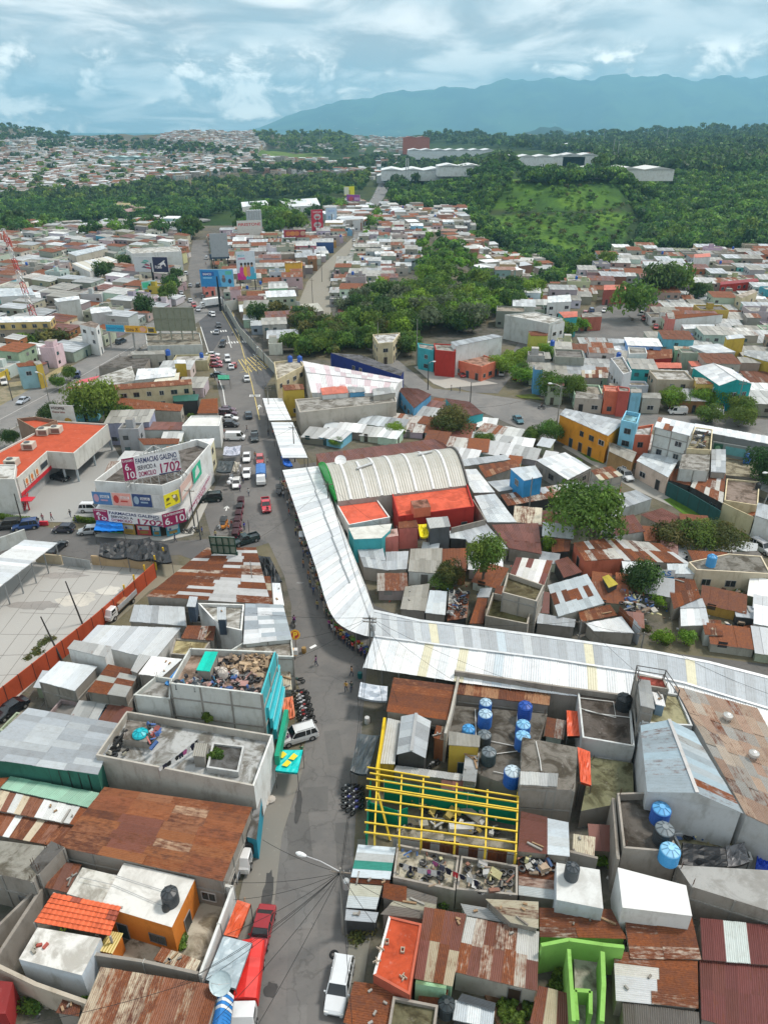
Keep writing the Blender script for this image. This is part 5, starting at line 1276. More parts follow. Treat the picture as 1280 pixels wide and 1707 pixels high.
# bottom right quarter
for a in (
 ('pale striped roof with green band at the street corner',[(597,1408),(660,1413),(650,1466),(585,1462)],2.6,[(.6,.66,.7,.02),(.62,.68,.72,0),(.04,.25,.2,0),(.5,.52,.52,.1)],'cem','u'),
 ('narrow brown sheet strip between pale roofs',[(585,1463),(650,1468),(648,1476),(583,1471)],2.4,'rust','cem','u'),
 ('grey patchwork roof facing the street lamp',[(584,1473),(637,1477),(627,1516),(577,1513)],2.4,[(.42,.44,.45,.1),(.5,.5,.42,.1),(.46,.5,.52,.1),(.36,.36,.34,.2)],'dark','u'),
 ('low blue grey porch roof behind the street lamp',[(577,1515),(631,1521),(626,1538),(575,1534)],2.2,'silver','dark','u'),
 ('short rust and white roof left of the litter yard',[(640,1472),(678,1478),(677,1505),(637,1497)],2.4,'rust','cem','u'),
 ('tan weathered roof below the litter yard',[(677,1480),(729,1496),(724,1534),(634,1524)],2.3,[(.42,.40,.32,.1),(.38,.36,.3,.15),(.45,.43,.36,.08),(.2,.18,.16,.2)],'cem','u'),
 ('rust striped roof at the lower street edge',[(590,1636),(662,1644),(650,1722),(572,1705)],2.3,'rust','cem','u'),
 ('dark maroon roof with tan strips above the green house',[(707,1512),(777,1524),(754,1645),(690,1632)],2.9,[(.17,.07,.05,.5),(.16,.065,.05,.55),(.18,.07,.055,.5),(.3,.17,.1,.8),(.42,.36,.26,.5)],'mint','v'),
 ('wide roof of cream and maroon striped sheets',[(777,1528),(898,1553),(895,1653),(757,1621)],2.7,[(.17,.07,.05,.5),(.50,.45,.38,.55),(.16,.065,.05,.55),(.46,.42,.36,.6),(.48,.48,.46,.2)],'dirty','v'),
 ('long grey sheet strip behind the striped roof',[(767,1506),(850,1520),(850,1540),(776,1526)],2.4,'grey','cem','u'),
 ('weathered tan roof with rust patch near the white slab',[(808,1498),(897,1503),(897,1548),(850,1538),][:4],3.5,'tan','cem','u'),
 ('silver ribbed roof in the garden yard',[(758,1667),(824,1686),(821,1715),(754,1700)],2.2,'pale','dark','v'),
 ('dark slate lid roof above the silver ribbed one',[(770,1656),(826,1672),(824,1686),(762,1668)],2.4,[(.10,.11,.12,0)],'dark','u'),
 ('rust and pale striped roof right of the maroon ones',[(898,1513),(1018,1516),(1044,1566),(899,1562)],2.4,'stripe','lime','u'),
 ('narrow tan and maroon striped roof by the lime walls',[(897,1643),(946,1656),(948,1720),(882,1706)],2.4,[(.16,.065,.05,.5),(.45,.40,.28,.4),(.17,.07,.05,.5)],'cem','v'),
 ('messy patched roof with scrap and planks',[(862,1420),(927,1432),(927,1468),(864,1460)],2.3,'mix','cem','u'),
 ('pale blue patched roof beside the white slab',[(864,1460),(927,1468),(927,1500),(864,1492)],2.2,[(.45,.5,.52,.1),(.35,.2,.14,.7),(.5,.54,.55,.1),(.4,.3,.25,.6)],'cem','u'),
 ('rust red roof right of the plain white roof',[(1038,1516),(1152,1528),(1168,1600),(1050,1598)],2.6,'stripe','cem','u'),
 ('mixed rust and grey roof at the lower right',[(1022,1585),(1162,1602),(1163,1682),(1026,1668)],2.4,'mix','cem','u'),
 ('maroon ribbed roof with white seams at the right edge',[(1166,1530),(1300,1545),(1310,1612),(1170,1600)],2.7,[(.15,.05,.045,.45),(.16,.055,.05,.4),(.6,.66,.64,.0),(.15,.05,.045,.4)],'cem','v'),
 ('lower maroon ribbed roof with white seams',[(1165,1600),(1310,1614),(1320,1740),(1168,1700)],2.4,[(.15,.05,.045,.45),(.16,.055,.05,.4),(.14,.05,.04,.45),(.6,.66,.64,.0)],'cem','v'),
 ('dark old tiled roof at the bottom right',[(1036,1670),(1164,1688),(1168,1760),(1040,1740)],2.2,[(.10,.09,.08,.2),(.12,.11,.1,.2)],'cem','v'),
):B(a[0],a[1],a[2],a[3],a[4],dirn=a[5])
B('white slab roofed house with a black tank',[(927,1438),(999,1450),(1005,1515),(927,1500)],4.2,'slab','bluewhite',par=.0,slabc=(.58,.59,.58),stain=.3,win=0)
TANK(951,1462,4.2,'charcoal tank on the white slab roof',(.05,.06,.07),.75,1.5)
B('plain white roofed house right of the white slab house',[(1029,1446),(1143,1476),(1153,1527),(1037,1513)],4.6,'slab','white',par=0,slabc=(.66,.66,.65),stain=.1,win=0)
B('long grey concrete roof at the right edge',[(1128,1442),(1300,1452),(1300,1524),(1152,1478)],4.2,'slab','cem',par=0,slabc=(.33,.33,.32),stain=.4,win=0)
B('orange-red painted terrace roof with small blocks',[(648,1528),(703,1541),(683,1660),(622,1626)],3.4,'slab',(.40,.10,.06),par=.12,wcs={3:'white'},slabc=(.46,.075,.03),stain=.55,win=0)
for i,(x,y) in enumerate(((645,1571),(634,1583),(628,1604),(671,1585),(672,1630))):
 p=P(x,y,3.4);t=thing('concrete_block',['pale block nearest the top of the orange-red terrace','dark hollow block at the left rim of the orange-red terrace','tan block low on the left rim of the orange-red terrace','small grey block mid right of the orange-red terrace','hollow block near the bottom of the orange-red terrace'][i],'block',p)
 for s in (-1,1):m=MB();m.box(p+Vector((s*.13,0,.12)),(.06,.45,.24),(.4,.33,.26),i);m.box(p+Vector((0,s*.18,.12)),(.3,.07,.22),(.42,.35,.28),i);m.build('shell','wall',t)
B('litter covered concrete yard with clothes lines',[(662,1412),(765,1432),(758,1490),(655,1468)],2.4,'slab','cem',par=.5,slabc=(.42,.39,.31),win=0,tr=False);B('second littered yard right of the clothes lines',[(768,1432),(862,1448),(862,1498),(760,1488)],2.4,'slab','cem',par=.5,slabc=(.36,.33,.26),win=0,tr=False)
def clothes(label,a,b,z,n,seed=1):
 r=random.Random(seed);A,B_=P(*a,z),P(*b,z);t=thing('clothes_line',label,'clothes line',(A.x,A.y,z-1.6));m=MB()
 m.tube([A,A.lerp(B_,.5)-Vector((0,0,.2)),B_],.02,(.3,.3,.3),5)
 m.bar(A-Vector((0,0,1.6)),A,.06,(.3,.3,.3));m.bar(B_-Vector((0,0,1.6)),B_,.06,(.3,.3,.3));m.build('line','steel',t)
 for i in range(n):
  f=(i+.5)/n;p=A.lerp(B_,f)-Vector((0,0,.2*4*f*(1-f)+.02));d=(B_-A).normalized()*r.uniform(.16,.3);m=MB();c=r.choice([(.02,.02,.04),(.45,.03,.04),(.03,.08,.35),(.6,.6,.6),(.02,.02,.02),(.4,.1,.25),(.1,.1,.15)]);h=r.uniform(.5,.9);o=Vector((0,.03,0))
  if i % 2:q=[p-d,p+d,p+d*.9-Vector((0,0,h)),p+d*.15-Vector((0,0,h)),p-Vector((0,0,h*.4)),p-d*.15-Vector((0,0,h)),p-d*.9-Vector((0,0,h))]
  else:q=[p-d*.6,p+d*.6,p+d*1.3-Vector((0,0,.2)),p+d*.9-Vector((0,0,.35)),p+d*.7-Vector((0,0,h)),p-d*.7-Vector((0,0,h)),p-d*.9-Vector((0,0,.35)),p-d*1.3-Vector((0,0,.2))]
  m.face(q[::-1],c);m.face([x+o for x in q],c);m.build('garment','cloth',t)
clothes('laundry line across the litter covered yard',(665,1438),(735,1452),4.0,9,3);clothes('second laundry line further along the littered yards',(720,1433),(800,1470),4.0,7,5)
B('pale green house wall under the maroon roof',[(693,1634),(744,1643),(742,1648),(692,1640)],3.3,'slab','mint',slabc=(.3,.5,.3),occ=False)
B('mossy dark patio left of the silver garden roof',[(655,1665),(730,1680),(722,1740),(645,1725)],2.4,'slab','cem',par=.4,slabc=(.13,.12,.07),win=0);B('tiled garden courtyard with plants',[(800,1640),(896,1662),(890,1720),(828,1705)],.3,'slab','brick',slabc=(.22,.13,.08),win=0,cat='patio')
TANK(743,1688,1.2,'black barrel beside the silver ribbed roof',(.02,.03,.035),.8,1.4)
for i,(x,y) in enumerate(((838,1692),(860,1700),(880,1690),(846,1680),(925,1640),(940,1632))):BUSH(x,y,.9,'mid',['leafy garden bush at the courtyard left side','leafy garden bush at the bottom of the courtyard','leafy garden bush at the courtyard right side','small bush in the courtyard middle','dark bush left of the lime walls','dark bush touching the lime walls'][i],1.2,seed=i)
WALL('lime green outer wall of the tall lime compound',[(948,1582),(952,1640),(956,1702)],4.2,'lime',th=.3);WALL('lime green top wall across the compound',[(902,1575),(948,1566),(1004,1574),(1040,1578)],4.0,'lime',th=.3);WALL('lime green right wall of the lime compound',[(1004,1586),(1006,1640),(1003,1702)],4.2,'lime',th=.35);WALL('small lime green inner stair enclosure',[(962,1700),(958,1650),(984,1652),(984,1690)],3.4,'lime',th=.3)
B('grey stair floor inside the lime compound',[(956,1592),(1002,1598),(1000,1710),(960,1710)],1.6,'slab','cem',slabc=(.34,.33,.29),win=0,cat='stair')
# ------------------------------------------------------------ left of the main street
B('large warehouse roof of rust and cream striped sheets',[(345,913),(427,913),(452,1008),(244,994)],5.0,'stripe','cem',dirn='u',L=3.2,w=.9,jit=.6)
B('rust brown lean-to at the street side of the striped warehouse',[(429,960),(451,961),(455,1010),(438,1009)],4.7,'tan','dark',dirn='u');B('white patched sheet strip beside the tarp stall',[(453,972),(467,972),(474,1010),(456,1010)],4.4,'white','cem')
B('grey silver roof with white patches near the street sign',[(409,1006),(472,1008),(487,1066),(406,1074)],6.0,[(.38,.43,.47,.1),(.42,.47,.5,.08),(.36,.40,.44,.15),(.66,.68,.7,0)],'pale',L=2.2,dirn='u')
B('whitewashed roof terrace left of the silver roof',[(331,1010),(408,1012),(404,1056),(366,1048)],5.4,'slab','white',par=.5,slabc=(.5,.5,.48),win=0)
for l,px in (('rooftop box with steel sheet sides by the striped warehouse',[(316,994),(330,995),(326,1012),(311,1011)]),('light blue lidded rooftop box on the white terrace',[(362,1012),(377,1012),(377,1033),(362,1033)])):B(l,px,7.6,'silver',(.05,.07,.10),base=5.0,win=0,cat='roof box',occ=False)
B('wide plain silver roof below the striped warehouse',[(224,1008),(308,1012),(311,1044),(216,1036)],4.0,'silver','cem')
B('broad pale metal roof beside the orange fence',[(163,1042),(302,1047),(258,1100),(136,1070)],4.4,'silver','white',L=5,w=1.1)
B('white walled box room with grey roof on the fence side',[(124,1067),(187,1078),(176,1096),(112,1081)],5.6,'grey','white')
B('pale roof with small window box near the fence',[(99,1102),(163,1111),(125,1152),(64,1136)],4.2,'pale','cem',L=5,w=1.1)
B('rust and grey striped roof between the pale roofs',[(181,1107),(234,1119),(210,1163),(146,1153)],4.2,[(.40,.41,.38,.15),(.42,.42,.4,.1),(.22,.09,.05,.7),(.25,.1,.06,.7)],'cem',dirn='u')
B('clean white roof against the junk terrace',[(253,1094),(304,1099),(270,1129),(231,1124)],5.4,'white','cem');B('narrow grey roof strip left of the white one',[(232,1090),(252,1094),(229,1122),(218,1118)],5.0,'grey','cem')
B('mossy flat roofs stained green and cream',[(292,1066),(352,1070),(335,1096),(285,1092)],4.6,'slab','cem',par=.2,slabc=(.42,.36,.2),win=0);B('small rust roof above the mossy flat roof',[(312,1043),(360,1044),(356,1068),(302,1064)],5.0,'mix','cem')
B('tall street front block with bare side wall',[(352,1058),(404,1074),(486,1068),(487,1102)][:0] or [(404,1075),(487,1068),(490,1098),(372,1094)],5.4,'slab','pale',par=.3,slabc=(.34,.32,.29),win=0)
# junk terrace
JZ=9.2
t=B('tall block building with turquoise front and junk filled roof',[(318,1090),(461,1096),(438,1168),(284,1149)],JZ,'slab','pale',par=.9,slabc=(.36,.27,.22),win=0,wcs={1:'turq'},tr=True)
jr=random.Random(4)
def junk(px,z,n,cols,label,size=(.2,.65),cat='scrap',par=None):
 t=thing('scrap_pile',label,'scrap pile',P(*px[0],z));Q=[P(x,y,z) for x,y in px]
 for i in range(n):
  p=Q[0].lerp(Q[1],jr.random()).lerp(Q[3].lerp(Q[2],jr.random()),jr.random());s=[jr.uniform(*size)*jr.choice((.4,1,1.2)) for _ in range(3)];s[0]*=jr.choice((1,1,2.2));s[2]*=.6;m=MB();k=jr.random();c=jr.choice(cols);g_=sum(c)/3;c=tuple(v*.7+g_*.3 for v in c);b=jr.uniform(.6,1.2);c=tuple(q*b for q in c)
  if k<.25:m.lathe(p+Vector((0,0,.1)),[(.2,0),(.36,.03),(.4,.12),(.36,.22),(.2,.24),(.2,0)],(.02,.02,.022),12);nm='tyre'
  elif k<.5:m.tube([p+Vector((0,0,.3)),p+Vector((jr.uniform(-.8,.8),jr.uniform(-.8,.8),jr.uniform(.2,.9)))],.09,c,6);nm='pipe'
  else:m.box(p+Vector((0,0,s[2]/2+.05+jr.uniform(0,.4))),s,c,jr.random()*3,jr.uniform(-.5,.5),jr.uniform(-.4,.4));nm='crate'
  m.build(nm,'plastic' if k<.25 else 'wall',t)
junk([(375,1094),(455,1098),(448,1130),(360,1118)],JZ,160,[(.42,.27,.13),(.36,.24,.14),(.5,.34,.18),(.3,.22,.16)],'heap of brown wooden crates and chairs on the junk roof')
junk([(330,1118),(440,1130),(434,1160),(292,1143)],JZ,160,[(.45,.2,.17),(.5,.3,.26),(.03,.12,.4),(.2,.2,.2),(.5,.45,.4),(.04,.3,.5),(.06,.06,.07)],'scattered pink rubble tyres and blue bags on the junk roof')
B('stair room with turquoise sheet lid on the junk roof',[(342,1086),(364,1087),(350,1120),(327,1117)],JZ+1.6,[(.0,.50,.40,0),(.0,.52,.42,0)],'cem',base=JZ,win=0,cat='stair room',occ=False)
TANK(373,1131,JZ,'cream white tank on the junk roof',(.5,.45,.4),.65,1.3);TANK(329,1148,JZ,'charcoal round tank at the lower rim of the junk roof',(.06,.07,.08),.7,.8);TANK(297,1146,JZ,'dark barrel at the lower left corner of the junk roof',(.04,.045,.05),.5,.8)
t=thing('blue_facade','stepped turquoise street front with four balconies','facade',P(482,1230));
for i in range(4):
 a=P(461+i*4,1098+i*18,JZ-1.2-i*1.6);b=P(440+i*6.5,1170+i*18,JZ-1.2-i*1.6);m=MB()
 m.bar(a,b,.35,(.04,.45,.52),h=1.5);m.build('balcony_band','paint',t)
 m=MB();m.bar(a+Vector((.19,0,.3)),b+Vector((.19,0,.3)),.05,(.3,.65,.7),h=.3);m.build('band_stripe','paint',t)
t=thing('shop_sign','dark green fascia sign along the turquoise front','sign',P(476,1240));m=MB();m.bar(P(478,1190,3.6),P(462,1268,3.6),.5,(.0,.28,.16),h=1.4);m.build('sign_panel','paint',t)
AWN('turquoise canopy with yellow marks by the white car',[(470,1250),(505,1250),(496,1288),(459,1284)],2.9,(.0,.50,.48),sag=.05)
t=thing('canopy_print','yellow painted emblems on the turquoise canopy','print',P(482,1268,3.0));
for x,y in ((489,1261),(478,1272),(471,1258)):m=MB();p=P(x,y,3.1);m.face([p+Vector((-.5,-.3,0)),p+Vector((.1,-.5,0)),p+Vector((.5,.1,0)),p+Vector((0,.5,0))],(.7,.55,.02));m.build('emblem','paint',t)
AWN('faded orange cloth awning above the motorcycles',[(468,1163),(488,1160),(492,1194),(474,1196)],3.0,(.62,.17,.08),wave=.3);B('small brown tin lean-to beside the orange awning',[(466,1118),(484,1120),(487,1150),(470,1150)],3.2,'tan','cem')
B('lower roofless block room left of the junk building',[(262,1133),(288,1137),(285,1172),(224,1165)],7.6,'slab','pale',par=.6,slabc=(.33,.33,.32),win=0)
AWN('bright blue tarp hung in the block room corner',[(297,1113),(303,1116),(290,1141),(275,1139)],7.9,(.03,.22,.55),legs=False)
# terrace with laundry
TZ=5.4
B('terrace building with long block parapet and laundry',[(214,1196),(456,1236),(425,1322),(163,1270)],TZ,'slab',(.42,.40,.36),par=1.0,slabc=(.40,.41,.41),win=0,wcs={1:'white'},tr=False)
B('dark recessed light well in the laundry terrace',[(355,1240),(408,1246),(398,1290),(345,1282)],TZ+.5,'slab','grey',par=.25,slabc=(.12,.12,.12),base=TZ,win=0,cat='light well',occ=False);B('small timber shelter on the laundry terrace',[(326,1238),(346,1240),(342,1262),(320,1260)],TZ+1.7,'cement',(.25,.24,.22),base=TZ,win=0,cat='shelter',occ=False)
TANK(237,1236,TZ,'turquoise open drum on the laundry terrace',(.0,.38,.45),.95,1.4);B('grey plinth room carrying the turquoise drum',[(212,1200),(262,1206),(252,1238),(205,1232)],TZ+1.0,'slab','cem',slabc=(.24,.22,.2),base=TZ,win=0,cat='plinth',occ=False)
clothes('laundry line crossing the block walled terrace',(264,1280),(330,1232),TZ+1.6,10,8);junk([(248,1205),(272,1212),(262,1250),(240,1245)],TZ+1,24,[(.03,.15,.5),(.4,.4,.42),(.1,.1,.1),(.5,.1,.08)],'pile of bagged blue and grey scrap on the terrace',(.3,.6));junk([(190,1232),(214,1236),(212,1262),(180,1262)],TZ,16,[(.3,.28,.2),(.03,.03,.03),(.45,.42,.35)],'broken furniture in the left corner of the terrace',(.4,.8))
BUSH(345,1190,.9,'mid','bush sprouting from the bare block wall',1.0,P(345,1200,5.6));BUSH(364,1258,1.0,'mid','potted plants beside the terrace light well',1.0,P(360,1262,TZ+.3))
# big silver roof etc
t=B('large roof of blue grey sheets with white patches',[(48,1180),(199,1206),(164,1292),(-45,1262)],5.6,'silver',(.04,.16,.12),dirn='u',L=3.0,w=.95,win=0,jit=.4)
a,b=P(-30,1262,5.4),P(164,1292,5.4);
for k in range(12):
 p=a.lerp(b,k/12);m=MB();m.bar((p.x,p.y-.06,2.5),(p.x,p.y-.06,5.3),.09,(.05,.05,.05));m.build('frame_post','steel',t)
 q=a.lerp(b,(k+.85)/12);m=MB();m.face([(p.x,p.y-.03,4.2),(q.x,q.y-.03,4.2),(q.x,q.y-.03,5.2),(p.x,p.y-.03,5.2)],(.42,.42,.38));m.build('clerestory_pane','paint',t)
B('pale green flat sheet roof below the silver hall',[(18,1294),(172,1323),(147,1346),(-4,1313)],3.6,'green','cem',L=5,w=1.2);B('cream canvas roof corner left of the green roof',[(-30,1300),(16,1296),(-2,1316),(-40,1318)],3.8,'tan','cem')
RC['bright']=[(.30,.12,.05,.7),(.22,.09,.05,.6),(.24,.1,.06,.65),(.48,.42,.32,.4),(.6,.62,.62,.05),(.20,.08,.05,.6)]
B('upper row of rust red and cream vertical sheets',[(-6,1316),(146,1348),(128,1376),(-22,1348)],3.4,'bright','cem',L=3,w=.8);B('lower row of rust red sheets beside the brown hall roof',[(-22,1350),(127,1378),(96,1412),(-40,1386)],3.0,'bright','cem',L=3.4,w=.8)
B('large orange brown rust roof of long horizontal sheets',[(175,1312),(421,1346),(372,1470),(96,1411)],4.4,[(.28,.10,.04,.55),(.30,.115,.045,.5),(.26,.09,.04,.6),(.20,.075,.05,.5),(.32,.14,.07,.55),(.30,.11,.045,.55),(.44,.30,.2,.5)],'cem',dirn='u',L=4.2,w=1.0,jit=.5)
B('dark recess wall with blue columns under the laundry terrace',[(424,1345),(436,1330),(428,1400),(412,1395)],3.0,'slab',(.03,.25,.35),slabc=(.2,.2,.2),win=0)
TRUCK('canvas_truck',(.035,.035,.035),413,1412,406,1440,'dark covered truck parked under the brown hall roof edge')
CAR('suv',(.42,.45,.48),391,1440,385,1462,'silver car half hidden beside the brown hall roof')
B('grey mossy slab roof at the far left edge',[(-40,1396),(84,1412),(55,1470),(-50,1446)],4.8,'slab','cem',slabc=(.24,.23,.2),win=.5);B('dark tar strip roof next to the alley',[(86,1402),(108,1412),(64,1458),(50,1442)],4.9,'slab','cem',slabc=(.10,.095,.09),win=0,occ=False)
WALL('crumbling alley wall slanting down to the left edge',[(104,1425),(60,1495),(-10,1602)],3.0,'cem',th=.3);WALL('second alley wall behind the crumbling one',[(64,1478),(-20,1560)],3.0,'cem',th=.25)
RC['peel']=[(.44,.38,.28,.5),(.48,.42,.32,.45),(.22,.09,.05,.6),(.40,.33,.24,.6)]
B('narrow sheets leaning by the white house',[(97,1437),(137,1441),(112,1488),(75,1480)],3.0,[(.5,.53,.54,.1),(.3,.11,.05,.6),(.12,.13,.15,0),(.16,.07,.05,.5)],'cem',w=.9,L=6)
B('orange walled house with whitewashed slab roof',[(207,1438),(325,1466),(287,1546),(168,1510)],4.0,'slab','orange',par=.0,slabc=(.62,.61,.58),stain=.35,win=1.0,tr=False);B('lower whitewashed slab left of the orange house',[(138,1446),(205,1462),(176,1508),(112,1490)],3.7,'slab','white',par=.0,slabc=(.55,.54,.5),stain=.75,win=0)
TANK(286,1504,4.0,'charcoal tank leaning on the white slab of the orange house',(.04,.045,.05),.85,1.5);TANK(278,1516,4.0,'small black drum beside the charcoal tank',(.03,.03,.03),.4,.5);PIPES('wires and pipe crossing the whitewashed slab',[[(133,1462),(190,1475),(276,1512)],[(190,1458),(290,1490)]],4.05,(.35,.35,.35),.03)
def tiled(label,px,h):
 Q=[P(x,y,z) for (x,y),z in zip(px,h)];c=sum(Q,Vector())/4;t=thing('tiled_roof_shelter',label,'shelter',(c.x,c.y,0));occupy(Q)
 nu=max(2,round((Q[1]-Q[0]).length/.9));nv=max(2,round((Q[3]-Q[0]).length/.42));r=random.Random(3)
 for i in range(nu):
  for j in range(nv):
   f0,f1,g0,g1=i/nu,(i+1)/nu,j/nv,(j+1)/nv+.01;at=lambda f,g:Q[0].lerp(Q[1],f).lerp(Q[3].lerp(Q[2],f),g)
   s=r.uniform(.82,1.08);c=(.66*s,.13*s,.05*s,.08) if r.random()>.05 else (.3,.07,.04,.3);m=MB();A,B2,C2,D2=at(f0,g0),at(f1,g0),at(f1,min(1.02,g1)),at(f0,min(1.02,g1));up=Vector((0,0,.07))
   pts=[]
   for k in range(7):u=k/6;o=Vector((0,0,.05*math.sin(u*math.pi*4)));pts.append((A.lerp(B2,u)+o,D2.lerp(C2,u)+o+up))
   for k in range(6):m.face([pts[k][0],pts[k][1],pts[k+1][1],pts[k+1][0]],c)
   m.face([pts[0][1],pts[0][1]-up,pts[-1][1]-up,pts[-1][1]],tuple(x*.5 for x in c[:3]));m.build('tile','tile',t)
 for q in Q:m=MB();m.bar((q.x,q.y,0),(q.x,q.y,q.z-.05),.15,(.4,.38,.35));m.build('post','wall',t)
 return t
tiled('orange-red tile roof in front of the orange house',[(90,1488),(203,1511),(184,1560),(58,1537)],[4.2,4.2,3.6,3.6])
m_=WALL('white pipe gutter under the orange tile roof',[(58,1540),(125,1554),(174,1558)],3.55,'white',th=.15,name='gutter',cat='gutter') if 0 else None
B('low whitewashed house with peeling roof and blue walls',[(63,1546),(169,1564),(137,1626),(32,1599)],3.6,'slab','bluewhite',par=.0,slabc=(.62,.61,.58),stain=.6,win=0,tr=False)
for i,(x,y) in enumerate(((60,1578),(57,1587),(66,1577),(77,1578))):p=P(x,y,3.6);t=thing('cement_block',['hollow grey block topmost on the peeling roof','hollow grey block lowest on the peeling roof','red brick piece left on the peeling roof','red brick piece right on the peeling roof'][i],'block',p);m=MB();m.box(p+Vector((0,0,.12)),(.22,.5,.22),((.3,.28,.23),(.28,.26,.22),(.35,.08,.06),(.4,.1,.08))[i],i*.9);m.build('body','wall',t)
B('orange side room with yellow plank below the tile roof',[(184,1552),(206,1556),(188,1590),(160,1584)],2.6,[(.55,.42,.10,.1),(.5,.38,.08,.15)],'orange',L=5)
for lab,px in (('white compound wall behind the concrete yard',[(326,1466),(388,1478)]),('white compound wall on the street side of the yard',[(388,1478),(365,1540),(333,1626)]),('grey block compound wall below the yard',[(160,1590),(240,1602),(331,1622)])):WALL(lab,px,3.2,'white' if 'white' in lab else 'cem',th=.25,panels=3.5,pcol=(.4,.4,.38))
B('cream stained yard floor inside the white compound',[(296,1500),(384,1492),(330,1640),(166,1610)],.3,'slab','cem',slabc=(.46,.42,.34),win=0,cat='yard',tr=False)
BUSH(300,1574,.8,'mid','green plant at the corner of the orange house',.9,P(300,1574,.3));B('torn cream sheet lean-to in the compound corner',[(270,1578),(335,1602),(325,1622),(256,1600)],2.5,'tan','cem',occ=False,L=5)
AWN('red sheet awning over the pavement by the compound',[(396,1500),(418,1507),(396,1563),(373,1558)],[3.2,2.9,2.9,3.2],(.55,.09,.03),'sheet',sag=0);AWN('blue grey flat canopy below the red awning',[(373,1560),(420,1572),(393,1648),(343,1633)],3.0,(.36,.43,.47),'sheet',sag=0)
for i,(x,y) in enumerate(((402,1540),(398,1549))):p=P(x,y,0);t=thing('waste_bin',['green plant tub under the red awning','black round bin under the red awning'][i],'bin',p);m=MB();m.lathe(p+Vector((0,0,.1)),[(.3,0),(.42,.1),(.45,.8),(.4,.85),(0,.8)],[(.03,.10,.04),(.02,.02,.02)][i],14);m.build('body','plastic',t)
B('maroon rust roof at the lower left with power line shadow',[(168,1612),(367,1644),(338,1740),(126,1716)],3.2,'peel','cem',w=.95,L=4.0);B('small rust shack in the lower left yard',[(107,1662),(138,1664),(132,1695),(93,1688)],2.4,'rust','cem')
WALL('peeling cream boundary wall of the lower left yard',[(-10,1606),(60,1640),(150,1672)],3.0,(.45,.40,.33),th=.3);B('red truck body cut by the left picture edge',[(-30,1632),(22,1637),(10,1690),(-40,1690)],2.6,'slab',(.30,.03,.03),slabc=(.22,.03,.03),win=0,cat='truck',name='truck',stain=.2)
t=thing('striped_tent','blue and white striped curved canopy at the bottom edge','canopy',P(375,1700));
for k in range(10):
 m=MB();a=P(362+k*4,1652+k*2+6,3.2);
 p0=P(364-k*1.2,1655+k*6,3.0);p1=P(390-k*.8,1660+k*6,3.0);n=5
 q=[p0.lerp(p1,j/n)+Vector((0,0,.7*math.sin(math.pi*j/n))) for j in range(n+1)];d=P(364-k*1.2,1661+k*6,3.0)-p0
 for j in range(n):m.face([q[j]+d,q[j+1]+d,q[j+1],q[j]],((.02,.18,.50) if k % 2 or k>5 else (.62,.66,.7)))
 m.build('stripe_panel','tarp',t)
DISH(371,1650,3.0,'light round dish at the lower left roof corner',.9,(.45,.55,.58))
# orange fence, parking lot, carport
WALL('long orange sheet fence with black posts by the parking lot',[(257,939),(205,985),(152,1030),(76,1089),(-20,1164)],2.7,(.42,.075,.03),panels=2.6,th=.12,cat='fence',name='sheet_fence',pcol=(.03,.03,.03))
WALL('low beige wall with cream cap at the lot entrance',[(152,926),(205,930),(257,936)],1.8,(.45,.33,.2),th=.3);WALL('sliding sheet gate of the parking lot',[(104,927),(150,934)],1.8,(.32,.33,.33),panels=1.6,th=.08,cat='gate',name='sliding_gate',pcol=(.25,.25,.25));WALL('short beige wall left of the sliding gate',[(58,922),(102,926)],1.8,(.40,.34,.24),th=.3)
t=thing('carport','long white carport roof over the parking lot corner','carport',P(20,960));Q=[P(*q,4) for q in ((42,900),(97,905),(-18,992),(-92,984))];sheeted(t,Q,'u','white',1.0,12,single=False);occupy(Q,2)
for f in np.linspace(.02,.98,6):
 for g in (.03,.97):q=Q[0].lerp(Q[3],f).lerp(Q[1].lerp(Q[2],f),g);m=MB();m.bar((q.x,q.y,0),q,.16,(.3,.32,.33));m.build('post','steel',t)
for i,(x,y) in enumerate(((4,962),(20,950),(-14,976),(36,938),(60,925))):MOTO(x,y,1.2,(.03,.03,.03),'motorcycle parked in the row under the white carport','motorcycles under the carport')
WALL('grey coping wall behind the white carport',[(-20,902),(10,893),(41,882)],2.6,'pale',th=.3)
CAR('sedan',(.02,.022,.025),97,917,104,911,'black car leaving beside the white carport')
for i,(x,y,h) in enumerate(((200,1000,0),)):pass
for x,y,l in ((212,1002,'yellow post nearest the striped warehouse'),(228,985,'yellow post second from the striped warehouse'),(245,968,'yellow post with sign before the warehouse corner'),(262,952,'yellow post in front of the tarp tents'),(276,938,'yellow post beside the black tarp tents')):
 p=P(x,y,0);t=thing('yellow_post',l,'post',p);m=MB();m.bar(p,p+Vector((0,0,3.0)),.22,(.66,.42,.02));m.build('shaft','paint',t);m=MB();m.box(p+Vector((0,0,.12)),(.5,.5,.24),(.3,.28,.25));m.build('base','wall',t)
for a in (('left black tarp tent of the corner market',[(168,905),(208,900),(214,928),(165,925)],2.6),('middle black tarp tent with a peak',[(208,900),(250,895),(252,930),(213,929)],2.9),('right black tarp tent sagging to the corner',[(250,898),(280,908),(287,936),(252,931)],2.6)):AWN(*a,(.025,.027,.03),wave=.9,sag=.5)
TRUCK('stake_truck',(.35,.36,.37),200,1018,175,1042,'white stake truck with crates in the sandy alley')
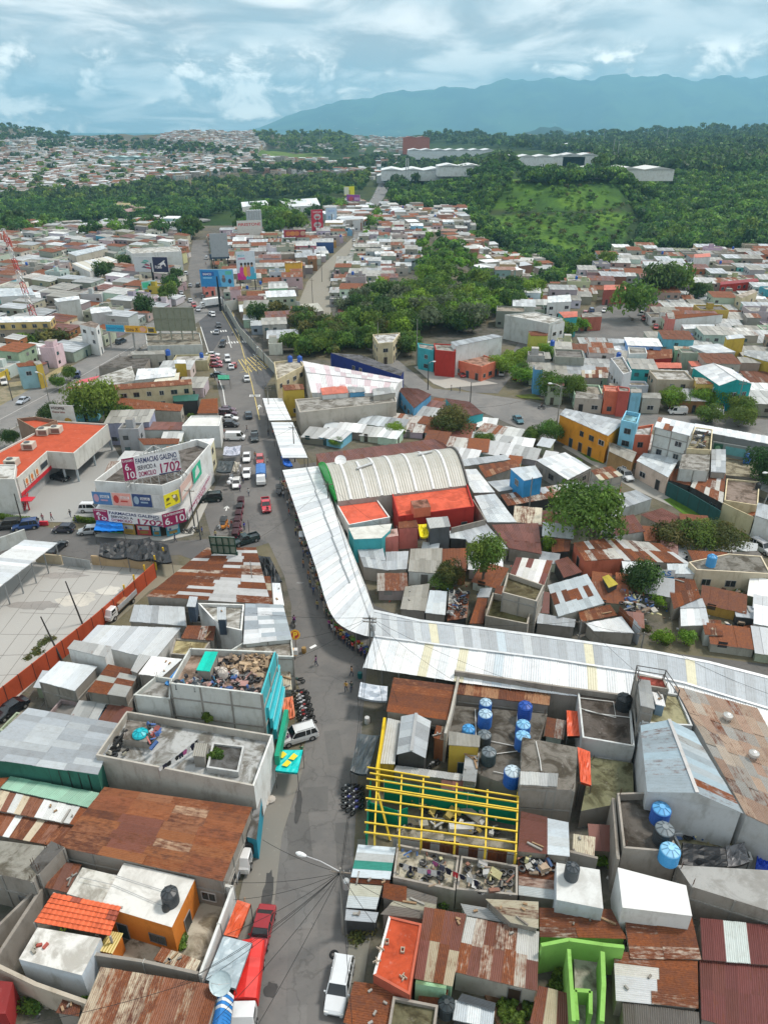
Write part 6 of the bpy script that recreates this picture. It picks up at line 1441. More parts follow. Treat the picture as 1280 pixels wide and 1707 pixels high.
for i,(x,y,fx,fy,k,c,l) in enumerate(((16,880,4,881,'suv',(.02,.022,.025),'black sport utility at the left edge of the side road'),(45,881,30,883,'suv',(.03,.07,.20),'dark blue sport utility behind the black one'),(108,886,95,886,'hatch',(.03,.032,.05),'dark navy hatchback on the side road'),(150,889,138,890,'hatch',(.42,.44,.46),'silver hatchback beside the blue tent'),(352,835,342,836,'suv',(.01,.025,.022),'large dark green sport utility parked across the corner'),(412,793,411,800,'sedan',(.78,.78,.78),'white sedan second in the queue by the balloons'),(412,766,411,774,'sedan',(.78,.78,.78),'white sedan at the back of the queue'),(395,810,394,818,'hatch',(.78,.78,.78),'white hatchback at the front of the balloon row'),(434,770,434,777,'hatch',(.50,.08,.08),'faded red hatchback driving down the street'),(444,847,445,855,'pickup',(.58,.03,.05),'bright red pickup in the middle of the junction'),(425,732,425,738,'pickup',(.04,.05,.055),'dark grey pickup following up the street'),(415,695,414,690,'sedan',(.05,.07,.09),'dark blue grey car near the lane arrows'),(412,634,411,628,'sedan',(.72,.73,.74),'white sedan crossing the yellow hatching'),(386,614,385,608,'sedan',(.72,.73,.74),'white sedan between two lanes before the hatching'),(410,905,400,908,'pickup',(.012,.03,.03),'dark green pickup behind the green billboard frame'),(20,1188,5,1198,'sedan',(.012,.014,.018),'shiny black sedan beside the orange fence'),(498,1232,478,1238,'suv',(.66,.66,.66),'white roofed sport utility nosing onto the pavement'),(438,1556,431,1584,'sedan',(.30,.012,.018),'long dark red sedan parked at the kerb'),(566,1650,560,1680,'suv',(.66,.68,.70),'white sport utility parked at the right kerb'),(70,745,60,745,'suv',(.02,.03,.06),'navy van parked behind the red roofed restaurant'),(155,812+40,166,852,'suv',(.7,.7,.72),'white car parked beside the pharmacy'),(102,800,112,802,'sedan',(.015,.015,.017),'black car under the restaurant overhang'),(863,703,868,708,'sedan',(.04,.14,.18),'teal car parked on the right hand road'),(1041,797,1046,801,'suv',(.6,.62,.64),'silver car on the grass edge of the lane'),(948,735,953,739,'hatch',(.6,.02,.03),'red hatchback in front of the orange building'),(1268,918,1278,924,'suv',(.5,.5,.52),'silver car at the right edge of the lane'),(40,671,33,675,'sedan',(.42,.46,.52),'silver blue sedan driving on the left boulevard'),(203,572,212,568,'suv',(.03,.05,.07),'dark car on the left boulevard bend'),(870,838,876,840,'hatch',(.6,.6,.62),'white car under the rusty carport roof'),(855,842,860,843,'hatch',(.4,.4,.42),'grey car under the rusty carport roof'))):CAR(k,c,x,y,fx,fy,l)
TRUCK('canvas_truck',(.62,.02,.015),416,1658,410,1703,'small white truck with bright red canvas cover');
TRUCK('canvas_truck',(.05,.16,.42),436,800,436,810,'white truck with blue canvas facing down the street')
CAR('van',(.78,.79,.8),393,733,404,733,'white delivery van parked nose out by the tarp stall')
for i,(y,c,l) in enumerate(((686,(.10,.03,.05),'dark maroon car parked in the upper bay'),(693,(.08,.03,.05),'plum coloured car beneath the maroon one'),(701,(.7,.7,.7),'white car parked above the black one'),(711,(.02,.02,.025),'black car parked below the white one'),(612,(.3,.03,.05),'dark red car above another red car'),(607,(.35,.04,.06),'wine red car in the middle bay'),(594,(.7,.7,.7),'white car at the top of the parking bay'),(600,(.6,.2,.2),'pink red car tucked behind the white one'),(628,(.04,.06,.07),'slate car beside the green awning'))):CAR(('sedan','suv','sedan','hatch')[i % 4],c,386-(712-y)*.26,y,398-(712-y)*.26,y,l)
# market stalls in the street
AWN('white plastic stall cover on the pavement above the dark one',[(374,745),(402,742),(400,757),(372,758)],2.6,(.45,.47,.55),wave=1);AWN('dark grey tarp stall cover near the balloons',[(365,768),(390,768),(385,786),(361,785)],3.0,(.035,.045,.05),wave=.3);AWN('pale net flap hanging beside the dark stall',[(391,769),(400,771),(396,785),(388,784)],2.8,(.45,.42,.36),wave=1)
AWN('bright blue tarp between two market roofs',[(468,760),(480,762),(488,776),(473,774)],3.2,(.02,.14,.55),wave=.8);AWN('bright blue pitched tent by the pharmacy corner',[(162,867),(203,867),(207,884),(157,884)],2.6,(.0,.17,.62),sag=.1)
AWN('black glossy tarp stall at the striped warehouse front',[(428,925),(450,928),(470,968),(442,972)],3.4,(.022,.025,.028),wave=.9);AWN('long slate tarp over the pavement stalls',[(597,1222),(632,1226),(612,1290),(584,1284)],3.0,(.05,.065,.075),wave=.3);AWN('green awning over parked cars on the upper street',[(363,625),(382,625),(383,632),(364,632)],2.8,(.02,.25,.14),sag=.05)
for i,(x,y) in enumerate(((400,787),(396,795),(387,803),(386,809),(383,815))):p=P(x,y,0);t=thing('balloon','white round balloon floating low beside the parked white cars','balloon',p,group='white balloons for sale');m=MB();m.lathe(p+Vector((0,0,1.0)),[(0.01,0),(.32,.12),(.45,.42),(.36,.75),(0,.9)],(.75,.75,.78),12);m.build('bladder','plastic',t,True);m=MB();m.tube([p,p+Vector((0,0,1.0))],.015,(.4,.4,.4),4);m.build('string','cloth',t)
for i in range(6):TUK(403-i*1.7,843+i*11,405-i*1.7,836+i*11,(.20,.02,.04),['topmost maroon three wheeler of the queue','maroon three wheeler second from the top of the queue','maroon three wheeler third in the queue','maroon three wheeler fourth in the queue','maroon three wheeler fifth in the queue','lowest maroon three wheeler beside the people'][i],'queue of maroon three wheelers',(.04,.008,.012) if i !=1 else (.02,.02,.022))
TUK(374,879,372,885,(.62,.22,.02),'orange three wheeler next to the maroon queue');TUK(466,824,466,831,(.03,.03,.035),'dark three wheeler driving by the market roof');TUK(505,905,505,912,(.5,.2,.04),'orange three wheeler with white roof by the market',roofc=(.6,.62,.65))
ORD='topmost second third fourth fifth sixth seventh eighth ninth tenth eleventh twelfth thirteenth fourteenth fifteenth last'.split()
mg='motorcycles parked along the turquoise building'
for i in range(16):MOTO(499+(i % 2)*5+i*.8,1160+i*3.3,1.9+(i % 3)*.25,random.choice([(.3,.02,.02),(.02,.02,.03),(.03,.05,.25),(.5,.5,.52)]),ORD[i]+' motorcycle down the tight row by the orange awning',mg)
for i in range(12):MOTO(584+(i % 3)*6,1318+i*3.3,1.7+(i % 3)*.3,random.choice([(.02,.02,.03),(.05,.05,.06),(.04,.04,.2)]),ORD[i]+' dark motorcycle down the cluster below the slate tarp','motorcycles below the slate tarp')
for x,y,a,c,l in ((491,1042,.2,(.2,.02,.1),'purple motorcycle ridden up the empty street'),(497,1140,1.7,(.02,.06,.05),'dark motorcycle alone on the pavement edge'),(325,886,1.2,(.5,.5,.5),'silver motorcycle at the pharmacy corner'),(312,890,1.4,(.05,.05,.05),'black motorcycle leaning at the pharmacy corner'),(540,997,.1,(.05,.05,.06),'black motorcycle beside the curved market roof'),(902,682,1.2,(.03,.03,.03),'motorcycle riding along the right hand road')):MOTO(x,y,a,c,l)
for x,y,a,sh,l,po in ((577,1153,3.0,(.45,.25,.03),'person in a yellow brown vest and pink cap walking','walk'),(586,1153,3.2,(.05,.07,.06),'person in dark clothes walking beside the vest wearer','walk'),(406,806,2.8,(.02,.02,.02),'person in black standing by the white hatchback','stand'),(448,727,0,(.03,.03,.03),'person in black near the middle market roof','walk'),(456,727,.5,(.5,.2,.15),'person in red near the middle market roof','walk'),(293,903,1.8,(.02,.03,.08),'person in navy crossing the side road','walk'),(408,884,1.1,(.03,.04,.3),'person in blue beside the three wheelers','stand'),(404,892,2.1,(.55,.2,.25),'person in pink on a scooter by the rickshaws','stand'),(382,887,2.6,(.7,.2,.03),'person in an orange vest by the rickshaw','stand'),(521,948,.3,(.35,.38,.4),'person in a grey shirt walking by the long roof','walk'),(338,892,1.5,(.03,.06,.25),'person in blue jeans at the green billboard frame','stand'),(128,873,2.0,(.03,.04,.12),'person in dark blue on the forecourt','walk'),(88,868,2.6,(.25,.03,.05),'person in a red top beside the hedge','walk'),(73,870,.5,(.3,.08,.1),'person in maroon beside the hedge','walk'),(491,1041,.2,(.15,.02,.15),'rider in purple on the lone motorcycle','ride'),(902,682,1.2,(.03,.03,.03),'rider on the right hand road','ride'),(752,652,1.4,(.05,.05,.08),'person standing by the junction kerb','stand'),(766,655,1.0,(.05,.06,.05),'person with a cart near the junction kerb','stand'),(359,634,.3,(.1,.1,.1),'person walking on the upper pavement','walk'),(388,560,.3,(.6,.6,.6),'person on the yellow lined lane edge','walk'),(552,1003,2.2,(.1,.02,.1),'person on foot beside the curved roof','walk'),(546,1012,2.2,(.4,.4,.4),'person in grey beside the curved roof','walk')):PERSON(x,y,a,sh,l,po)
# crowd and stalls under the curve
sr=random.Random(11);SL=['low vegetable stall heaped with mixed produce','stall stacked with green produce','stall of red fruit crates','stall of yellow fruit crates','stall with white sacks','stall with blue crates']
for i in range(13):
 f=i/12;x=552+58*f;y=1040+48*f**.8;p=P(x+3,y+4,0);k=i % 6
 c=[(.2,.25,.06),(.10,.28,.04),(.5,.05,.04),(.6,.45,.05),(.6,.58,.52),(.05,.12,.4)][k];t=thing('market_stall',SL[k]+(' towards the street bend' if i<6 else ' towards the market corner'),'market stall',p,group='produce stalls under the curved roof')
 m=MB();m.box(p+Vector((0,0,.7)),(1.2,.8,.08),(.3,.2,.12),i*.3);m.build('table','wall',t)
 for s in (-1,1):m=MB();m.box(p+Vector((s*.45,0,.34)),(.08,.7,.66),(.25,.17,.1));m.build('leg','wall',t)
 for q in range(6):m=MB();b=sr.uniform(.6,1.3);m.box(p+Vector((sr.uniform(-.45,.45),sr.uniform(-.3,.3),.84+sr.random()*.15)),(.32,.3,.22),tuple(min(1,z_*b) for z_ in c),sr.random());m.build('produce','plastic',t)
 PERSON(0,0,sr.random()*6,sr.choice([(.5,.05,.05),(.6,.6,.6),(.05,.07,.3),(.1,.1,.1),(.5,.3,.05),(.3,.05,.2)]),'shopper standing at the stalls under the curved market roof','stand',p=P(x-4+sr.random()*4,y+8+sr.random()*3,0),group='shoppers at the curved roof')
# street side clutter
for x,y,c,l in ((600,1130,(.0,.10,.10),'teal barrel at the market corner kerb'),(606,1238,(.4,.03,.03),'red basket stack beside the slate tarp'),(612,1205,(.5,.5,.5),'white bucket stack above the slate tarp'),(507,1088,(.28,.17,.05),'brown crate near the round red sign')):
 p=P(x,y,0);t=thing('barrel',l,'barrel',p);m=MB();m.lathe(p,[(.3,0),(.34,.3),(.34,.6),(.3,.9),(0,.88)],c,14);m.build('drum','plastic',t)
p=P(557,1592,0);t=thing('tyre','old tyre lying on the kerb behind the white car','tyre',p);m=MB();m.lathe(p,[(.2,.02),(.36,0),(.42,.1),(.36,.2),(.2,.18),(.2,.02)],(.015,.015,.017),18);m.build('ring','rubber',t)
p=P(444,1340,0);t=thing('cloth_bundle','crumpled white cloth bundle on the pavement','bundle',p);m=MB();
for k in range(5):m.lathe(p+Vector((jr.uniform(-.5,.5),jr.uniform(-.5,.5),.1)),[(.45,0),(.5,.2),(.3,.4),(0,.5)],(.42,.38,.34),9)
m.build('cloth','cloth',t,True)

# market side life: pedestrians, parasols and goods along the roofs
EDG=[(471,784),(497,860),(528,950),(548,1010)];GD=[(.28,.06,.05),(.05,.09,.24),(.34,.27,.1),(.07,.18,.09),(.42,.42,.42),(.2,.07,.17),(.34,.17,.07)]
for i in range(30):
 f=i/30*3;k=min(2,int(f));a,b=EDG[k],EDG[k+1];u=f-k;x,y=a[0]+(b[0]-a[0])*u,a[1]+(b[1]-a[1])*u+24
 p=P(x+sr.uniform(2,9),y,0);c=sr.choice(GD);cn={0:'red',1:'blue',2:'yellow',3:'green',4:'white',5:'purple',6:'orange'}[GD.index(c)]
 if i % 2:PERSON(0,0,sr.random()*6,c,'shopper in a %s top walking along the long market roof' % cn,sr.choice(['walk','stand']),p=p-Vector((sr.uniform(.6,1.8),0,0)),group='shoppers along the market roof')
 t=thing('goods_table','table of %s goods under the edge of the long market roof' % cn,'goods table',p,group='goods tables along the market roof');m=MB();m.box(p+Vector((0,0,.7)),(1.3,.9,.06),(.3,.25,.2),.4);m.build('table','wall',t)
 for s in (-1,1):m=MB();m.box(p+Vector((s*.5,0,.35)),(.06,.7,.66),(.2,.15,.1),.4);m.build('leg','wall',t)
 for q in range(3):m=MB();m.box(p+Vector((sr.uniform(-.4,.4),sr.uniform(-.25,.25),.88)),(.4,.3,.3),tuple(z_*sr.uniform(.6,1.2) for z_ in c),sr.random()*3);m.build('goods','plastic',t)
for i in range(26):
 x,y=sr.choice([(sr.uniform(438,452),sr.uniform(670,760)),(sr.uniform(395,470),sr.uniform(640,900)),(sr.uniform(365,380),sr.uniform(640,760)),(sr.uniform(340,420),sr.uniform(880,905)),(sr.uniform(480,600),sr.uniform(1050,1300)),(sr.uniform(300,345),sr.uniform(430,520)),(sr.uniform(60,160),sr.uniform(862,874))]);c=sr.choice(GD+[(.03,.03,.03)]*3)
 PERSON(x,y,sr.random()*6,c,'pedestrian in a %s top out on the open street' % ('dark' if c[0]<.04 else {0:'red',1:'blue',2:'yellow',3:'green',4:'white',5:'purple',6:'orange'}[GD.index(c)]),'walk',group='pedestrians on the street')
lm=MB()
for i in range(600):
 x,y=sr.choice([(sr.uniform(640,1270),sr.uniform(1180,1700)),(sr.uniform(0,430),sr.uniform(1150,1700)),(sr.uniform(600,1270),sr.uniform(900,1060))]);p=P(x,y,0);c=sr.choice([(.5,.48,.42),(.3,.2,.14),(.1,.1,.1),(.05,.15,.35),(.45,.1,.08),(.6,.6,.6),(.2,.18,.15)]);lm.box(p+Vector((0,0,.1)),(sr.uniform(.08,.4),sr.uniform(.08,.3),sr.uniform(.05,.2)),c,sr.random()*3)
o=lm.build('litter','wall');tag(o,'litter and rubble strewn over streets and yards','litter',kind='stuff')

MX=[(.45,.42,.36),(.3,.12,.07),(.5,.5,.5),(.2,.2,.2),(.4,.28,.18),(.05,.15,.4),(.55,.5,.2)]
junk([(1024,985),(1085,996),(1100,1028),(1040,1020)],1.6,90,MX,'heap of planks tyres and tins on the shack roofs of the right lots',(.2,.9))
junk([(1204,1040),(1275,1050),(1278,1090),(1215,1085)],.1,60,MX,'junk strewn over the muddy right hand yard',(.2,.8));junk([(1190,985),(1270,975),(1275,1000),(1200,1008)],.1,40,MX,'scattered scrap in the yard below the cream building',(.2,.7))
junk([(745,985),(782,990),(778,1030),(746,1034)],1.9,36,MX,'scrap weighing down the collapsed rust shed',(.2,.6));junk([(862,1420),(925,1432),(925,1460),(864,1458)],2.4,46,MX,'planks and grates on the messy patched roof',(.2,.9))
junk([(1157,722),(1184,726),(1180,752),(1142,750)],5.7,40,MX,'household junk on the terrace behind the block hall',(.2,.8));junk([(770,1436),(858,1450),(856,1494),(766,1484)],2.45,46,MX,'crates and tins about the second littered yard',(.15,.7));junk([(665,1418),(760,1436),(755,1484),(660,1464)],2.45,36,MX,'rubbish on the floor of the laundry yard',(.1,.5))
junk([(1120,1392),(1230,1385),(1235,1402),(1130,1402)],2.05,30,MX,'loose things on the floor of the sunken yard',(.15,.6));junk([(660,1330),(860,1352),(858,1400),(650,1378)],.3,60,[(.6,.6,.58),(.66,.46,.03),(.35,.3,.22),(.4,.38,.3)],'building materials under the yellow steel frame',(.2,1.2))
B('orange tin ramp lying in the muddy right hand yard',[(1238,1044),(1262,1040),(1268,1068),(1246,1074)],.8,'orange','white',win=0,occ=False);B('yellow slatted bench board on the bright zinc cluster',[(1003,962),(1014,958),(1030,974),(1014,980)],3.2,[(.6,.5,.08,.05)],'dark',win=0,occ=False)
for i,(x,y) in enumerate(((48,1096),(58,1084),(68,1074),(80,1066),(86,1068),(62,1090))):BUSH(x,y,1.3,'olive',['lowest','second','third','fourth','topmost','middle'][i]+' olive weed clump along the parking lot fence',.35,seed=i,n=500)
# ------------------------------------------------------------ pharmacy building
MAG=(.32,.015,.09);NAVY=(.02,.03,.12);WHT=(.75,.74,.75)
gp=[(206,776),(330,742),(352,750),(303,808),(272,820),(160,812)]
t=B('white corner pharmacy building covered in large banners',gp,7.0,'slab','white',par=1.3,slabc=(.15,.135,.125),win=0,cat='shop',name='pharmacy',tr=False)
PH=t
pw=[P(x,y,7) for x,y in gp]
def facing(a,b,z0,z1,f0,f1,off=.12):
 """board on the wall from a to b (left to right as seen)"""
 A=Vector((a.x,a.y,0));D_=Vector((b.x-a.x,b.y-a.y,0));n=D_.cross(Vector((0,0,1))).normalized()
 o=A+D_*f0+n*(off)+Vector((0,0,z0));return o,D_*(f1-f0),Vector((0,0,z1-z0))
A0,A1,A2,A3=pw[5],pw[4],pw[3],pw[2]
# banners between storeys
def banner(par,o,R,U,top_text=True,mode='full'):
 b=Board(par,o,R,U,WHT,th=.08)
 if mode=='full':
  b.rect(0,0,.21,1,MAG);b.text('TE ATENDEMOS',.01,.83,.10,.18,WHT,.01);b.text('6.',.035,.46,.30,.10,WHT,.015);b.text('10.',.025,.08,.30,.16,WHT,.015)
  b.text('FARMACIAS GALENO',.23,.68,.24,.72,NAVY,.018);b.text('SERVICIO A',.25,.38,.2,.32,(.05,.04,.06),.02);b.text('DOMICILIO',.25,.08,.22,.30,MAG,.018);b.text('1702',.60,.08,.44,.36,MAG,.018);b.text('PBX',.86,.54,.1,.1,NAVY,.01)
  b.rect(.6,.0,.98,.05,NAVY)
 else:
  b.rect(0,0,1,1,MAG);b.text('TE ATENDEMOS',.06,.76,.14,.85,WHT,.02);b.text('6.',.08,.14,.5,.3,WHT,.015);b.text('10.',.48,.14,.5,.46,WHT,.015)
 return b
o,R,U=facing(A0,A1,.0,1,0,1)
def px_board(px,z_of_base,U_len):# lower-left and lower-right px at a height, vertical board
 a=P(*px[0],z_of_base);b=P(*px[1],z_of_base);return a,b-a,Vector((0,0,U_len))
o,R,U=px_board(((161,864),(275,876)),3.2,2.3);o.y-=.6;banner(PH,o,R,U)
o,R,U=px_board(((275,877),(313,866)),3.2,2.6);o.y-=.6;banner(PH,o,R,U,mode='half')
m=MB();q=[P(158,862,3.0),P(276,876,3.0),P(316,862,3.0),P(352,792,3.0),P(335,790,3.0),P(300,845,3.0),P(270,852,3.0),P(165,845,3.0)]
m.prism([(p.x,p.y,0) for p in q],2.9,3.15,(.5,.5,.5),bot=True);m.build('canopy','paint',PH)
# small advertisement panels under the parapet
for px,c1,c2 in ((((158,839),(189,841)),(.08,.2,.42),(.5,.3,.4)),(((191,841),(222,843)),(.75,.35,.3),(.5,.04,.03)),(((224,843),(256,845)),(.03,.06,.18),(.3,.4,.5)),(((258,846),(270,846)),(.6,.6,.6),(.55,.55,.55))):
 o,R,U=px_board(px,5.3,2.5);o.y-=.25;b=Board(PH,o,R,U,c1,th=.06)
 if px[0][0]<250:b.disc(.2,.5,.14,.32,c2);b.rect(.42,.55,.9,.75,WHT);b.rect(.42,.3,.8,.42,c2);b.text('SALUD',.45,.58,.14,.4,c1,.02)
o,R,U=px_board(((277,847),(302,836)),5.6,2.6);o.y-=.3;b=Board(PH,o,R,U,(.78,.66,.02),th=.1);b.disc(.25,.62,.12,.1,(.15,.12,.02));b.rect(.1,.2,.38,.3,(.2,.16,.03));b.poly([(.5,.8),(.85,.7),(.9,.3),(.75,.15),(.6,.45)],(.25,.2,.05));b.disc(.66,.62,.1,.12,(.75,.7,.6));b.text('24',.12,.5,.16,.2,(.1,.08,.02),.018)
o,R,U=px_board(((304,836),(322,810)),5.0,3.0);b=Board(PH,o,R,U,(.62,.42,.36),th=.1);b.rect(.1,.2,.9,.5,(.7,.65,.6))
o,R,U=px_board(((324,807),(337,789)),5.0,3.0);b=Board(PH,o,R,U,(.02,.42,.24),th=.1);b.poly([(.2,.2),(.8,.3),(.6,.9),(.3,.7)],(.6,.65,.6))
o,R,U=px_board(((314,866),(352,800)),2.6,1.8);o.x+=.1;b=Board(PH,o,R,U,(.66,.62,.64),th=.1);b.text('FARMACIAS GALENO',.04,.5,.3,.9,MAG,.02);b.text('1702',.3,.1,.3,.4,MAG,.018)
for px,c in ((((165,884),(183,886)),(.03,.12,.30)),(((184,886),(206,888)),(.10,.35,.12)),(((208,888),(228,890)),(.45,.28,.05)),(((231,890),(254,891)),(.45,.06,.06)),(((257,892),(270,892)),(.05,.25,.35)),(((280,893),(302,887)),(.05,.28,.40))):
 o,R,U=px_board(px,.3,2.2);o.y-=.35;b=Board(PH,o,R,U,c,th=.05);b.rect(.1,.5,.9,.85,(.55,.6,.6));b.rect(.2,.15,.8,.4,(.3,.2,.05));b.disc(.3,.6,.1,.1,(.1,.1,.3))
m=MB();q=[P(160,888,0),P(272,895,0),P(310,886,0),P(350,815,0),P(356,820,0),P(322,892,0),P(275,903,0),P(160,895,0)];m.prism(q,0,.16,(.42,.41,.38));m.build('step','slab',PH)
o,R,U=px_board(((339,786),(350,770)),4.6,3.2);b=Board(PH,o,R,U,(.05,.34,.44),th=.1);b.rect(.1,.55,.9,.9,(.6,.62,.6));b.rect(.15,.1,.85,.4,(.5,.12,.1))
# rooftop truss and main banner
t=thing('billboard','rooftop banner on white truss frame above the pharmacy','billboard',P(250,860));WT=(.6,.6,.58)
z0=7.1;o=P(209,802,9.4);r_=P(303,785,9.4);R=r_-o;banner(t,o,R,Vector((0,0,4.2)))
for k in range(8):
 f=k/7;p=o+R*f;m=MB();m.bar((p.x,p.y+.2,z0),(p.x,p.y+.2,12.6),.12,WT);m.bar((p.x,p.y+.2,9.6),(p.x+.3,p.y+2.6,z0),.1,WT)
 m.build('frame_post','steel',t)
ap=P(243,764,11.5)+Vector((0,5,0));base_l=P(208,786,8.0);base_r=P(304,770,8.0)
for z in (8.0,9.3,10.6,11.9):
 for a,b in ((Vector((o.x,o.y+.3,z)),Vector((ap.x,ap.y,z))),(Vector((ap.x,ap.y,z)),Vector((r_.x,r_.y+.3,z)))):m=MB();m.bar(a,b,.13,WT);m.build('truss_rail','steel',t)
for a,b in ((o,ap),(ap,r_)):
 n=9
 for k in range(n+1):p=Vector((a.x,a.y,0)).lerp(Vector((b.x,b.y,0)),k/n);m=MB();m.bar((p.x,p.y+.2,z0),(p.x,p.y+.2,12.2),.11,WT);m.build('truss_bar','steel',t)
# ------------------------------------------------------------ fast food restaurant
RR=(.45,.085,.04)
t=B('fast food restaurant with orange-red roof and white parapets',[(97,704),(181,709),(124,758),(80,755),(30,800),(-40,806),(-30,770)],6.2,'slab',(.55,.54,.50),par=.35,slabc=RR,stain=.22,win=0,cat='restaurant',name='restaurant',base=2.9,tr=False)
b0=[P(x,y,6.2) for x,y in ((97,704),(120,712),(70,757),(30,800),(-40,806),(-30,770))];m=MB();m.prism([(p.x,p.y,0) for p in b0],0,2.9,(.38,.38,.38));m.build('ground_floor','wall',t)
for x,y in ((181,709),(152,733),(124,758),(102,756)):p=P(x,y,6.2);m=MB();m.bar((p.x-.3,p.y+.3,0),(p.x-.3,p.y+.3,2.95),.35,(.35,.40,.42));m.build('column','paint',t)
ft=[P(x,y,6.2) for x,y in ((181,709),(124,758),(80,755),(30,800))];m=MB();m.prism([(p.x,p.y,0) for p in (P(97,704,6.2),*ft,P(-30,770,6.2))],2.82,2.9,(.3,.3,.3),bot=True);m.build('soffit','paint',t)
for a,b in ((P(80,755,6.2),P(30,800,6.2)),):m=MB();n=Vector((1,-.9,0)).normalized()*.12;m.bar(a+n-Vector((0,0,3.1)),b+n-Vector((0,0,3.1)),.12,(.50,.02,.03),h=.7);m.build('red_band','paint',t)
a,b=P(80,755,6.2),P(30,800,6.2);d=a-b;
for f in (.16,.33,.50):bd=Board(t,b+d*f+Vector((.15,-.15,-2.5)),d*.12,Vector((0,0,1.8)),(.66,.60,.50),th=.06);bd.disc(.5,.55,.3,.32,(.6,.18,.04));bd.rect(.15,.08,.85,.2,(.5,.05,.04))
bd=Board(t,b+d*.70+Vector((.15,-.15,-2.0)),d*.22,Vector((0,0,1.1)),(.03,.04,.05),th=.08)
B('white upper volume at the restaurant left end',[(-30,775),(28,776),(25,800),(-40,800)],7.0,'slab',(.6,.6,.57),par=.2,slabc=(.5,.5,.48),win=0,cat='restaurant wing',name='restaurant_wing',tr=False)
B('curved end wall with small red roof behind the restaurant',[(30,703),(62,700),(97,706),(60,720)],6.8,'slab',(.25,.17,.12),par=.8,slabc=RR,stain=.2,win=0,cat='restaurant wing',name='restaurant_wing')
for x,y,l in ((50,748,'front air unit on the restaurant roof'),(74,724,'left air unit of the restaurant roof pair'),(95,721,'right air unit of the restaurant roof pair'),(22,776,'low air unit beside the white upper volume')):
 p=P(x,y,6.2);t2=thing('air_conditioner',l,'air conditioner',p);m=MB();m.box(p+Vector((0,0,.75)),(2.3,2.0,1.3),(.5,.47,.4));m.build('casing','paint',t2);m=MB();m.lathe(p+Vector((-.3,0,1.4)),[(.6,0),(.6,.12),(0,.1)],(.12,.12,.12),14);m.build('fan','steel',t2);m=MB();m.box(p+Vector((.2,-1.02,.75)),(1.7,.05,.9),(.2,.19,.17));m.build('grille','steel',t2)
t=thing('outside_stair','bright red steel stair in front of the restaurant','stair',P(45,860));C=(.52,.02,.04)
for k in range(9):m=MB();p=P(36,852,0)+Vector((0,k*.28,.25*k+.2));m.box(p,(1.5,.3,.06),C);m.build('tread','paint',t)
for s in (-.8,.8):m=MB();p=P(36,852,0)+Vector((s,0,0));m.bar(p+Vector((0,0,.3)),p+Vector((0,2.4,2.6)),.14,C,h=.3);m.bar(p+Vector((0,0,1.2)),p+Vector((0,2.4,3.5)),.08,C);m.build('stringer','paint',t)
m=MB();p=P(45,832,2.4);m.box(p,(2.6,1.8,.12),C);m.box(p+Vector((0,0,-1.2)),(.2,.2,2.4),C);m.box(P(66,872,.5),(3.2,.4,.8),C);m.build('landing','paint',t)
for lab,a,b in (('long clipped hedge left along the pavement',(-10,862),(64,872)),('short clipped hedge before the pharmacy',(126,868),(160,872))):
 A,B_=P(*a),P(*b);V,Cc=leafcloud(9,2600,1,1,6,.03,GREENS['mid']);n=len(V);r=np.random.default_rng(2);
 cen=np.array(A)+(np.array(B_)-np.array(A))*r.random((n,1))+np.stack([r.uniform(-.4,.4,n),r.uniform(-.5,.5,n),r.uniform(0,.9,n)],1);V=(V-V.mean(1,keepdims=True))*5+cen[:,None,:]
 o=bpy.data.objects.new('hedge',leafmesh('hedge',V,Cc));COL.objects.link(o);tag(o,lab,'hedge')
# whopper billboard
t=thing('billboard','white burger advertisement board beside the big tree','billboard',P(110,700));o=P(101,712,2.0);b=Board(t,P(93,720,2.5),P(131,722,2.5)-P(93,720,2.5),Vector((0,0,6.6)),(.62,.62,.58),th=.3);b.rect(0,0,.55,.16,(.62,.12,.02));b.rect(0,.16,.45,.28,(.32,.01,.02));b.text('WHOPPER',.04,.84,.10,.6,(.05,.01,.01),.018);b.text('Nueva Salsa',.06,.72,.08,.55,(.25,.05,.03),.01);b.disc(.68,.45,.16,.10,(.5,.28,.05));b.rect(.52,.40,.84,.44,(.12,.25,.03));b.disc(.68,.37,.16,.05,(.5,.25,.05))
for f in (.15,.85):p=P(93,720,0).lerp(P(131,722,0),f);m=MB();m.bar((p.x,p.y+.3,0),(p.x,p.y+.3,4),.3,(.4,.4,.4));m.build('post','steel',t)
# green framed billboard seen from behind
t=thing('billboard','green framed billboard seen from the back above the warehouse','billboard',P(375,925));o=P(354,921,5.4);r_=P(395,923,5.4);R=r_-o;b=Board(t,o,R,Vector((0,-.4,3.2)),(.17,.21,.17),th=.1)
for k in range(5):m=MB();m.bar(o+R*(k/4)+b.n*.1,o+R*(k/4)+Vector((0,-.4,3.2))+b.n*.1,.14,(.02,.08,.05));m.build('frame_bar','steel',t)
for k in range(3):m=MB();m.bar(o+Vector((0,-.2*k,1.6*k))+b.n*.14,r_+Vector((0,-.2*k,1.6*k))+b.n*.14,.14,(.02,.08,.05));m.build('frame_bar','steel',t)
for k in (0,4):m=MB();p=o+R*(k/4);m.bar((p.x,p.y+.2,0),(p.x,p.y+.2,5.6),.25,(.03,.08,.06));m.build('post','steel',t)
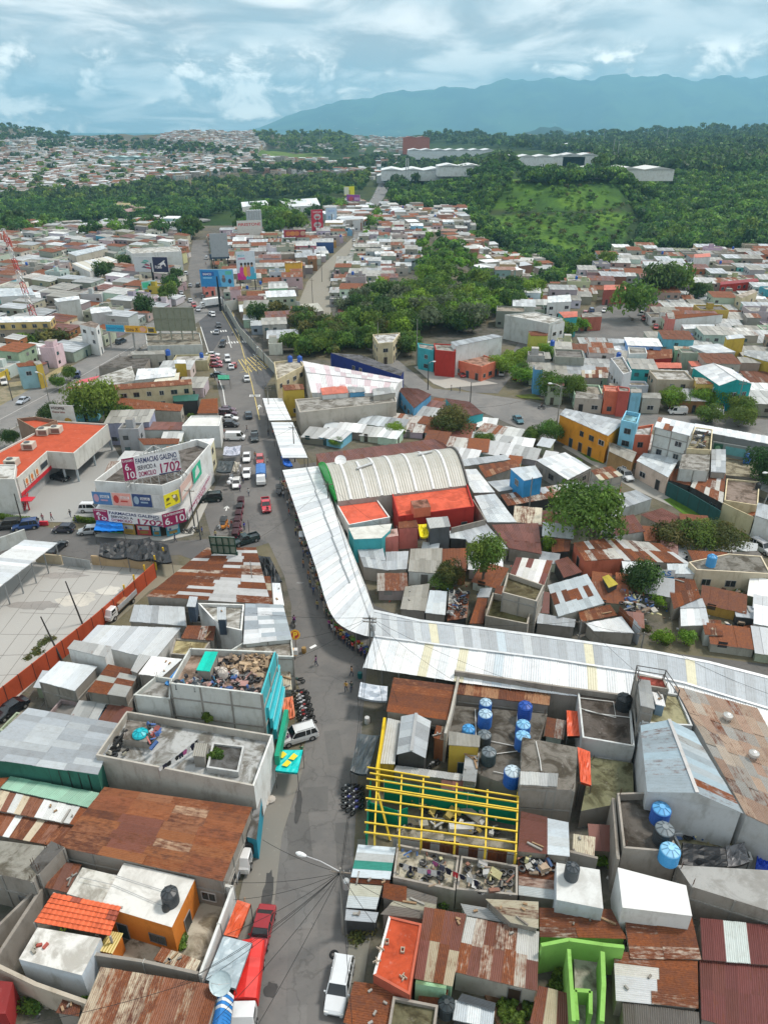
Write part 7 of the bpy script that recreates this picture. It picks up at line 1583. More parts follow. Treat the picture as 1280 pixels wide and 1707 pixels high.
# P sign
p=P(494,1086,0);t=thing('round_sign','round yellow and red sign with a letter on a kerb post','sign',p);m=MB();m.bar(p,p+Vector((0,0,2.6)),.12,(.3,.3,.3));m.build('post','steel',t)
m=MB();c=p+Vector((0,-.1,3.0));nrm=Vector((0,-1,.4)).normalized();ux=Vector((1,0,0));uy=nrm.cross(ux).normalized()*1.0
for r_,col,of in ((.72,(.70,.36,.02),0),(.5,(.45,.03,.02),.02)):m.face([c+nrm*of+ux*r_*math.cos(6.2832*k/24)+uy*r_*math.sin(6.2832*k/24) for k in range(24)],col)
m.lathe((0,0,0),[(0,0)]*2,(0,0,0),3) if 0 else None;m.build('disc','paint',t);text(t,'P',c-ux*.28-uy*.36+nrm*.03,ux,uy,.75,(.75,.5,.02),.6,bold=.04)
p=P(488,1096,0);t=thing('cabinet_sign','orange and white lit box on the kerb below the round sign','sign box',p);m=MB();m.box(p+Vector((0,0,1)),(1.4,.6,.9),(.65,.3,.03));m.build('case','paint',t);m=MB();m.box(p+Vector((.5,-.05,1.1)),(.5,.62,.8),(.6,.6,.6));m.build('panel','paint',t)
# AS letters
t=thing('lettered_sheet','blue wall sheet with white letters AS','sign',P(1100,970));b=Board(t,P(1093,972,1.5),Vector((2.6,0,0)),Vector((0,0,2.4)),(.05,.25,.50));b.rect(0,.5,1,1,(.6,.62,.62));b.text('AS',.1,.58,.36,.7,(.02,.15,.45),.018)
# ------------------------------------------------------------ distant billboards
def BILL(px,z,wh,col,label,poles=1,draw=None,th=.5,lean=0,pcol=(.03,.035,.04),pole_z=None):
 a=P(*px[0],z);b=P(*px[1],z);t=thing('billboard',label,'billboard',((a.x+b.x)/2,(a.y+b.y)/2,0));bd=Board(t,a,b-a,Vector((0,0,wh)),col,th=th)
 for k in range(poles):f=.5 if poles==1 else k/(poles-1)*.8+.1;p=a.lerp(b,f);m=MB();m.tube([(p.x,p.y+th*.8,0),(p.x,p.y+th*.8,z+wh*.6)],.5 if poles==1 else .22,pcol,10);m.build('pole','steel',t)
 for f in np.linspace(.1,.9,4):m=MB();q=bd.at(f,.02,0);m.bar(q,q+bd.n*1.1-Vector((0,0,.2)),.08,(.3,.3,.3));m.build('catwalk_arm','steel',t)
 if draw:draw(bd)
 return bd
def d_blue(b):b.poly([(0,0),(.62,0),(.55,.95),(0,1)],(.02,.22,.50));b.rect(.06,.62,.42,.86,(.01,.10,.35));b.text('BANCO',.09,.67,.12,.25,WHT,.02);b.rect(.08,.48,.35,.54,(.3,.6,.8));b.disc(.7,.4,.06,.16,(.1,.12,.15));b.disc(.7,.58,.04,.1,(.3,.2,.14));b.disc(.88,.32,.05,.14,(.03,.04,.1));b.rect(.76,.7,.95,.9,(.1,.45,.35))
BILL(((336,478),(391,478)),9.5,6.6,(.12,.42,.66),'sky blue bank billboard on a thick black pole',1,d_blue)
def d_girls(b):
 b.text('MODA',.1,.82,.07,.35,(.1,.5,.6),.02);b.text('JUVENIL',.1,.72,.06,.4,(.6,.02,.2),.02);b.rect(.0,.0,.45,.25,(.6,.02,.25));b.rect(.45,.0,1,.22,(.05,.45,.62))
 for x,c in ((.25,(.65,.05,.3)),(.45,(.75,.4,.03)),(.62,(.7,.25,.2)),(.8,(.1,.4,.6))):b.disc(x,.30,.12,.2,c);b.disc(x,.50,.06,.06,(.45,.25,.16));b.disc(x,.56,.07,.05,(.03,.02,.02))
BILL(((397,467),(428,465)),7.5,11.5,(.60,.66,.72),'tall white fashion billboard with four figures',2,d_girls)
BILL(((353,429),(382,428)),9.0,11,(.33,.36,.38),'plain grey billboard seen from the back',2)
BILL(((350,432),(383,431)),6.5,2.4,(.05,.09,.14),'dark blue lower strip of the grey billboard',2)
def d_fire(b):b.text('FIRESTONE',.04,.76,.13,.92,(.5,.03,.04),.018);b.rect(0,.0,1,.12,(.4,.5,.5))
BILL(((398,405),(438,403)),1.0,13,(.60,.60,.55),'white tyre maker wall sign with red lettering',2,d_fire)
t=thing('silo_block','ribbed pale silo block behind the tyre sign','silo',P(425,400));a,b=P(413,380,8),P(437,379,8)
for k in range(6):m=MB();c=a.lerp(b,(k+.5)/6);m.lathe((c.x,c.y,0),[(1.1,0),(1.1,18.5),(0,19)],(.42,.45,.46),10);m.build('silo_tube','steel',t,False)
def d_food(b):
 for x,c in ((.2,(.5,.15,.05)),(.4,(.6,.22,.05)),(.6,(.55,.18,.06)),(.88,(.5,.3,.2))):b.disc(x,.68,.12,.2,c)
 b.poly([(0,0),(1,0),(1,.3),(.5,.15),(0,.4)],(.18,.2,.4));b.text('BEBE',.58,.2,.18,.3,WHT,.018)
BILL(((474,403),(510,402)),3,6.8,(.32,.03,.05),'dark red food billboard with blue band',2,d_food)
def d_red(b):
 b.disc(.52,.66,.3,.15,(.45,.42,.42));b.disc(.52,.28,.34,.14,(.45,.42,.42));b.rect(.35,.6,.7,.68,(.45,.02,.05));b.rect(.32,.24,.72,.3,(.45,.02,.05));b.text('CHICLES',.15,.86,.06,.7,WHT,.02)
BILL(((520,385),(539,384)),5,13,(.48,.01,.04),'tall red billboard with two grey ovals',1,d_red);BILL(((544,373),(562,372)),4.5,10.5,(.40,.50,.62),'pale blue billboard right of the tall red one',1,lambda b:(b.disc(.3,.4,.12,.1,(.2,.35,.5)),b.disc(.6,.5,.15,.12,(.6,.65,.7)),b.rect(.2,.75,.8,.85,(.3,.4,.6))))
BILL(((574,326),(591,325)),7,8,(.70,.66,.02),'yellow and white billboard far up the road',1,lambda b:b.rect(0,.1,.45,.95,(.6,.62,.5)));BILL(((578,339),(600,340)),5,7.5,(.28,.05,.30),'purple billboard below the yellow one',1,lambda b:(b.disc(.35,.5,.2,.3,(.5,.05,.1)),b.rect(.6,.4,.95,.7,(.5,.3,.5))))
def d_puma(b):
 b.rect(0,0,.56,1,(.50,.53,.55));
 for x,y,c in ((.3,.6,(.1,.3,.25)),(.38,.45,(.3,.03,.08)),(.3,.3,(.05,.05,.1)),(.42,.25,(.4,.02,.06)),(.36,.72,(.1,.4,.35))):b.poly([(x-.1,y),(x-.02,y+.1),(x+.09,y+.02),(x+.07,y-.06)],c)
 b.text('PUMA',.61,.24,.2,.2,WHT,.018);b.poly([(.70,.50),(.76,.58),(.82,.66),(.90,.80),(.93,.78),(.89,.66),(.92,.60),(.94,.38),(.91,.40),(.88,.52),(.82,.48),(.78,.36),(.76,.40),(.78,.50)],WHT)
BILL(((226,453),(282,454)),8.5,6.4,(.012,.016,.06),'double billboard with sneakers and a leaping cat logo',1,d_puma,pole_z=0);BILL(((238,483),(261,480)),5,3.2,(.25,.55,.50),'small mint billboard below the sneaker board',1,lambda b:(b.rect(.05,.2,.5,.85,(.05,.45,.25)),b.disc(.75,.5,.12,.3,(.1,.15,.2))))
b=BILL(((260,551),(327,551)),8,7.2,(.20,.215,.16),'large grey green billboard seen from behind by the footbridge',4,None,pcol=(.35,.36,.3))
for k in range(7):m=MB();q=b.at(k/6,0,.018);m.bar(q,q+b.U,.2,(.26,.28,.2));m.build('back_rib','steel',b.p)
for k in range(3):m=MB();m.bar(b.at(0,k/2,.1),b.at(1,k/2,.1),.16,(.26,.28,.2));m.build('back_rail','steel',b.p)
# footbridge with advertising
t=thing('footbridge','white pedestrian footbridge with blue and orange advertising panels','footbridge',P(220,560));a,b_=P(178,552,5.6),P(262,556,5.6);R=b_-a
m=MB();m.bar(a+Vector((0,1,-.1)),b_+Vector((0,1,-.1)),2.2,(.45,.45,.44),h=.3);m.build('deck','wall',t)
bd=Board(t,a,R*.36,Vector((0,0,2.2)),(.02,.34,.55),th=.1);bd.text('Imprenta Central',.05,.35,.35,.85,(.02,.12,.3),.01)
bd=Board(t,a+R*.38,R*.44,Vector((0,0,2.2)),(.72,.38,.03),th=.1);bd.text('zona X',.05,.2,.55,.55,(.12,.05,.01),.018);bd.disc(.8,.5,.14,.35,(.75,.4,.3))
bd=Board(t,a+R*.83,R*.17,Vector((0,0,2.0)),(.62,.42,.04),th=.1);bd.rect(.05,.2,.7,.8,(.08,.07,.05))
for k in range(22):m=MB();p=a+R*(k/21)+Vector((0,2,0));m.bar(p,p+Vector((0,0,2.6)),.07,(.55,.55,.54));m.build('mesh_post','steel',t)
for z in (1.3,2.6):m=MB();m.bar(a+Vector((0,2,z)),b_+Vector((0,2,z)),.08,(.55,.55,.54));m.build('handrail','steel',t)
for f in (.02,.5,.98):m=MB();p=a+R*f+Vector((0,1,0));m.bar((p.x,p.y,0),(p.x,p.y,5.4),.5,(.4,.4,.38));m.build('pier','wall',t)
# poles and lamps
CONC=(.26,.25,.23)
top=[]
for x,y,h,l,kw in ((572,1556,9.2,'street lamp pole at the lower right kerb',dict(lamp=(-3.4,1.2),trafo=1)),(617,1112,8.6,'tall concrete pole where all wires meet at the market bend',dict(arms=2,trafo=1)),(637,1140,4.6,'short pole through the market hall roof',dict()),(549,872,8.5,'dark wooden pole rising through the long market roof',dict(col=(.08,.07,.06))),(492,770,8.5,'pole at the gap between market roofs',dict(col=(.09,.08,.07))),(450,700,9,'pole behind the first market roof',dict(arms=2)),(430,624,10,'pole at the corner of the yellow building',dict(arms=2,trafo=1)),(425,1010,8,'camera pole beside the black tarp',dict(arms=0,r=.1)),(104,1102,7.5,'dark leaning pole inside the orange fence',dict(col=(.06,.055,.05),arms=0,lean=-1.2)),(138,1040,7.5,'second dark leaning pole in the parking lot',dict(col=(.06,.055,.05),arms=0,lean=-.9)),(40,880,7,'dark pole by the carport entrance',dict(col=(.06,.055,.05),arms=0)),(925,730,13,'tall concrete pole by the orange building',dict(arms=1,lamp=(-2.4,.6))),(1062,1108,5.5,'short pole behind the market hall ridge',dict()),(960,1090,5.8,'thin pole on the back of the market hall',dict()),(694,608,14,'tall concrete pole at the plaza corner',dict(arms=0)),(713,650,8,'black lamp post at the plaza edge',dict(col=(.03,.03,.03),arms=0,lamp=(1.2,0))),(783,680,7,'dark pole on the right road verge',dict(col=(.05,.05,.05),arms=0)),(630,595,11,'concrete pole beside the blue building',dict(arms=0)),(1180,672+10,6,'white lamp over the right road',dict(arms=0,lamp=(.9,.2),col=(.5,.5,.5))),(1255,880,11,'leaning concrete pole at the lane end',dict(arms=1,lean=1.5,lamp=(-2,0))),(1225,690,9,'pole at the far right road side',dict(arms=2)),(90,700,12,'concrete lamp pole beside the burger board',dict(arms=0,lamp=(-1.5,.5))),(22,668,8,'pole on the dirt verge',dict(arms=0,col=(.12,.11,.1))),(75,632,10,'pole by the yellow balcony house',dict(arms=1)),(325,880,8,'pole before the pharmacy corner',dict(col=(.1,.1,.1))),(335,900,6,'pole at the green frame left edge',dict(col=(.1,.1,.1),arms=0)),(537,470,14,'tall pole by the concrete avenue',dict(col=(.12,.11,.1))),(522,520,13,'leaning pole at the avenue bend',dict(col=(.12,.11,.1))),(588,420,16,'far pole beside the concrete avenue',dict(col=(.12,.11,.1),arms=2)),(1005,805,9,'pole on the lane before the block building',dict(arms=0)),(880,860,8,'thin pole among the rust roofs',dict(arms=0)),(417,900,4,'thin black post at the tarp stall',dict(arms=0,col=(.02,.02,.02),r=.06)),(441,610,9,'pole along the boulevard wall',dict(col=(.1,.1,.1))),(420,580,9,'upper pole along the boulevard wall',dict(col=(.1,.1,.1)))):
 POLE(x,y,h,l,**{**dict(col=CONC),**kw})
pt=lambda x,y,h,dz=0:P(x,y,0)+Vector((0,0,h+dz))
hub=pt(617,1112,8.3)
CABLES('fan of wires spreading from the market bend pole',[(hub,pt(572,1556,8.6),1.2),(hub+Vector((.3,0,-.2)),pt(573,1556,8.3),1.4),(hub,pt(549,872,8.2),.9),(hub+Vector((0,0,-.4)),pt(550,872,7.8),1.1),(hub,P(345,1010,6),.8),(hub,P(487,1100,5),.5),(hub,P(486,1066,6),.6),(hub,pt(960,1090,5.6),1.0),(hub,P(905,1150,5),.9),(hub,P(760,1137,4.5),.5),(hub,P(640,1185,4),.3),(hub,P(662,1170,4),.3)])
lam=pt(572,1556,8.6)
CABLES('fan of dark wires from the street lamp across the road',[(lam,P(372,1560,3),.6),(lam,P(390,1500,3.4),.7),(lam,P(343,1633,3),.7),(lam,P(330,1625,3.4),.9),(lam,P(438,1400,4),.5),(lam,P(372,1470,4.4),.6),(lam,P(300,1640,3.4),.9),(lam,P(360,1700,4),.7),(lam,P(400,1760,6),.5),(lam+Vector((0,0,-.3)),P(590,1740,7),.5),(lam,P(640,1560,4),.4),(lam,P(700,1520,4.4),.5)])
CABLES('long power lines running up the market street',[(pt(549,872,8.2),pt(492,770,8.2),.7),(pt(550,872,7.8),pt(493,770,7.8),.9),(pt(492,770,8.2),pt(450,700,8.7),.8),(pt(450,700,8.7),pt(430,624,9.6),.8),(pt(549,872,8.2),P(640,880,5),.5),(pt(549,872,8),P(417,905,4),.8),(pt(492,770,8),P(380,745,5),.9),(pt(430,624,9.6),pt(441,610,8.6),.1),(pt(441,610,8.6),pt(420,580,8.6),.4)])
CABLES('wires crossing above the market hall and yards',[(pt(960,1090,5.6),pt(1062,1108,5.3),.5),(pt(1062,1108,5.3),P(1290,1160,6),.7),(pt(960,1090,5.6),P(1210,1240,8),.6),(pt(925,730,12.4),pt(1005,805,8.7),1),(pt(1005,805,8.7),pt(1255,880,10.5),1.5),(pt(925,730,12.4),P(783,680,7),1.2),(P(0,1715,9),P(340,1630,4),.6)])
# ------------------------------------------------------------ middle distance, placed one by one
MID=[
 ('long hall with white and pink striped pitched roof',[(504,602),(672,633),(655,656),(519,655)],6,[(.70,.68,.70,0),(.72,.72,.72,0),(.62,.50,.53,0)],'white',dict(gable=('u',.9),win=0,w=1.6,L=6)),
 ('long navy blue building with white window frames',[(551,588),(603,592),(673,619),(668,627)],6.5,'slab','navy',dict(win=.5,slabc=(.12,.12,.13),cat='building')),
 ('orange roofed shelter in front of the striped hall',[(534,647),(577,642),(581,655),(537,659)],6.4,'salmon','white',{}),
 ('blue room with grey lid beside the orange shelter',[(578,643),(607,646),(609,653),(583,655)],6.4,'grey','blue',{}),
 ('grey lidded upper flat with a green window',[(621,648),(655,645),(660,655),(622,660)],6.6,'grey','dirty',{}),
 ('wide two storey block front facing the rust roofs',[(492,668),(656,655),(661,672),(500,690)],5.2,'slab',(.5,.46,.4),dict(par=.4,win=.5)),
 ('yellow side house with rusty balcony roof at the junction',[(470,642),(505,640),(508,649),(474,651)],7.0,'orange','yellow',dict(win=1)),
 ('whitewashed roof terrace with two blue tanks',[(457,606),(500,601),(507,612),(462,636)],6,'slab','cream',dict(par=.5,slabc=(.45,.42,.36))),
 ('maroon hipped roof house with blue wall',[(661,646),(697,648),(719,658),(690,681)],4.2,'maroon','blue',{}),
 ('rusty brown roofed house by the black gate',[(742,664),(783,670),(806,689),(770,697)],4.0,'maroon','turq',{}),
 ('cream two storey house with flat white roof',[(621,559),(667,556),(655,572),(630,574)],6.4,'slab','cream',dict(par=.3,slabc=(.5,.5,.5),win=1.2)),
 ('turquoise painted two storey house',[(696,573),(724,577),(723,586),(698,581)],6.4,'slab','turq',dict(par=.3,win=1.2)),
 ('red brick fronted hall with white fins',[(723,574),(757,576),(759,588),(726,585)],7.5,'slab','red',dict(par=.3,win=.6)),
 ('large white walled hall with faded lettering',[(751,570),(822,557),(838,561),(760,577)],9,'silver','white',dict(win=0,cat='hall',name='hall')),
 ('low orange corner shop by the plaza',[(757,601),(802,592),(832,602),(803,613)],4.2,'slab','coral',dict(par=.3,win=1.2,slabc=(.35,.2,.15))),
 ('teal gabled building with clean white roof',[(1154,613),(1218,615),(1253,640),(1198,643)],7.0,'white','teal',dict(gable=('v',1.4),win=.8)),
 ('yellow long building at the right edge',[(1240,583),(1300,588),(1310,612),(1238,592)],6.5,'grey','yellow',dict(win=.9)),
 ('yellow tower house with white lid',[(1208,560),(1236,557),(1242,563),(1211,566)],8,'white','yellow',dict(win=.9)),
 ('yellow and brick house left of the teal building',[(1156,629),(1192,632),(1197,641),(1160,640)],6.4,'tan',(.6,.42,.12),dict(win=1)),
 ('pale upper floor house with white roof',[(1148,577),(1196,573),(1226,587),(1178,589)],6.4,'white','grey',dict(win=.6)),
 ('mint green terrace house',[(1122,577),(1153,578),(1153,584),(1124,584)],5,'tan','mint',dict(win=.8)),
 ('low roof painted bright orange',[(1082,604),(1135,605),(1136,614),(1090,614)],3.6,'salmon','dark',{}),
 ('small bright orange roof right of the low one',[(1146,602),(1166,602),(1174,611),(1152,611)],4.2,'salmon','cem',{}),
 ('deep rust roofed house with red wall',[(1073,583),(1120,582),(1120,597),(1080,600)],4.2,'orange','red',{}),
 ('tall narrow white house with steps on its side',[(1017,600),(1037,597),(1052,622),(1038,627)],8,'slab',(.55,.56,.58),dict(par=.5,win=.8)),
 ('white house with dark red lettering',[(1046,580),(1075,582),(1078,591),(1048,592)],7,'slab','white',dict(par=.4)),
 ('coral red house with iron balcony',[(1028,645),(1048,648),(1049,655),(1031,654)],6.4,'slab',(.45,.10,.08),dict(par=.3,win=1.2)),
 ('peach upper storey with white balcony',[(1005,643),(1027,645),(1030,654),(1008,653)],6,'slab','coral',dict(slabc=(.5,.2,.15),par=.2)),
 ('pale single storey house with dark door on the road',[(960,652),(1003,658),(1004,666),(958,663)],3.8,'slab',(.42,.38,.33),dict(win=1.4)),
 ('sky blue small house between coral and garage',[(1050,648),(1069,648),(1069,655),(1051,655)],6,'slab','sky',dict(win=1)),
 ('garage with two white shutters',[(1070,655),(1100,655),(1102,665),(1070,664)],4,'cement','dirty',dict(win=1.2)),
 ('blank grey block long wall house',[(905,620),(968,624),(968,632),(904,630)],5,'slab','pale',{}),
 ('turquoise and blue corner house by the verge',[(889,607),(903,608),(905,617),(891,616)],7,'slab','blue',dict(win=.7)),
 ('two tone rust roof behind the block wall',[(968,617),(1003,617),(1003,630),(970,630)],4.4,'bright','cem',{}),
 ('big bare grey box building above the hill road',[(841,526),(893,521),(938,533),(915,541)],8,'slab','pale',dict(par=.3,win=0,slabc=(.5,.5,.48))),
 ('white corner house with four square windows',[(915,533),(935,529),(941,537),(920,542)],7.5,'slab','white',dict(win=1.2)),
 ('lime yellow small building below the grey box',[(880,552),(915,552),(912,560),(884,560)],5,'rust',(.5,.5,.1),dict(win=.3)),
 ('orange roofed turquoise house on the hill road',[(930,520),(962,519),(962,528),(940,530)],7,'salmon','turq',dict(win=1)),
 ('brick red shop on the curve of the hill road',[(968,522),(1002,520),(1003,528),(970,529)],5,'slab',(.42,.14,.1),dict(win=1)),
 ('white house with bare columns on its roof',[(912,494),(950,491),(952,503),(912,505)],6.4,'white','white',{}),
 ('long building with salmon roof in the upper right town',[(1006,475),(1045,475),(1046,482),(1006,484)],6,'salmon',(.35,.1,.08),dict(win=1)),
 ('stepped white and orange topped house at the ravine edge',[(1156,424),(1183,422),(1184,428),(1157,430)],9,'salmon','white',dict(win=0)),
 ('long white wall building beside the pink front',[(1120,525),(1178,522),(1206,524),(1125,532)],7,'rust','white',dict(win=0)),
 ('salmon pink front house with white side',[(1110,520),(1122,520),(1125,532),(1113,531)],8,'slab','pink',dict(win=.6)),
 ('white roofed block hall with dark end',[(1135,541),(1190,541),(1192,546),(1140,549)],5.5,'white','pale',dict(win=0)),
 ('red long roof in the right upper town',[(1200,470),(1262,464),(1264,469),(1200,475)],6,[(.35,.04,.04,.1)],'red',{}),
 ('pale building with cream and mustard storeys on the lane',[(1226,492),(1255,482),(1262,486),(1236,497)],7,'slab','cream',dict(win=1,slabc=(.45,.4,.35))),
 ('school like long white roofed building with arcade',[(113,421),(172,409),(180,414),(127,427)],8,'pale',(.45,.42,.35),dict(win=1.3)),
 ('broad shed with half tan half white roof',[(120,439),(180,427),(196,433),(150,453)],6,[(.55,.52,.44,0),(.68,.7,.72,0)],'white',dict(win=0,w=2,L=30)),
 ('white store with teal glass band behind the sneaker board',[(210,416),(296,411),(303,420),(222,424)],9,'slab','white',dict(par=.4,win=0,slabc=(.5,.5,.48))),
 ('white hall with a red panel near the lattice mast',[(-4,481),(52,480),(60,492),(0,495)],7,'pale','white',{}),
 ('tall grey box with white lid',[(90,498),(132,493),(134,499),(96,504)],10,'white','pale',dict(win=.2)),
 ('long yellow market house with white roof',[(-6,528),(92,527),(84,536),(-6,538)],8.5,'white',(.5,.38,.16),dict(win=1.2)),
 ('arched fascia row below the yellow market house',[(-6,546),(84,544),(80,549),(-6,551)],6,'cement',(.33,.28,.22),dict(win=1.3)),
 ('round fronted white corner building',[(133,541),(152,535),(166,540),(160,547)],9,'slab','white',dict(win=.7,slabc=(.25,.2,.17))),
 ('white walled block next to the round one',[(150,513),(182,511),(188,519),(152,523)],7,'white','grey',dict(win=0)),
 ('rust roofed cream row of rooms with eleven doors',[(168,643),(319,632),(321,641),(172,652)],6,'orange','cream',dict(win=1.4)),
 ('long patched rust roof below the row of rooms',[(186,661),(306,675),(302,686),(190,680)],3.8,'rust','dirty',dict(L=2.5)),
 ('striped rust roof at the upper parking bay',[(336,666),(363,664),(364,689),(329,689)],4,'rust','cem',dict(dirn='u')),
 ('dark green sheet shelter behind the striped rust roof',[(288,660),(332,657),(330,668),(290,670)],3.6,[(.03,.13,.10,.1)],'dark',{}),
 ('white painted flat roofed house by the parking bay',[(319,695),(370,695),(366,712),(304,712)],5,'slab','white',dict(slabc=(.62,.62,.6),stain=.2,par=.3)),
 ('maroon rust roof beside the green thicket',[(252,703),(306,704),(303,717),(222,717)],4,'maroon','pale',{}),
 ('narrow rust roof above the pharmacy truss',[(230,731),(300,731),(298,740),(240,742)],4,'rust','pale',{}),
 ('orange rust roof right of the truss',[(278,744),(314,745),(308,757),(272,756)],5,'orange','blue',{}),
 ('cream house with white corrugated roof near the van',[(318,733),(358,731),(350,748),(308,744)],6,'white',(.6,.56,.38),dict(win=.6)),
 ('plain long white roof in the block below the footbridge',[(230,615),(295,612),(292,627),(225,634)],4.5,'white','pale',{}),
 ('cream white low roof right of the plain white one',[(262,628),(300,621),(298,634),(254,640)][:4],4.2,[(.66,.64,.54,0)],'brick',{}),
 ('small mustard room with white lid on the block',[(290,600),(309,600),(311,606),(291,606)],6,'white','yellow',{}),
 ('grey slab block under the green billboard',[(243,556),(333,556),(338,576),(246,578)],5,'slab','pale',dict(slabc=(.24,.22,.18),par=.3)),
 ('long grey shed roof across the lower block',[(218,586),(274,584),(276,591),(220,592)],4.5,'cement','dirty',{}),
 ('dark stained open slab yard by the boulevard fence',[(165,612),(200,594),(252,594),(240,614)],3.5,'slab','cem',dict(slabc=(.13,.12,.11),win=0)),
 ('light concrete roof in the block behind the barn',[(165,628),(220,610),(228,634),(168,645)],3.6,'slab','pale',dict(slabc=(.45,.45,.43),win=0)),
 ('barn with faded pink and grey roof beside the boulevard',[(133,634),(167,626),(148,646),(110,648)],6,[(.40,.33,.36,.05),(.42,.35,.38,.05),(.5,.10,.12,.05)],'dirty',dict(dirn='u',L=20,w=2.4,win=0)),
 ('light blue painted corner house with mural',[(27,606),(55,603),(61,609),(31,612)],6.4,'rust',(.3,.5,.56),dict(win=.3)),
 ('bright yellow balcony house beside the blue one',[(56,603),(66,600),(71,606),(61,609)],6.8,'slab','yellow',dict(win=1)),
 ('peach coloured rear house near the grey board',[(335,461),(352,458),(357,465),(338,468)],7,'slab','pink',dict(win=1)),
 ('arcaded house with dark tile roof by the boulevard wall',[(395,493),(440,493),(441,502),(397,502)],4.5,'maroon','cream',dict(win=1.5)),
 ('bright orange yellow box building in the centre',[(474,436),(504,435),(503,438),(475,439)],8,'tan',(.75,.42,.06),dict(win=0)),
 ('white shed roof at the avenue bend',[(500,508),(530,505),(540,518),(518,521)],3.6,[(.55,.53,.46,0)],'cem',{}),
 ('blue fronted petrol shelter under the red billboards',[(520,398),(556,397),(556,404),(520,404)],6,'grey',(.05,.1,.25),{}),
 ('long white warehouse on the wooded spur',[(402,337),(444,334),(448,341),(404,345)],9,'white','white',dict(cat='warehouse',name='warehouse',win=0,w=4,L=30)),
 ('second long white warehouse further along the spur',[(466,334),(528,330),(534,342),(480,345)],9,'white','white',dict(cat='warehouse',name='warehouse',win=0,w=4,L=30)),
]
for l,px,h,r,w,kw in MID:B(l,px,h,r,w,**kw)
for x,y,l in ((484,603,'left blue tank on the whitewashed roof terrace'),(500,603,'right blue tank on the whitewashed roof terrace'),(281,592,'blue tank on the block below the footbridge'),(920,576,'blue tank beside the hill road'),(1030,597,'blue tank on the tall narrow white house')):TANK(x,y,6.1 if y<605 and x>400 and x<600 else 5,l,(.02,.10,.42),.8,1.6)
# wall lettering of the white hall, park walls
t=thing('wall_lettering','faded grey lettering high on the long white hall wall','lettering',P(800,600));a,b=P(762,578,7.2),P(838,562,7.2)
text(t,'GUADALUPE  SAN MIGUEL',a+(b-a)*.1+Vector((.2,-.35,0)),(b-a),Vector((0,0,1)),1.2,(.42,.42,.42),(b-a).length*.75,bold=.02)
WALL('painted mural wall along the upper boulevard',[(372,498),(400,545),(425,572),(462,612)],3,(.40,.40,.36),panels=5,pcol=(.10,.30,.38))
WALL('long blank wall above the hill road houses',[(904,575),(960,573),(1020,569)],3.5,'pale',panels=6);WALL('long block wall by the uphill lane',[(1020,572),(1110,570),(1120,560)],4.5,'pale',panels=6)
WALL('long grey wall by the overgrown lot',[(372,503),(440,492),(500,503)],4,'pale',panels=6)
t=thing('median_fence','white picket rail along the middle of the left boulevard','fence',P(120,650));A=[P(*q,0) for q in ((-20,742),(40,708),(90,680),(150,640),(222,590),(262,566))]
for a,b in zip(A[:-1],A[1:]):
 n=max(1,int((b-a).length/2.2))
 for k in range(n):m=MB();p=a.lerp(b,k/n);m.bar(p,p+Vector((.25,0,1.5)),.16,(.42,.41,.39));m.build('picket','wall',t)
 m=MB();m.bar(a+Vector((0,0,.3)),b+Vector((0,0,.3)),.4,(.36,.35,.33),h=.6);m.build('kerb_wall','wall',t)
# lattice mast
t=thing('lattice_mast','tall red and white lattice mast in the left town','mast',P(63,545));p=P(63,545,0);HM=34
for k in range(17):
 z0,z1=k*2,k*2+2;r0,r1=1.3*(1-z0/HM*.55),1.3*(1-z1/HM*.55);c=(.45,.04,.04) if (k//2) % 2 else (.6,.6,.6);m=MB()
 for i in range(3):
  a0,a1=i*2.094,(i+1)*2.094;q=lambda a,r,z:p+Vector((r*math.cos(a)-.12*z,r*math.sin(a),z))
  m.bar(q(a0,r0,z0),q(a0,r1,z1),.16,c);m.bar(q(a0,r0,z0),q(a1,r1,z1),.09,c);m.bar(q(a0,r1,z1),q(a1,r1,z1),.09,c)
 m.build('mast_section','steel',t)
for k in range(5):m=MB();m.box(p+Vector((-.12*32+math.cos(k*1.25)*1.4,math.sin(k*1.25)*1.4,29+k*.8)),(.5,.3,2.2),(.5,.14,.1));m.build('antenna','paint',t)
for x,y,h,l in ((1018,279,36,'left slender pylon of the pair in the forest'),(1026,279,34,'right slender pylon of the pair in the forest'),(1108,247,36,'slender pylon further right in the forest'),(1004,246,36,'thin mast left of the pylon pair'),(678,315,34,'white ribbed tower beside the far boulevard'),(534,240,45,'thin radio mast on the wooded hill')):
 q=PT(x,y)
 if q is None:continue
 t=thing('pylon',l,'pylon',q);w=4.5 if 'white' in l else 1.2;m=MB()
 for s in (-1,1):m.bar(q+Vector((s*w*.5,0,-3)),q+Vector((s*w*.25,0,h)),w*.25 if w>3 else .3,(.5,.52,.53) if w>3 else (.25,.26,.27))
 for k in range(8):m.bar(q+Vector((-w*.4,0,k*h/8)),q+Vector((w*.4,0,(k+1)*h/8)),.35,(.4,.4,.4))
 m.build('lattice','steel',t)
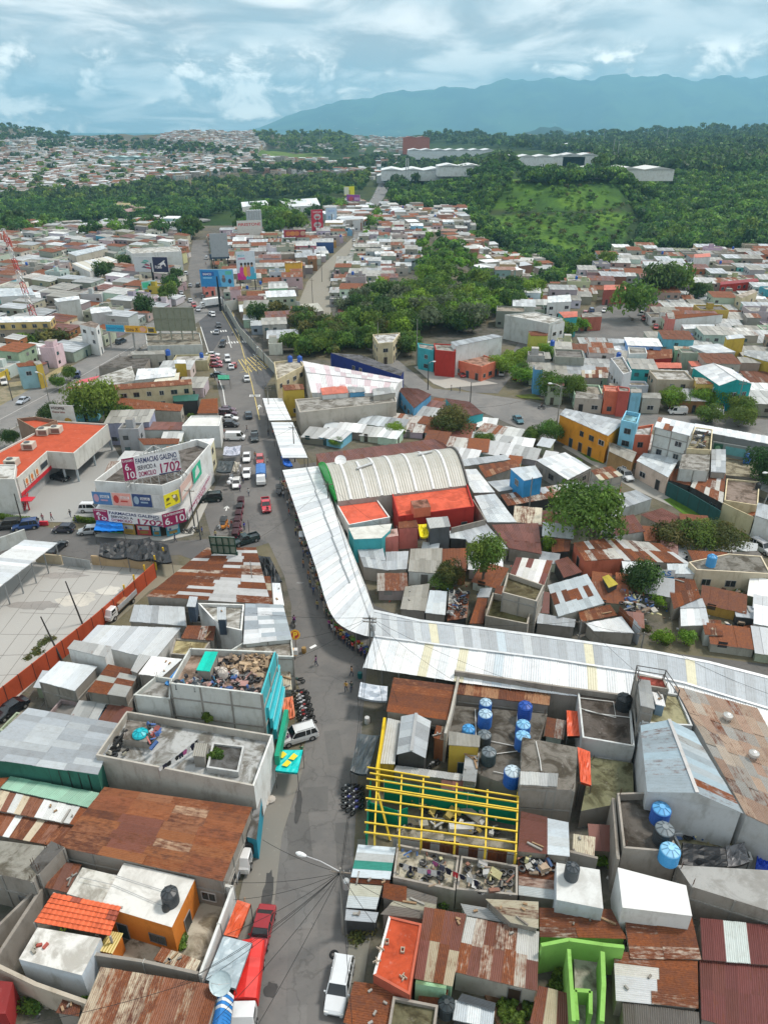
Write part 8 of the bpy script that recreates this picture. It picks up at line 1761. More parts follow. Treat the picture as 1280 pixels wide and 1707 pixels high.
# ------------------------------------------------------------ vehicles in the middle distance
far_cars=[(311,458),(345,432),(303,490),(307,498),(318,503),(324,512),(331,518),(352,525),(318,478),(331,478),(303,470),(365,545),(362,556),(372,577),(380,602),(391,612),(298,482),(340,497),(356,527),(612,345),(618,338),(622,330),(632,318),(640,305),(646,298),(560,450),(556,462),(545,430),(590,402),(770,627),(835,625),(846,618),(858,632),(1006,520),(1015,515),(985,520),(975,525),(1068,525),(1072,534),(1092,548),(1085,500),(1098,495),(130,628),(8,640),(600,360),(607,352),(640,290),(636,312),(626,322),(1120,685),(1180,700),(1200,690),(865,590)]
cr=random.Random(5);CC=[(.7,.7,.7),(.4,.42,.45),(.03,.03,.035),(.4,.03,.03),(.65,.66,.68),(.05,.08,.2),(.7,.7,.7)]
LM=['on the upper main street','near the footbridge','by the sky blue billboard','on the far boulevard','on the hill road','beside the upper right terrace']
for i,(x,y) in enumerate(far_cars):
 c=cr.choice(CC);cn={(.7,.7,.7):'white',(.4,.42,.45):'silver',(.03,.03,.035):'black',(.4,.03,.03):'red',(.65,.66,.68):'pale grey',(.05,.08,.2):'blue'}[c]
 w=LM[3] if y<380 and x>570 else LM[0] if x<400 and y<520 else LM[1] if x<420 else LM[4] if 700<x<1050 else LM[5] if x>=1050 else LM[2]
 CAR(cr.choice(['sedan','suv','hatch']),c,x,y,x+cr.choice([-2,2,1,0]),y+cr.choice([-4,4]),'small %s car %s' % (cn,w),'distant traffic '+w)
TRUCK('box_truck',(1,1,1),352,512,338,514,'long white box truck turning at the wide junction');CAR('van',(.75,.75,.75),1128,690,1120,690,'white van parked at the right hand road');TRUCK('stake_truck',(.03,.12,.3),1197,690,1197,700,'blue truck under the street trees at right')
# ------------------------------------------------------------ trees of the near and middle town
NT=[ # px,py base, r, h, kind, label
 (966,905,7.4,9.5,'mid','large round dense tree among the maroon roofs'),(165,712,7.6,11,'mid','very large spreading tree behind the restaurant'),(203,716,4.2,6,'mid','smaller tree joined to the big one'),(240,722,3.2,3.4,'bright','bright green thicket beside the rust roofs'),(215,735,3,3.2,'bright','low bright thicket below the big tree'),
 (803,980,3.9,9,'mid','leafy upright tree beside the rust shed'),(748,980,2.6,4.2,'olive','olive bushy tree left of the leafy upright one'),(735,985,2.2,2.6,'mid','low broad leaved shrub in the tree yard'),(1059,990,3.6,5.5,'dark','dark tree in the middle of the right lots'),(1128,917,4.6,5,'olive','olive green wide tree by the green bank'),(1165,922,4.6,5,'mid','middle tree of the three by the green bank'),(1196,922,4.4,4.6,'olive','rightmost tree of the three by the green bank'),(1275,820,5,8,'dark','dark tree cut by the right edge of the lane'),
 (748,727,5.2,6,'olive','round olive tree among the shanty roofs'),(806,742,2.6,3,'mid','small shrub tree among the rust roofs'),(920,740,3.6,5,'mid','tree left of the orange building'),(888,738,2.6,3.6,'mid','small tree by the dirt edge of the road'),(1095,1010,1.6,2.2,'bright','bushy weeds behind the corrugated fence'),(912,925,1.6,3,'bright','small lime green tree between maroon roofs'),(560,745,1.8,2.2,'bright','small green bush by the brown hall roof'),(663,728,2.8,3,'bright','green bush behind the brown hall roof'),
 (915,668,4.2,7,'mid','street tree with open crown left of the tall pole'),(952,670,3.6,6.5,'mid','airy street tree before the pale house'),(838,625,4.5,5,'bright','bright clipped tree at the parking corner'),(855,615,4,4.6,'bright','second bright clipped tree at the parking corner'),(870,606,4,4.6,'bright','upper bright clipped tree at the parking corner'),(870,640,4.6,5,'bright','bright flat tree over parked cars'),(912,600,3.4,4.5,'bright','small round tree at the hill road kerb'),(928,566,5,7,'mid','dark round tree below the white corner house'),(948,563,3.6,5,'bright','clipped tree beside the dark round one'),(968,552,3.4,4.6,'bright','clipped tree before the brick red shop'),
 (1053,535,9,13,'mid','broad dense tree above the hill road cars'),(1098,505,10,15,'dark','big dark double tree in the right town'),(1118,502,8,14,'mid','paler half of the big double tree'),(1161,505,5,8,'dark','dark tree in front of the block houses'),(1118,682,4,5,'bright','street tree before the garage shutters'),(1170,682,3.8,5,'bright','street tree before the yellow brick house'),(1184,682,3.8,5,'bright','second street tree before the yellow brick house'),(1215,682,3.6,5,'mid','street tree hiding the teal building base'),(1232,698,3.9,5.5,'mid','big street tree on the right road'),(1230,712,3.9,4.6,'mid','lower big street tree on the right road'),(1180,705,3.8,4,'mid','dark street tree near the filling station'),
 (100,650,2.5,4,'mid','young street tree by the yellow balcony'),(118,636,2.6,4.4,'mid','street tree under the green awning'),(50,585,5,5,'mid','clipped tree at the arched row left end'),(95,580,6,6,'olive','row of trees with yellow trunks'),(242,530,5,8,'dark','dark tree near the footbridge'),(180,470,6,9,'dark','dark conical tree in the left town'),(210,450,6,7,'dark','low dark tree left of the store'),(282,510,4.4,9,'mid','roadside tree below the sneaker board'),(290,495,4.4,9,'dark','second roadside tree below the sneaker board'),(295,478,4,8,'dark','upper roadside tree below the sneaker board'),(88,708,3,5,'dark','small tree before the burger board'),(22,745,2.4,4,'dark','small tree left of the restaurant'),
 (1104,1075,1.5,2,'bright','overgrown weeds in the right lot'),(1140,1072,1.6,2,'bright','bush beside the yellow pots'),(700,1000,1.2,1.4,'bright','weeds in the tree yard'),(540,566,4,6,'mid','palm like shrub by the white shed'),(322,700,1.2,1.6,'mid','bush on the wall by the white house'),
]
for x,y,r,h,k,l in NT:TREE(x,y,r,h,k,l)
for i,(x,y) in enumerate(((680,1012),(690,985),(1075,1050),(1090,1062),(1110,1068),(1160,1050),(1150,1060),(1185,1000),(700,1500),(690,1510),(735,1504),(948,950),(1000,1440),(40,1560),(20,1590),(150,1660),(50,1680),(1240,905),(1060,840),(960,770),(600,1560),(760,970),(1225,990),(655,688),(120,1540))):
 BUSH(x,y,1.3,('bright','mid','olive')[i % 3],['patch of bright weeds','leafy scrub clump','dry olive scrub'][i % 3]+' '+('among the yards right of the street' if x>600 and y>1150 else 'among the lower left yards' if x<600 else 'between the right hand shanty roofs' if x>900 else 'in the tree yard lot')+(' near its top' if i % 2 else ' near its bottom'),1.1,seed=i,n=500,group='scrub between the buildings')
# ------------------------------------------------------------ generated houses filling the blocks
def gen(mw,mr,mwin,c,w,d,rz,h,kind,wcol,rcol,r,z0=0,simple=False,wins=True):
 ca,sa=math.cos(rz),math.sin(rz)
 def q(x,y,z):return Vector((c[0]+x*ca-y*sa,c[1]+x*sa+y*ca,z))
 bx=[(-w/2,-d/2),(w/2,-d/2),(w/2,d/2),(-w/2,d/2)]
 pw_=[q(x,y,0) for x,y in bx];zb=z0-(4 if z0 or simple else 0)
 mw.cur=0;mr.cur=1 if mr is mw else 0
 if kind=='slab':
  mw.prism(pw_,zb,z0+h+.5,wcol,top=False);ins=inset(pw_,.2)
  if not simple:
   for i in range(4):a,b,e,f=pw_[i],pw_[(i+1) % 4],ins[(i+1) % 4],ins[i];mw.face([(a.x,a.y,z0+h+.5),(b.x,b.y,z0+h+.5),(e.x,e.y,z0+h+.5),(f.x,f.y,z0+h+.5)],wcol);mw.face([(f.x,f.y,z0+h),(f.x,f.y,z0+h+.5),(e.x,e.y,z0+h+.5),(e.x,e.y,z0+h)],wcol)
  mr.cur=2 if mr is mw else 0
  mr.face([(p.x,p.y,z0+h+(.5 if simple else 0)) for p in (pw_ if simple else ins)],(*rcol[:3],.9))
  if not simple and r.random()<.35:
   x0,y0=r.uniform(-w/3,w/3),r.uniform(-d/3,d/3);mwin.cur=1 if mwin is mw else 0;c_=q(x0,y0,z0+h+.5);tc_=r.choice([(.02,.10,.42),(.03,.03,.035),(.03,.04,.04)])
   if mwin is mw:mw.lathe(c_,[(.6,0),(.6,1.2),(.25,1.5),(0,1.5)],tc_,8)
   else:TANK(0,0,0,'%s tank on a %s roof %s' % ('blue' if tc_[2]>.3 else 'black','flat concrete',WHERE[0]),group='rooftop tanks '+WHERE[0],col=tc_,r=.7,h=1.4,p=c_)
  if not simple and r.random()<.5:# stair head
   s=r.uniform(1.5,2.6);x0,y0=r.uniform(-w/4,w/4),r.uniform(-d/4,d/4);mw.cur=0;mw.prism([q(x0+a*s/2,y0+b*s/2,0) for a,b in ((-1,-1),(1,-1),(1,1),(-1,1))],z0+h,z0+h+2.1,wcol,colt=rcol[:3])
 else:
  t=r.uniform(.3,.9);mw.prism(pw_,zb,[z0+h,z0+h,z0+h+t,z0+h+t],wcol,top=False);o=.25
  A,B_,C_,D_=q(-w/2-o,d/2+o,z0+h+t+.1),q(w/2+o,d/2+o,z0+h+t+.1),q(w/2+o,-d/2-o,z0+h+.02),q(-w/2-o,-d/2-o,z0+h+.02)
  if simple:mr.face([D_,C_,B_,A],rcol)
  else:
   n=max(2,int(w/1.0));nv=1 if d<6 else 2
   for i in range(n):
    for j in range(nv):
     s=r.uniform(.72,1.2);cc=(rcol[0]*s,rcol[1]*s,rcol[2]*s,min(1,max(0,rcol[3]+r.uniform(-.25,.2)*(rcol[3]>.1))));l=.05*((i+j) % 2)
     at=lambda f,g:A.lerp(B_,f).lerp(D_.lerp(C_,f),g)+Vector((0,0,l));f0,f1,g0,g1=i/n,(i+1)/n,j/nv,(j+1)/nv
     mr.face([at(f0,g1),at(f1,g1),at(f1,g0),at(f0,g0)],cc,[(i,0),(i+1,0),(i+1,3),(i,3)])
 if wins:
  mwin.cur=3 if mwin is mw else 0
  for e in range(4):
   a,b=pw_[e],pw_[(e+1) % 4];dd=b-a;L=dd.length;dd.normalize();nn=Vector((dd.y,-dd.x,0))
   if nn.dot(-Vector(((a.x+b.x)/2,(a.y+b.y)/2,0)))<=0:continue
   for s in range(max(1,int(h/2.7))):
    for k in range(int(L/2.8)):
     if r.random()>.6:continue
     x=1.4+k*2.8;ww,hh,zz_=(.9,2.0,.05) if s==0 and r.random()<.35 else (1.2,1.0,1.0)
     z=z0+s*2.7+zz_;p=a+dd*(x-ww/2)+nn*.04;e2=a+dd*(x+ww/2)+nn*.04
     mwin.face([(p.x,p.y,z),(e2.x,e2.y,z),(e2.x,e2.y,z+hh),(p.x,p.y,z+hh)],r.choice([(.03,.035,.04),(.03,.035,.04),(.05,.04,.03),(.03,.08,.09),(.2,.2,.2)]))
WN={'block':'bare block','cem':'grey rendered','white':'white','cream':'cream','pale':'pale concrete','dirty':'weathered','yellow':'mustard yellow','turq':'turquoise','pink':'salmon pink','coral':'coral','brick':'brick red','mint':'mint green','sky':'sky blue','grey':'light grey','blue':'blue'}
RN={'slab':'flat concrete roof','rust':'rusty sheet roof','mix':'patched rusty roof','silver':'silver sheet roof','pale':'pale metal roof','white':'white metal roof','maroon':'maroon sheet roof','grey':'grey sheet roof','orange':'orange rust roof','salmon':'orange painted roof','cement':'cement sheet roof','tan':'tan weathered roof'}
cand=[];WHERE=['']
def zone(px,ang,sx,sy,seed,where,pal=None,hmul=1.0,dens=1.0,low=False):
 pts=[P(*q,0) for q in px];r=random.Random(seed);xs=[p.x for p in pts];ys=[p.y for p in pts];cx,cy=sum(xs)/len(xs),sum(ys)/len(ys);R_=max(max(xs)-min(xs),max(ys)-min(ys))
 def inside(x,y):
  c=False
  for i in range(len(pts)):
   a,b=pts[i],pts[i-1]
   if (a.y>y) !=(b.y>y) and x<(b.x-a.x)*(y-a.y)/(b.y-a.y)+a.x:c=not c
  return c
 ca,sa=math.cos(ang),math.sin(ang);n=int(R_/min(sx,sy))+2
 for j in range(-n,n):
  for i in range(-n,n):
   for tr in range(3):
    w=sx*r.uniform(.8,1.3) if tr==0 else sx*r.uniform(.45,.6);d=sy*r.uniform(.8,1.12) if tr==0 else sy*r.uniform(.45,.6)
    u=i*sx+(j % 2)*sx*.3+r.uniform(-.5,.5);v=j*sy*1.0+r.uniform(-.4,.4)+(0 if j % 3 else .8)
    x,y=cx+u*ca-v*sa,cy+u*sa+v*ca
    if not inside(x,y):continue
    a2=ang+r.uniform(-.05,.05)*(3.5 if low else 1);c2,s2=math.cos(a2),math.sin(a2)
    q=[Vector((x+a*w/2*c2-b*d/2*s2,y+a*w/2*s2+b*d/2*c2,0)) for a,b in ((-1,-1),(1,-1),(1,1),(-1,1))]
    if r.random()>dens:break
    if not free(q,.2 if tr==0 else .12) or not free(q,.02,2):continue
    occupy(q,1)
    kind=r.choice(pal or ['slab','slab','slab','slab','rust','mix','rust','silver','silver','white','maroon','grey','grey','cement','cement'])
    wc=r.choice(['block','cem','pale','pale','dirty','dirty','block','block','cem','pale','dirty','block','cem','white','white','cream','cream','grey','grey','grey','white','block','pale','dirty','block']*3+['turq','pink','yellow','mint','brick','sky','brick'])
    h=(r.choice([2.6,2.8,3.0,3.2,5.4,5.8]) if not low else r.choice([1.5,1.7,1.9,2.1]))*hmul;kind=r.choice(['rust','mix','grey','maroon','silver']) if low and tr else kind
    cand.append((y,x,w,d,a2,h,kind,wc,where));break
bl=P(222,555)-P(0,677);a_bl=math.atan2(bl.y,bl.x);ln_=P(1280,905)-P(950,740);a_ln=math.atan2(ln_.y,ln_.x)
zone([(-60,398),(120,388),(300,392),(318,398),(314,450),(318,490),(230,545),(0,660),(-120,720),(-160,560)],a_bl,9,9,1,'left of the upper main street')
zone([(100,700),(226,606),(300,562),(352,560),(370,650),(374,740),(350,745),(206,770),(170,700)],.05,8,8,2,'between boulevard and main street')
zone([(348,398),(430,392),(592,388),(545,438),(500,500),(505,560),(455,600),(420,556),(372,490),(352,450)],.15,9,9,3,'around the tall billboards')
zone([(606,398),(612,372),(640,342),(655,352),(770,352),(790,385),(700,395),(690,450),(640,478),(560,545),(556,480),(565,450)],.0,7.5,8,4,'on the spur beside the concrete avenue')
zone([(1060,486),(1010,506),(975,525),(905,545),(868,560),(835,528),(900,490),(985,450),(1010,425),(1300,422),(1360,520),(1320,700),(1290,698),(950,680),(880,665),(835,650),(870,610),(900,582),(1040,572),(1100,562)],-.12,8.5,8.5,5,'in the right hand town')
zone([(1260,430),(1420,425),(1600,700),(1330,740),(1320,600)],-.12,9,9,15,'beyond the right edge',dens=.6)
zone([(530,690),(690,668),(770,690),(870,722),(935,745),(960,790),(900,830),(800,800),(700,735),(520,745)],-.35,5.2,5.0,6,'behind the arched hall',pal=['rust','mix','mix','maroon','silver','pale','grey','tan','white'],low=True)
zone([(870,830),(960,800),(1060,840),(1160,890),(1280,940),(1290,1110),(1100,1090),(900,1050),(820,1040),(760,975),(840,900)],-.3,4.6,4.4,7,'between the right hand sheet roofs',pal=['rust','mix','mix','maroon','silver','grey','white','tan'],low=True,dens=.85)
zone([(590,885),(900,900),(880,1030),(625,1010)],-.1,4.2,4,8,'behind the curved market roof',pal=['rust','silver','slab','grey'],low=True,dens=.5)
zone([(950,745),(1290,750),(1290,890),(1100,800)],a_ln,6.5,6.5,9,'along the concrete lane',hmul=.62)
zone([(640,1150),(1100,1170),(1290,1300),(1290,1720),(610,1720),(600,1400)],-.15,3.6,3.4,10,'in the lower right yards',pal=['rust','mix','slab','grey','silver'],low=True,dens=.75)
zone([(-60,1190),(300,1100),(480,1100),(440,1330),(400,1480),(350,1720),(-80,1720)],-.25,3.4,3.4,11,'in the lower left yards',pal=['rust','slab','grey','maroon'],low=True,dens=.45)
zone([(260,1040),(330,1000),(340,1100),(240,1130)],-.25,3.2,3.2,12,'between the pale metal roofs',pal=['rust','grey','slab'],low=True,dens=.5)
zone([(100,870),(350,700),(360,760),(330,745),(210,775),(180,760)],.0,5,5,13,'beside the pharmacy',pal=['maroon','rust','grey'],low=True,dens=.8)
cand.sort()
hr=random.Random(21);IND=230;far_mb=MB();seen={}
for k,(y,x,w,d,a,h,kind,wc,where) in enumerate(cand):
 WHERE[0]=where
 wcol=tuple(min(.8,q*hr.uniform(.72,1.05)) for q in WC[wc]);rcol=hr.choice(RC[kind]) if kind !='slab' else hr.choice([(.26,.25,.23,.9),(.34,.33,.31,.9),(.18,.17,.16,.9),(.42,.41,.39,.9),(.28,.25,.21,.9)])
 if k<IND:
  lab='%s %s with %s %s' % ('small' if w*d<22 else 'squat' if w*d<34 else 'two storey' if h>4.5 else 'low',WN[wc]+' '+('shed' if w*d<22 else 'house'),RN[kind],where)
  t=thing('shed' if w*d<22 else 'house',lab,'shed' if w*d<22 else 'house',(x,y,0),0,'houses '+where)
  mw,mr,mn=MB(),MB(),MB();gen(mw,mr,mn,(x,y),w,d,a,h,kind,wcol,rcol,hr)
  mw.build('wall','wall',t);mr.build('roof','slab' if kind=='slab' else 'sheet',t)
  for f_,c_ in zip(mn.f,mn.c):w1=MB();w1.face([mn.v[i] for i in f_],c_);w1.build('window','glass',t)
 else:gen(far_mb,far_mb,far_mb,(x,y),w,d,a,h,kind,wcol,rcol,hr)
o=far_mb.build('town_houses',['wall','sheet','slab','glass']);tag(o,'packed houses of the middle distance town with mixed roofs','houses',kind='stuff')
# ------------------------------------------------------------ far hillsides: houses, forest
def sample(px,n,r,lo=350,hi=6000):
 xs=[p[0] for p in px];ys=[p[1] for p in px];out=[]
 while len(out)<n:
  x,y=r.uniform(min(xs),max(xs)),r.uniform(min(ys),max(ys));c=False
  for i in range(len(px)):
   a,b=px[i],px[i-1]
   if (a[1]>y) !=(b[1]>y) and x<(b[0]-a[0])*(y-a[1])/(b[1]-a[1])+a[0]:c=not c
  if c:out.append((x,y))
 return out
def rays(pts,lo=380,hi=6000):
 px=np.array(pts);u=(px[:,0]-640)/FPX;v=(px[:,1]-853.5)/FPX;fw=CP-v*SP;dn=SP+v*CP
 ys=np.concatenate([np.arange(lo,1500,6.0),np.arange(1500,hi,14.0)]);X=(u/fw)[:,None]*ys;Z=HC-(dn/fw)[:,None]*ys;Y=np.broadcast_to(ys,X.shape)
 Hh=Hn(X,Y);below=Z<=Hh;k=below.argmax(1);ok=below.any(1) & (k>0);i=np.arange(len(px))
 return [(X[a,k[a]],ys[k[a]],Hh[a,k[a]]) if ok[a] else None for a in i]
fr=random.Random(3);fm=MB()
FS=[([(0,240),(60,232),(140,240),(210,245),(300,252),(380,250),(430,262),(440,282),(300,300),(250,300),(200,318),(120,322),(60,330),(0,330)],3300,11),
      ([(110,232),(190,232),(215,240),(160,240)],130,8),([(270,225),(330,217),(420,219),(440,245),(420,262),(300,255),(250,240)],1700,10),([(0,225),(60,225),(90,238),(0,245)],120,8),
      ([(370,262),(600,270),(610,292),(450,292),(380,285)],220,11),([(500,243),(555,243),(560,255),(500,255)],40,12),([(590,228),(700,232),(700,246),(590,246)],220,10),([(860,225),(960,230),(990,262),(900,250)],30,12),
      ([(600,250),(680,250),(660,300),(600,300)],60,12),([(590,340),(610,345),(612,385),(560,395),(540,360)],90,9),([(640,345),(700,352),(780,380),(700,390),(630,380)],60,7),
      ([(745,395),(800,415),(880,455),(865,490),(815,480),(790,440),(740,410)],150,7),([(885,438),(905,448),(915,462),(900,470)],12,8),([(0,385),(140,378),(300,372),(320,385),(300,392),(100,395)],60,9),([(160,350),(260,345),(270,372),(170,375)],14,9)]
HC3=[(.46,.44,.40),(.33,.30,.27),(.26,.24,.21),(.42,.35,.28),(.55,.54,.52),(.38,.35,.31),(.34,.18,.13),(.45,.33,.18),(.3,.42,.42),(.50,.42,.36),(.58,.58,.58),(.3,.26,.22)]
for poly,n,s in FS:
 for q in rays(sample(poly,n,fr)):
  if q is None:continue
  w,d=s*fr.uniform(.7,1.6),s*fr.uniform(.7,1.3);k=fr.choice(['slab','slab','white','silver','rust','mix','grey']);rc=fr.choice(RC[k]) if k !='slab' else (*fr.choice([(.42,.40,.37),(.30,.28,.26),(.5,.49,.47)]),.5)
  gen(fm,fm,fm,q,w,d,fr.choice([0,.25,-.2,.5])+fr.uniform(-.1,.1),fr.uniform(3,8),k,fr.choice(HC3),rc,fr,z0=q[2],simple=True,wins=q[1]<2600)
o=fm.build('hillside_settlement',['wall','sheet','slab','glass']);tag(o,'dense pale settlement covering the hills beyond the ravines','settlement',kind='stuff')
WL=['long white factory roof above the green hill','white factory hall left of the long one','low white hall by the far boulevard','white hall behind the red brick block','red brick factory block near the horizon','white roofed plant right of the factory hall','white storage hall in the forest clearing','pair of pale halls among the right forest','last white hall towards the right forest','small white hall below the horizon forest','long green and white roof on the left hill']
for i,(x,y,w,d,h,c) in enumerate(((755,290,190,60,8,(.68,.7,.7)),(700,296,120,50,6,(.6,.62,.62)),(800,283,110,45,7,(.7,.71,.71)),(750,258,170,70,12,(.66,.68,.7)),(693,250,60,50,30,(.42,.12,.07)),(900,272,120,40,12,(.7,.7,.7)),(960,272,50,40,14,(.66,.66,.66)),(1035,289,90,45,6,(.66,.66,.64)),(1125,284,85,45,7,(.66,.66,.64)),(955,245,100,30,10,(.6,.62,.62)),(235,266,160,30,9,(.35,.5,.5)))):
 q=PT(x,y+4)
 if q is None:continue
 t=thing('factory',WL[i],'factory',q);m=MB();p=[Vector((q.x+a*w/2,q.y+b*d/2,0)) for a,b in ((-1,-1),(1,-1),(1,1),(-1,1))];m.prism(p,q.z-4,q.z+h,c);m.build('wall','wall',t)
 m=MB();n=max(2,int(w/24))
 for k in range(n):
  x0,x1=q.x-w/2+k*w/n,q.x-w/2+(k+1)*w/n;zt=q.z+h+.3;mid=(x0+x1)/2
  m.face([(x0,q.y-d/2-1,zt),(mid,q.y-d/2-1,zt+2.5),(mid,q.y+d/2,zt+2.5),(x0,q.y+d/2,zt)],(*c,0));m.face([(mid,q.y-d/2-1,zt+2.5),(x1,q.y-d/2-1,zt),(x1,q.y+d/2,zt),(mid,q.y+d/2,zt+2.5)],(*c,0));m.face([(x0,q.y-d/2-1,zt),(x1,q.y-d/2-1,zt),(mid,q.y-d/2-1,zt+2.5)],tuple(v*.8 for v in c))
 m.build('roof','sheet',t)
# forest
FO=[([(0,330),(120,322),(200,318),(260,300),(300,312),(420,300),(560,300),(620,290),(600,325),(540,330),(400,335),(400,350),(320,372),(170,372),(0,392)],1500,6.5,['dark','dark','mid']),
      ([(0,205),(60,212),(120,222),(110,240),(60,232),(0,240)],160,8,['dark']),([(200,232),(270,240),(430,258),(430,265),(240,258),(120,250),(60,250),(70,240)],260,8,['dark']),
      ([(0,245),(200,245),(430,262),(440,290),(250,300),(200,320),(0,328)],230,7,['dark','mid']),
      ([(420,225),(470,222),(560,222),(600,240),(590,262),(500,260),(440,245)],300,8,['dark','mid']),([(440,292),(620,285),(640,262),(560,280),(400,285)],160,8,['dark']),([(400,345),(480,345),(560,345),(590,352),(540,365),(440,385),(400,390)],110,6,['dark','mid']),
      ([(655,352),(700,352),(780,358),(800,395),(880,440),(930,455),(1010,425),(1280,422),(1280,400),(1075,415),(1060,390),(1080,415),(960,440),(880,425),(810,395),(760,350)],500,6,['dark','mid','dark']),
      ([(640,335),(760,310),(850,305),(800,370),(860,420),(800,400),(770,352),(660,350)],460,6.5,['dark','mid','mid']),
      ([(1020,302),(1280,292),(1280,425),(1060,425),(1075,385),(1045,330)],1100,7,['dark','mid','mid']),([(840,300),(1020,296),(1035,305),(900,312)],160,7,['dark','mid']),
      ([(700,222),(770,216),(860,232),(1000,222),(1100,214),(1200,208),(1280,210),(1280,300),(1000,292),(990,262),(880,252),(800,245),(700,240)],1900,10,['dark']),([(640,262),(700,275),(850,262),(880,290),(830,300),(720,300),(650,330),(640,300)],260,8,['dark']),
      ([(706,392),(760,402),(800,440),(830,478),(880,492),(900,500),(860,530),(835,520),(780,560),(712,540),(706,480),(700,440)],200,4.2,['mid','bright','dark','mid']),([(780,420),(890,470),(900,440),(860,410),(800,400)],60,5,['mid']),
      ([(570,525),(640,500),(700,500),(830,515),(800,560),(700,570),(640,575),(585,560)],120,4.6,['mid','grey','mid','bright','dark']),([(430,540),(500,535),(560,545),(650,575),(660,600),(560,590),(480,590),(440,565)],70,3.6,['mid','mid','olive','dark']),([(470,590),(560,575),(600,578),(690,592),(684,604),(600,590),(540,598),(500,600)],60,3.2,['mid','mid','olive','dark']),
      ([(880,480),(960,450),(1010,430),(1010,465),(930,480),(900,500)],75,4.8,['dark','mid','mid']),([(0,372),(140,370),(330,375),(330,400),(210,400),(60,400),(0,398)],75,6,['dark','mid']),([(300,390),(330,385),(322,410),(300,405)],10,6,['dark']),([(440,380),(500,372),(505,395),(450,400)],22,7,['dark','mid']),
      ([(850,308),(1030,305),(1070,380),(1000,425),(880,420),(820,390)],230,3.0,['mid','bright','mid','mid','olive']),([(610,355),(640,360),(630,395),(605,400)],26,4.5,['mid','bright'])]
tr_=random.Random(8);T_all=[]
for poly,n,s,kinds in FO:
 near=min(p[1] for p in poly)>440
 for q in rays(sample(poly,n,tr_),lo=200):
  if q is None:continue
  if q[1]<420 and not free([Vector((q[0]-1,q[1]-1,0)),Vector((q[0]+1,q[1]-1,0)),Vector((q[0]+1,q[1]+1,0)),Vector((q[0]-1,q[1]+1,0))],.5,level=2):continue
  T_all.append((q[1],q,s*tr_.uniform(.65,1.35),tr_.choice(kinds)))
T_all.sort(key=lambda a:a[0]/a[2])
TW=lambda x,y:('western ravine' if x<-150 else 'central grove' if y<330 and x>-60 and x<60 else 'grove beside the striped hall' if y<260 else 'slope behind the houses' if x<90 else 'right hand ravine')
KN={'dark':'dark green','mid':'mid green','bright':'bright green','olive':'olive','grey':'grey green'}
def SUB(q):
 a=['near side','inner side','middle','back','far back'][min(4,int(max(0,q[1]-215)/28) % 5)];b=['western end','western part','centre','eastern part','eastern end'][int((q[0]+900)/14) % 5]
 return '%s, %s of the ' % (a,b)
rest=[]
for i,(k,q,s,kd) in enumerate(T_all):
 if i<190:
  TREE(0,0,s,s*1.6,kd,'%s %s tree, %s%s' % ('huge' if s>7.5 else 'broad' if s>6 else 'medium' if s>4.8 else 'small' if s>3.6 else 'tiny',KN[kd],SUB(q),TW(q[0],q[1])),'trees of the '+TW(q[0],q[1]),p=Vector(q),q='m' if q[1]<420 else 'f')
 else:rest.append((q,s,kd))
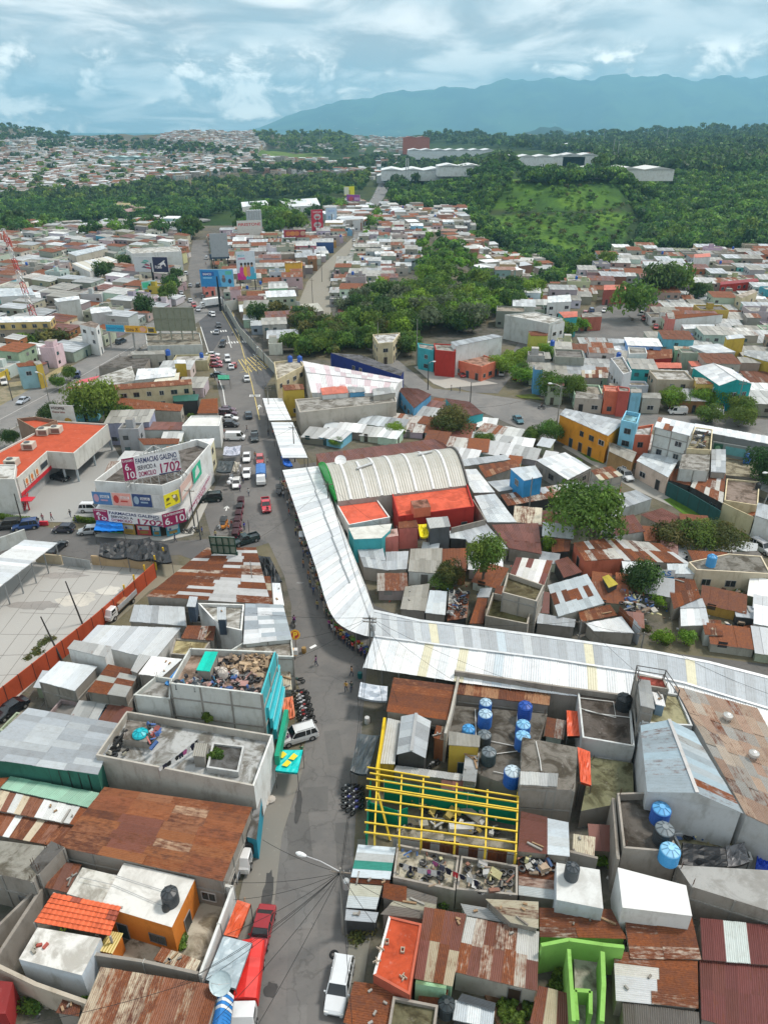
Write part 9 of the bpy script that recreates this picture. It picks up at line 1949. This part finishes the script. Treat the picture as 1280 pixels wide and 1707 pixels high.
def forest(items,label,tn,sz,lob):
 tp={};VV,CCs=[],[]
 R=np.random.default_rng(4)
 for (q,s,kd) in items:
  v=int(R.integers(0,4))
  if (kd,v) not in tp:tp[(kd,v)]=leafcloud(50+v,tn,1,1,lob,sz,GREENS[kd])
  V,C=tp[(kd,v)];a=R.random()*6.28;ca,sa=math.cos(a),math.sin(a);W_=V.copy();W_[...,0]=V[...,0]*ca-V[...,1]*sa;W_[...,1]=V[...,0]*sa+V[...,1]*ca
  W_=W_*np.array([s,s,s*1.25])+np.array([q[0],q[1],q[2]+s*.05]);VV.append(W_.astype(np.float32));C2=C.copy();C2[:,:3]*=R.uniform(.7,1.3);CCs.append(C2)
 if VV:o=bpy.data.objects.new('forest',leafmesh('forest',np.concatenate(VV),np.concatenate(CCs)));COL.objects.link(o);tag(o,label,'forest',kind='stuff')
forest([t for t in rest if t[0][1]<950],'dense dark forest filling the nearer ravines',170,.17,6)
forest([t for t in rest if t[0][1]>=950],'far forest covering the plateau and distant hills',46,.34,4)
# rocky outcrops and ravine road
rr=random.Random(6)
for lab,pl in (('pale rock face in the left ravine',[(160,352),(235,348),(240,368),(165,372)]),('bare earth scar in the right ravine',[(1160,405),(1215,402),(1215,412),(1165,416)])):
 t=thing('rock_outcrop',lab,'rock',PT(*pl[0]) or (0,0,0));m=MB()
 for q in rays(sample(pl,26,rr)):
  if q is None:continue
  s=rr.uniform(5,10);pts=[Vector((q[0]+math.cos(a)*s*rr.uniform(.7,1.2),q[1]+math.sin(a)*s*.6,0)) for a in np.linspace(0,5.4,7)];m.prism(pts,q[2]-4,[q[2]+rr.uniform(4,10) for _ in pts],tuple(c*rr.uniform(.8,1.2) for c in (.36,.31,.23)))
 m.build('rock_face','wall',t)
m=MB();L=[PT(x,y) for x,y in ((345,372),(325,368),(300,352),(292,340),(296,325),(302,312))];L=[l for l in L if l]
for a,b in zip(L[:-1],L[1:]):m.bar(a+Vector((0,0,1.5)),b+Vector((0,0,1.5)),12,(.26,.26,.26),h=1.5)
struct(m,'ravine_road','asphalt')
# tidy up the model vehicles used as sources
for k in list(CARS):unlink_tree(CARS[k])
# ------------------------------------------------------------ air
hb=MB();hb.box((0,10400,560),(58000,23400,1260),(1,1,1));hz=bpy.data.materials.new('air');hz.use_nodes=True;ht=hz.node_tree;ht.nodes.clear()
pv=nd(ht,'ShaderNodeVolumePrincipled',i={'Density':HAZE,'Anisotropy':.2});pv.inputs['Color'].default_value=(.34,.68,.90,1);ho=nd(ht,'ShaderNodeOutputMaterial');ht.links.new(pv.outputs[0],ho.inputs['Volume'])
if HAZE>0:o=hb.build('haze',hz);tag(o,'pale blue air over the whole valley','haze',kind='stuff')
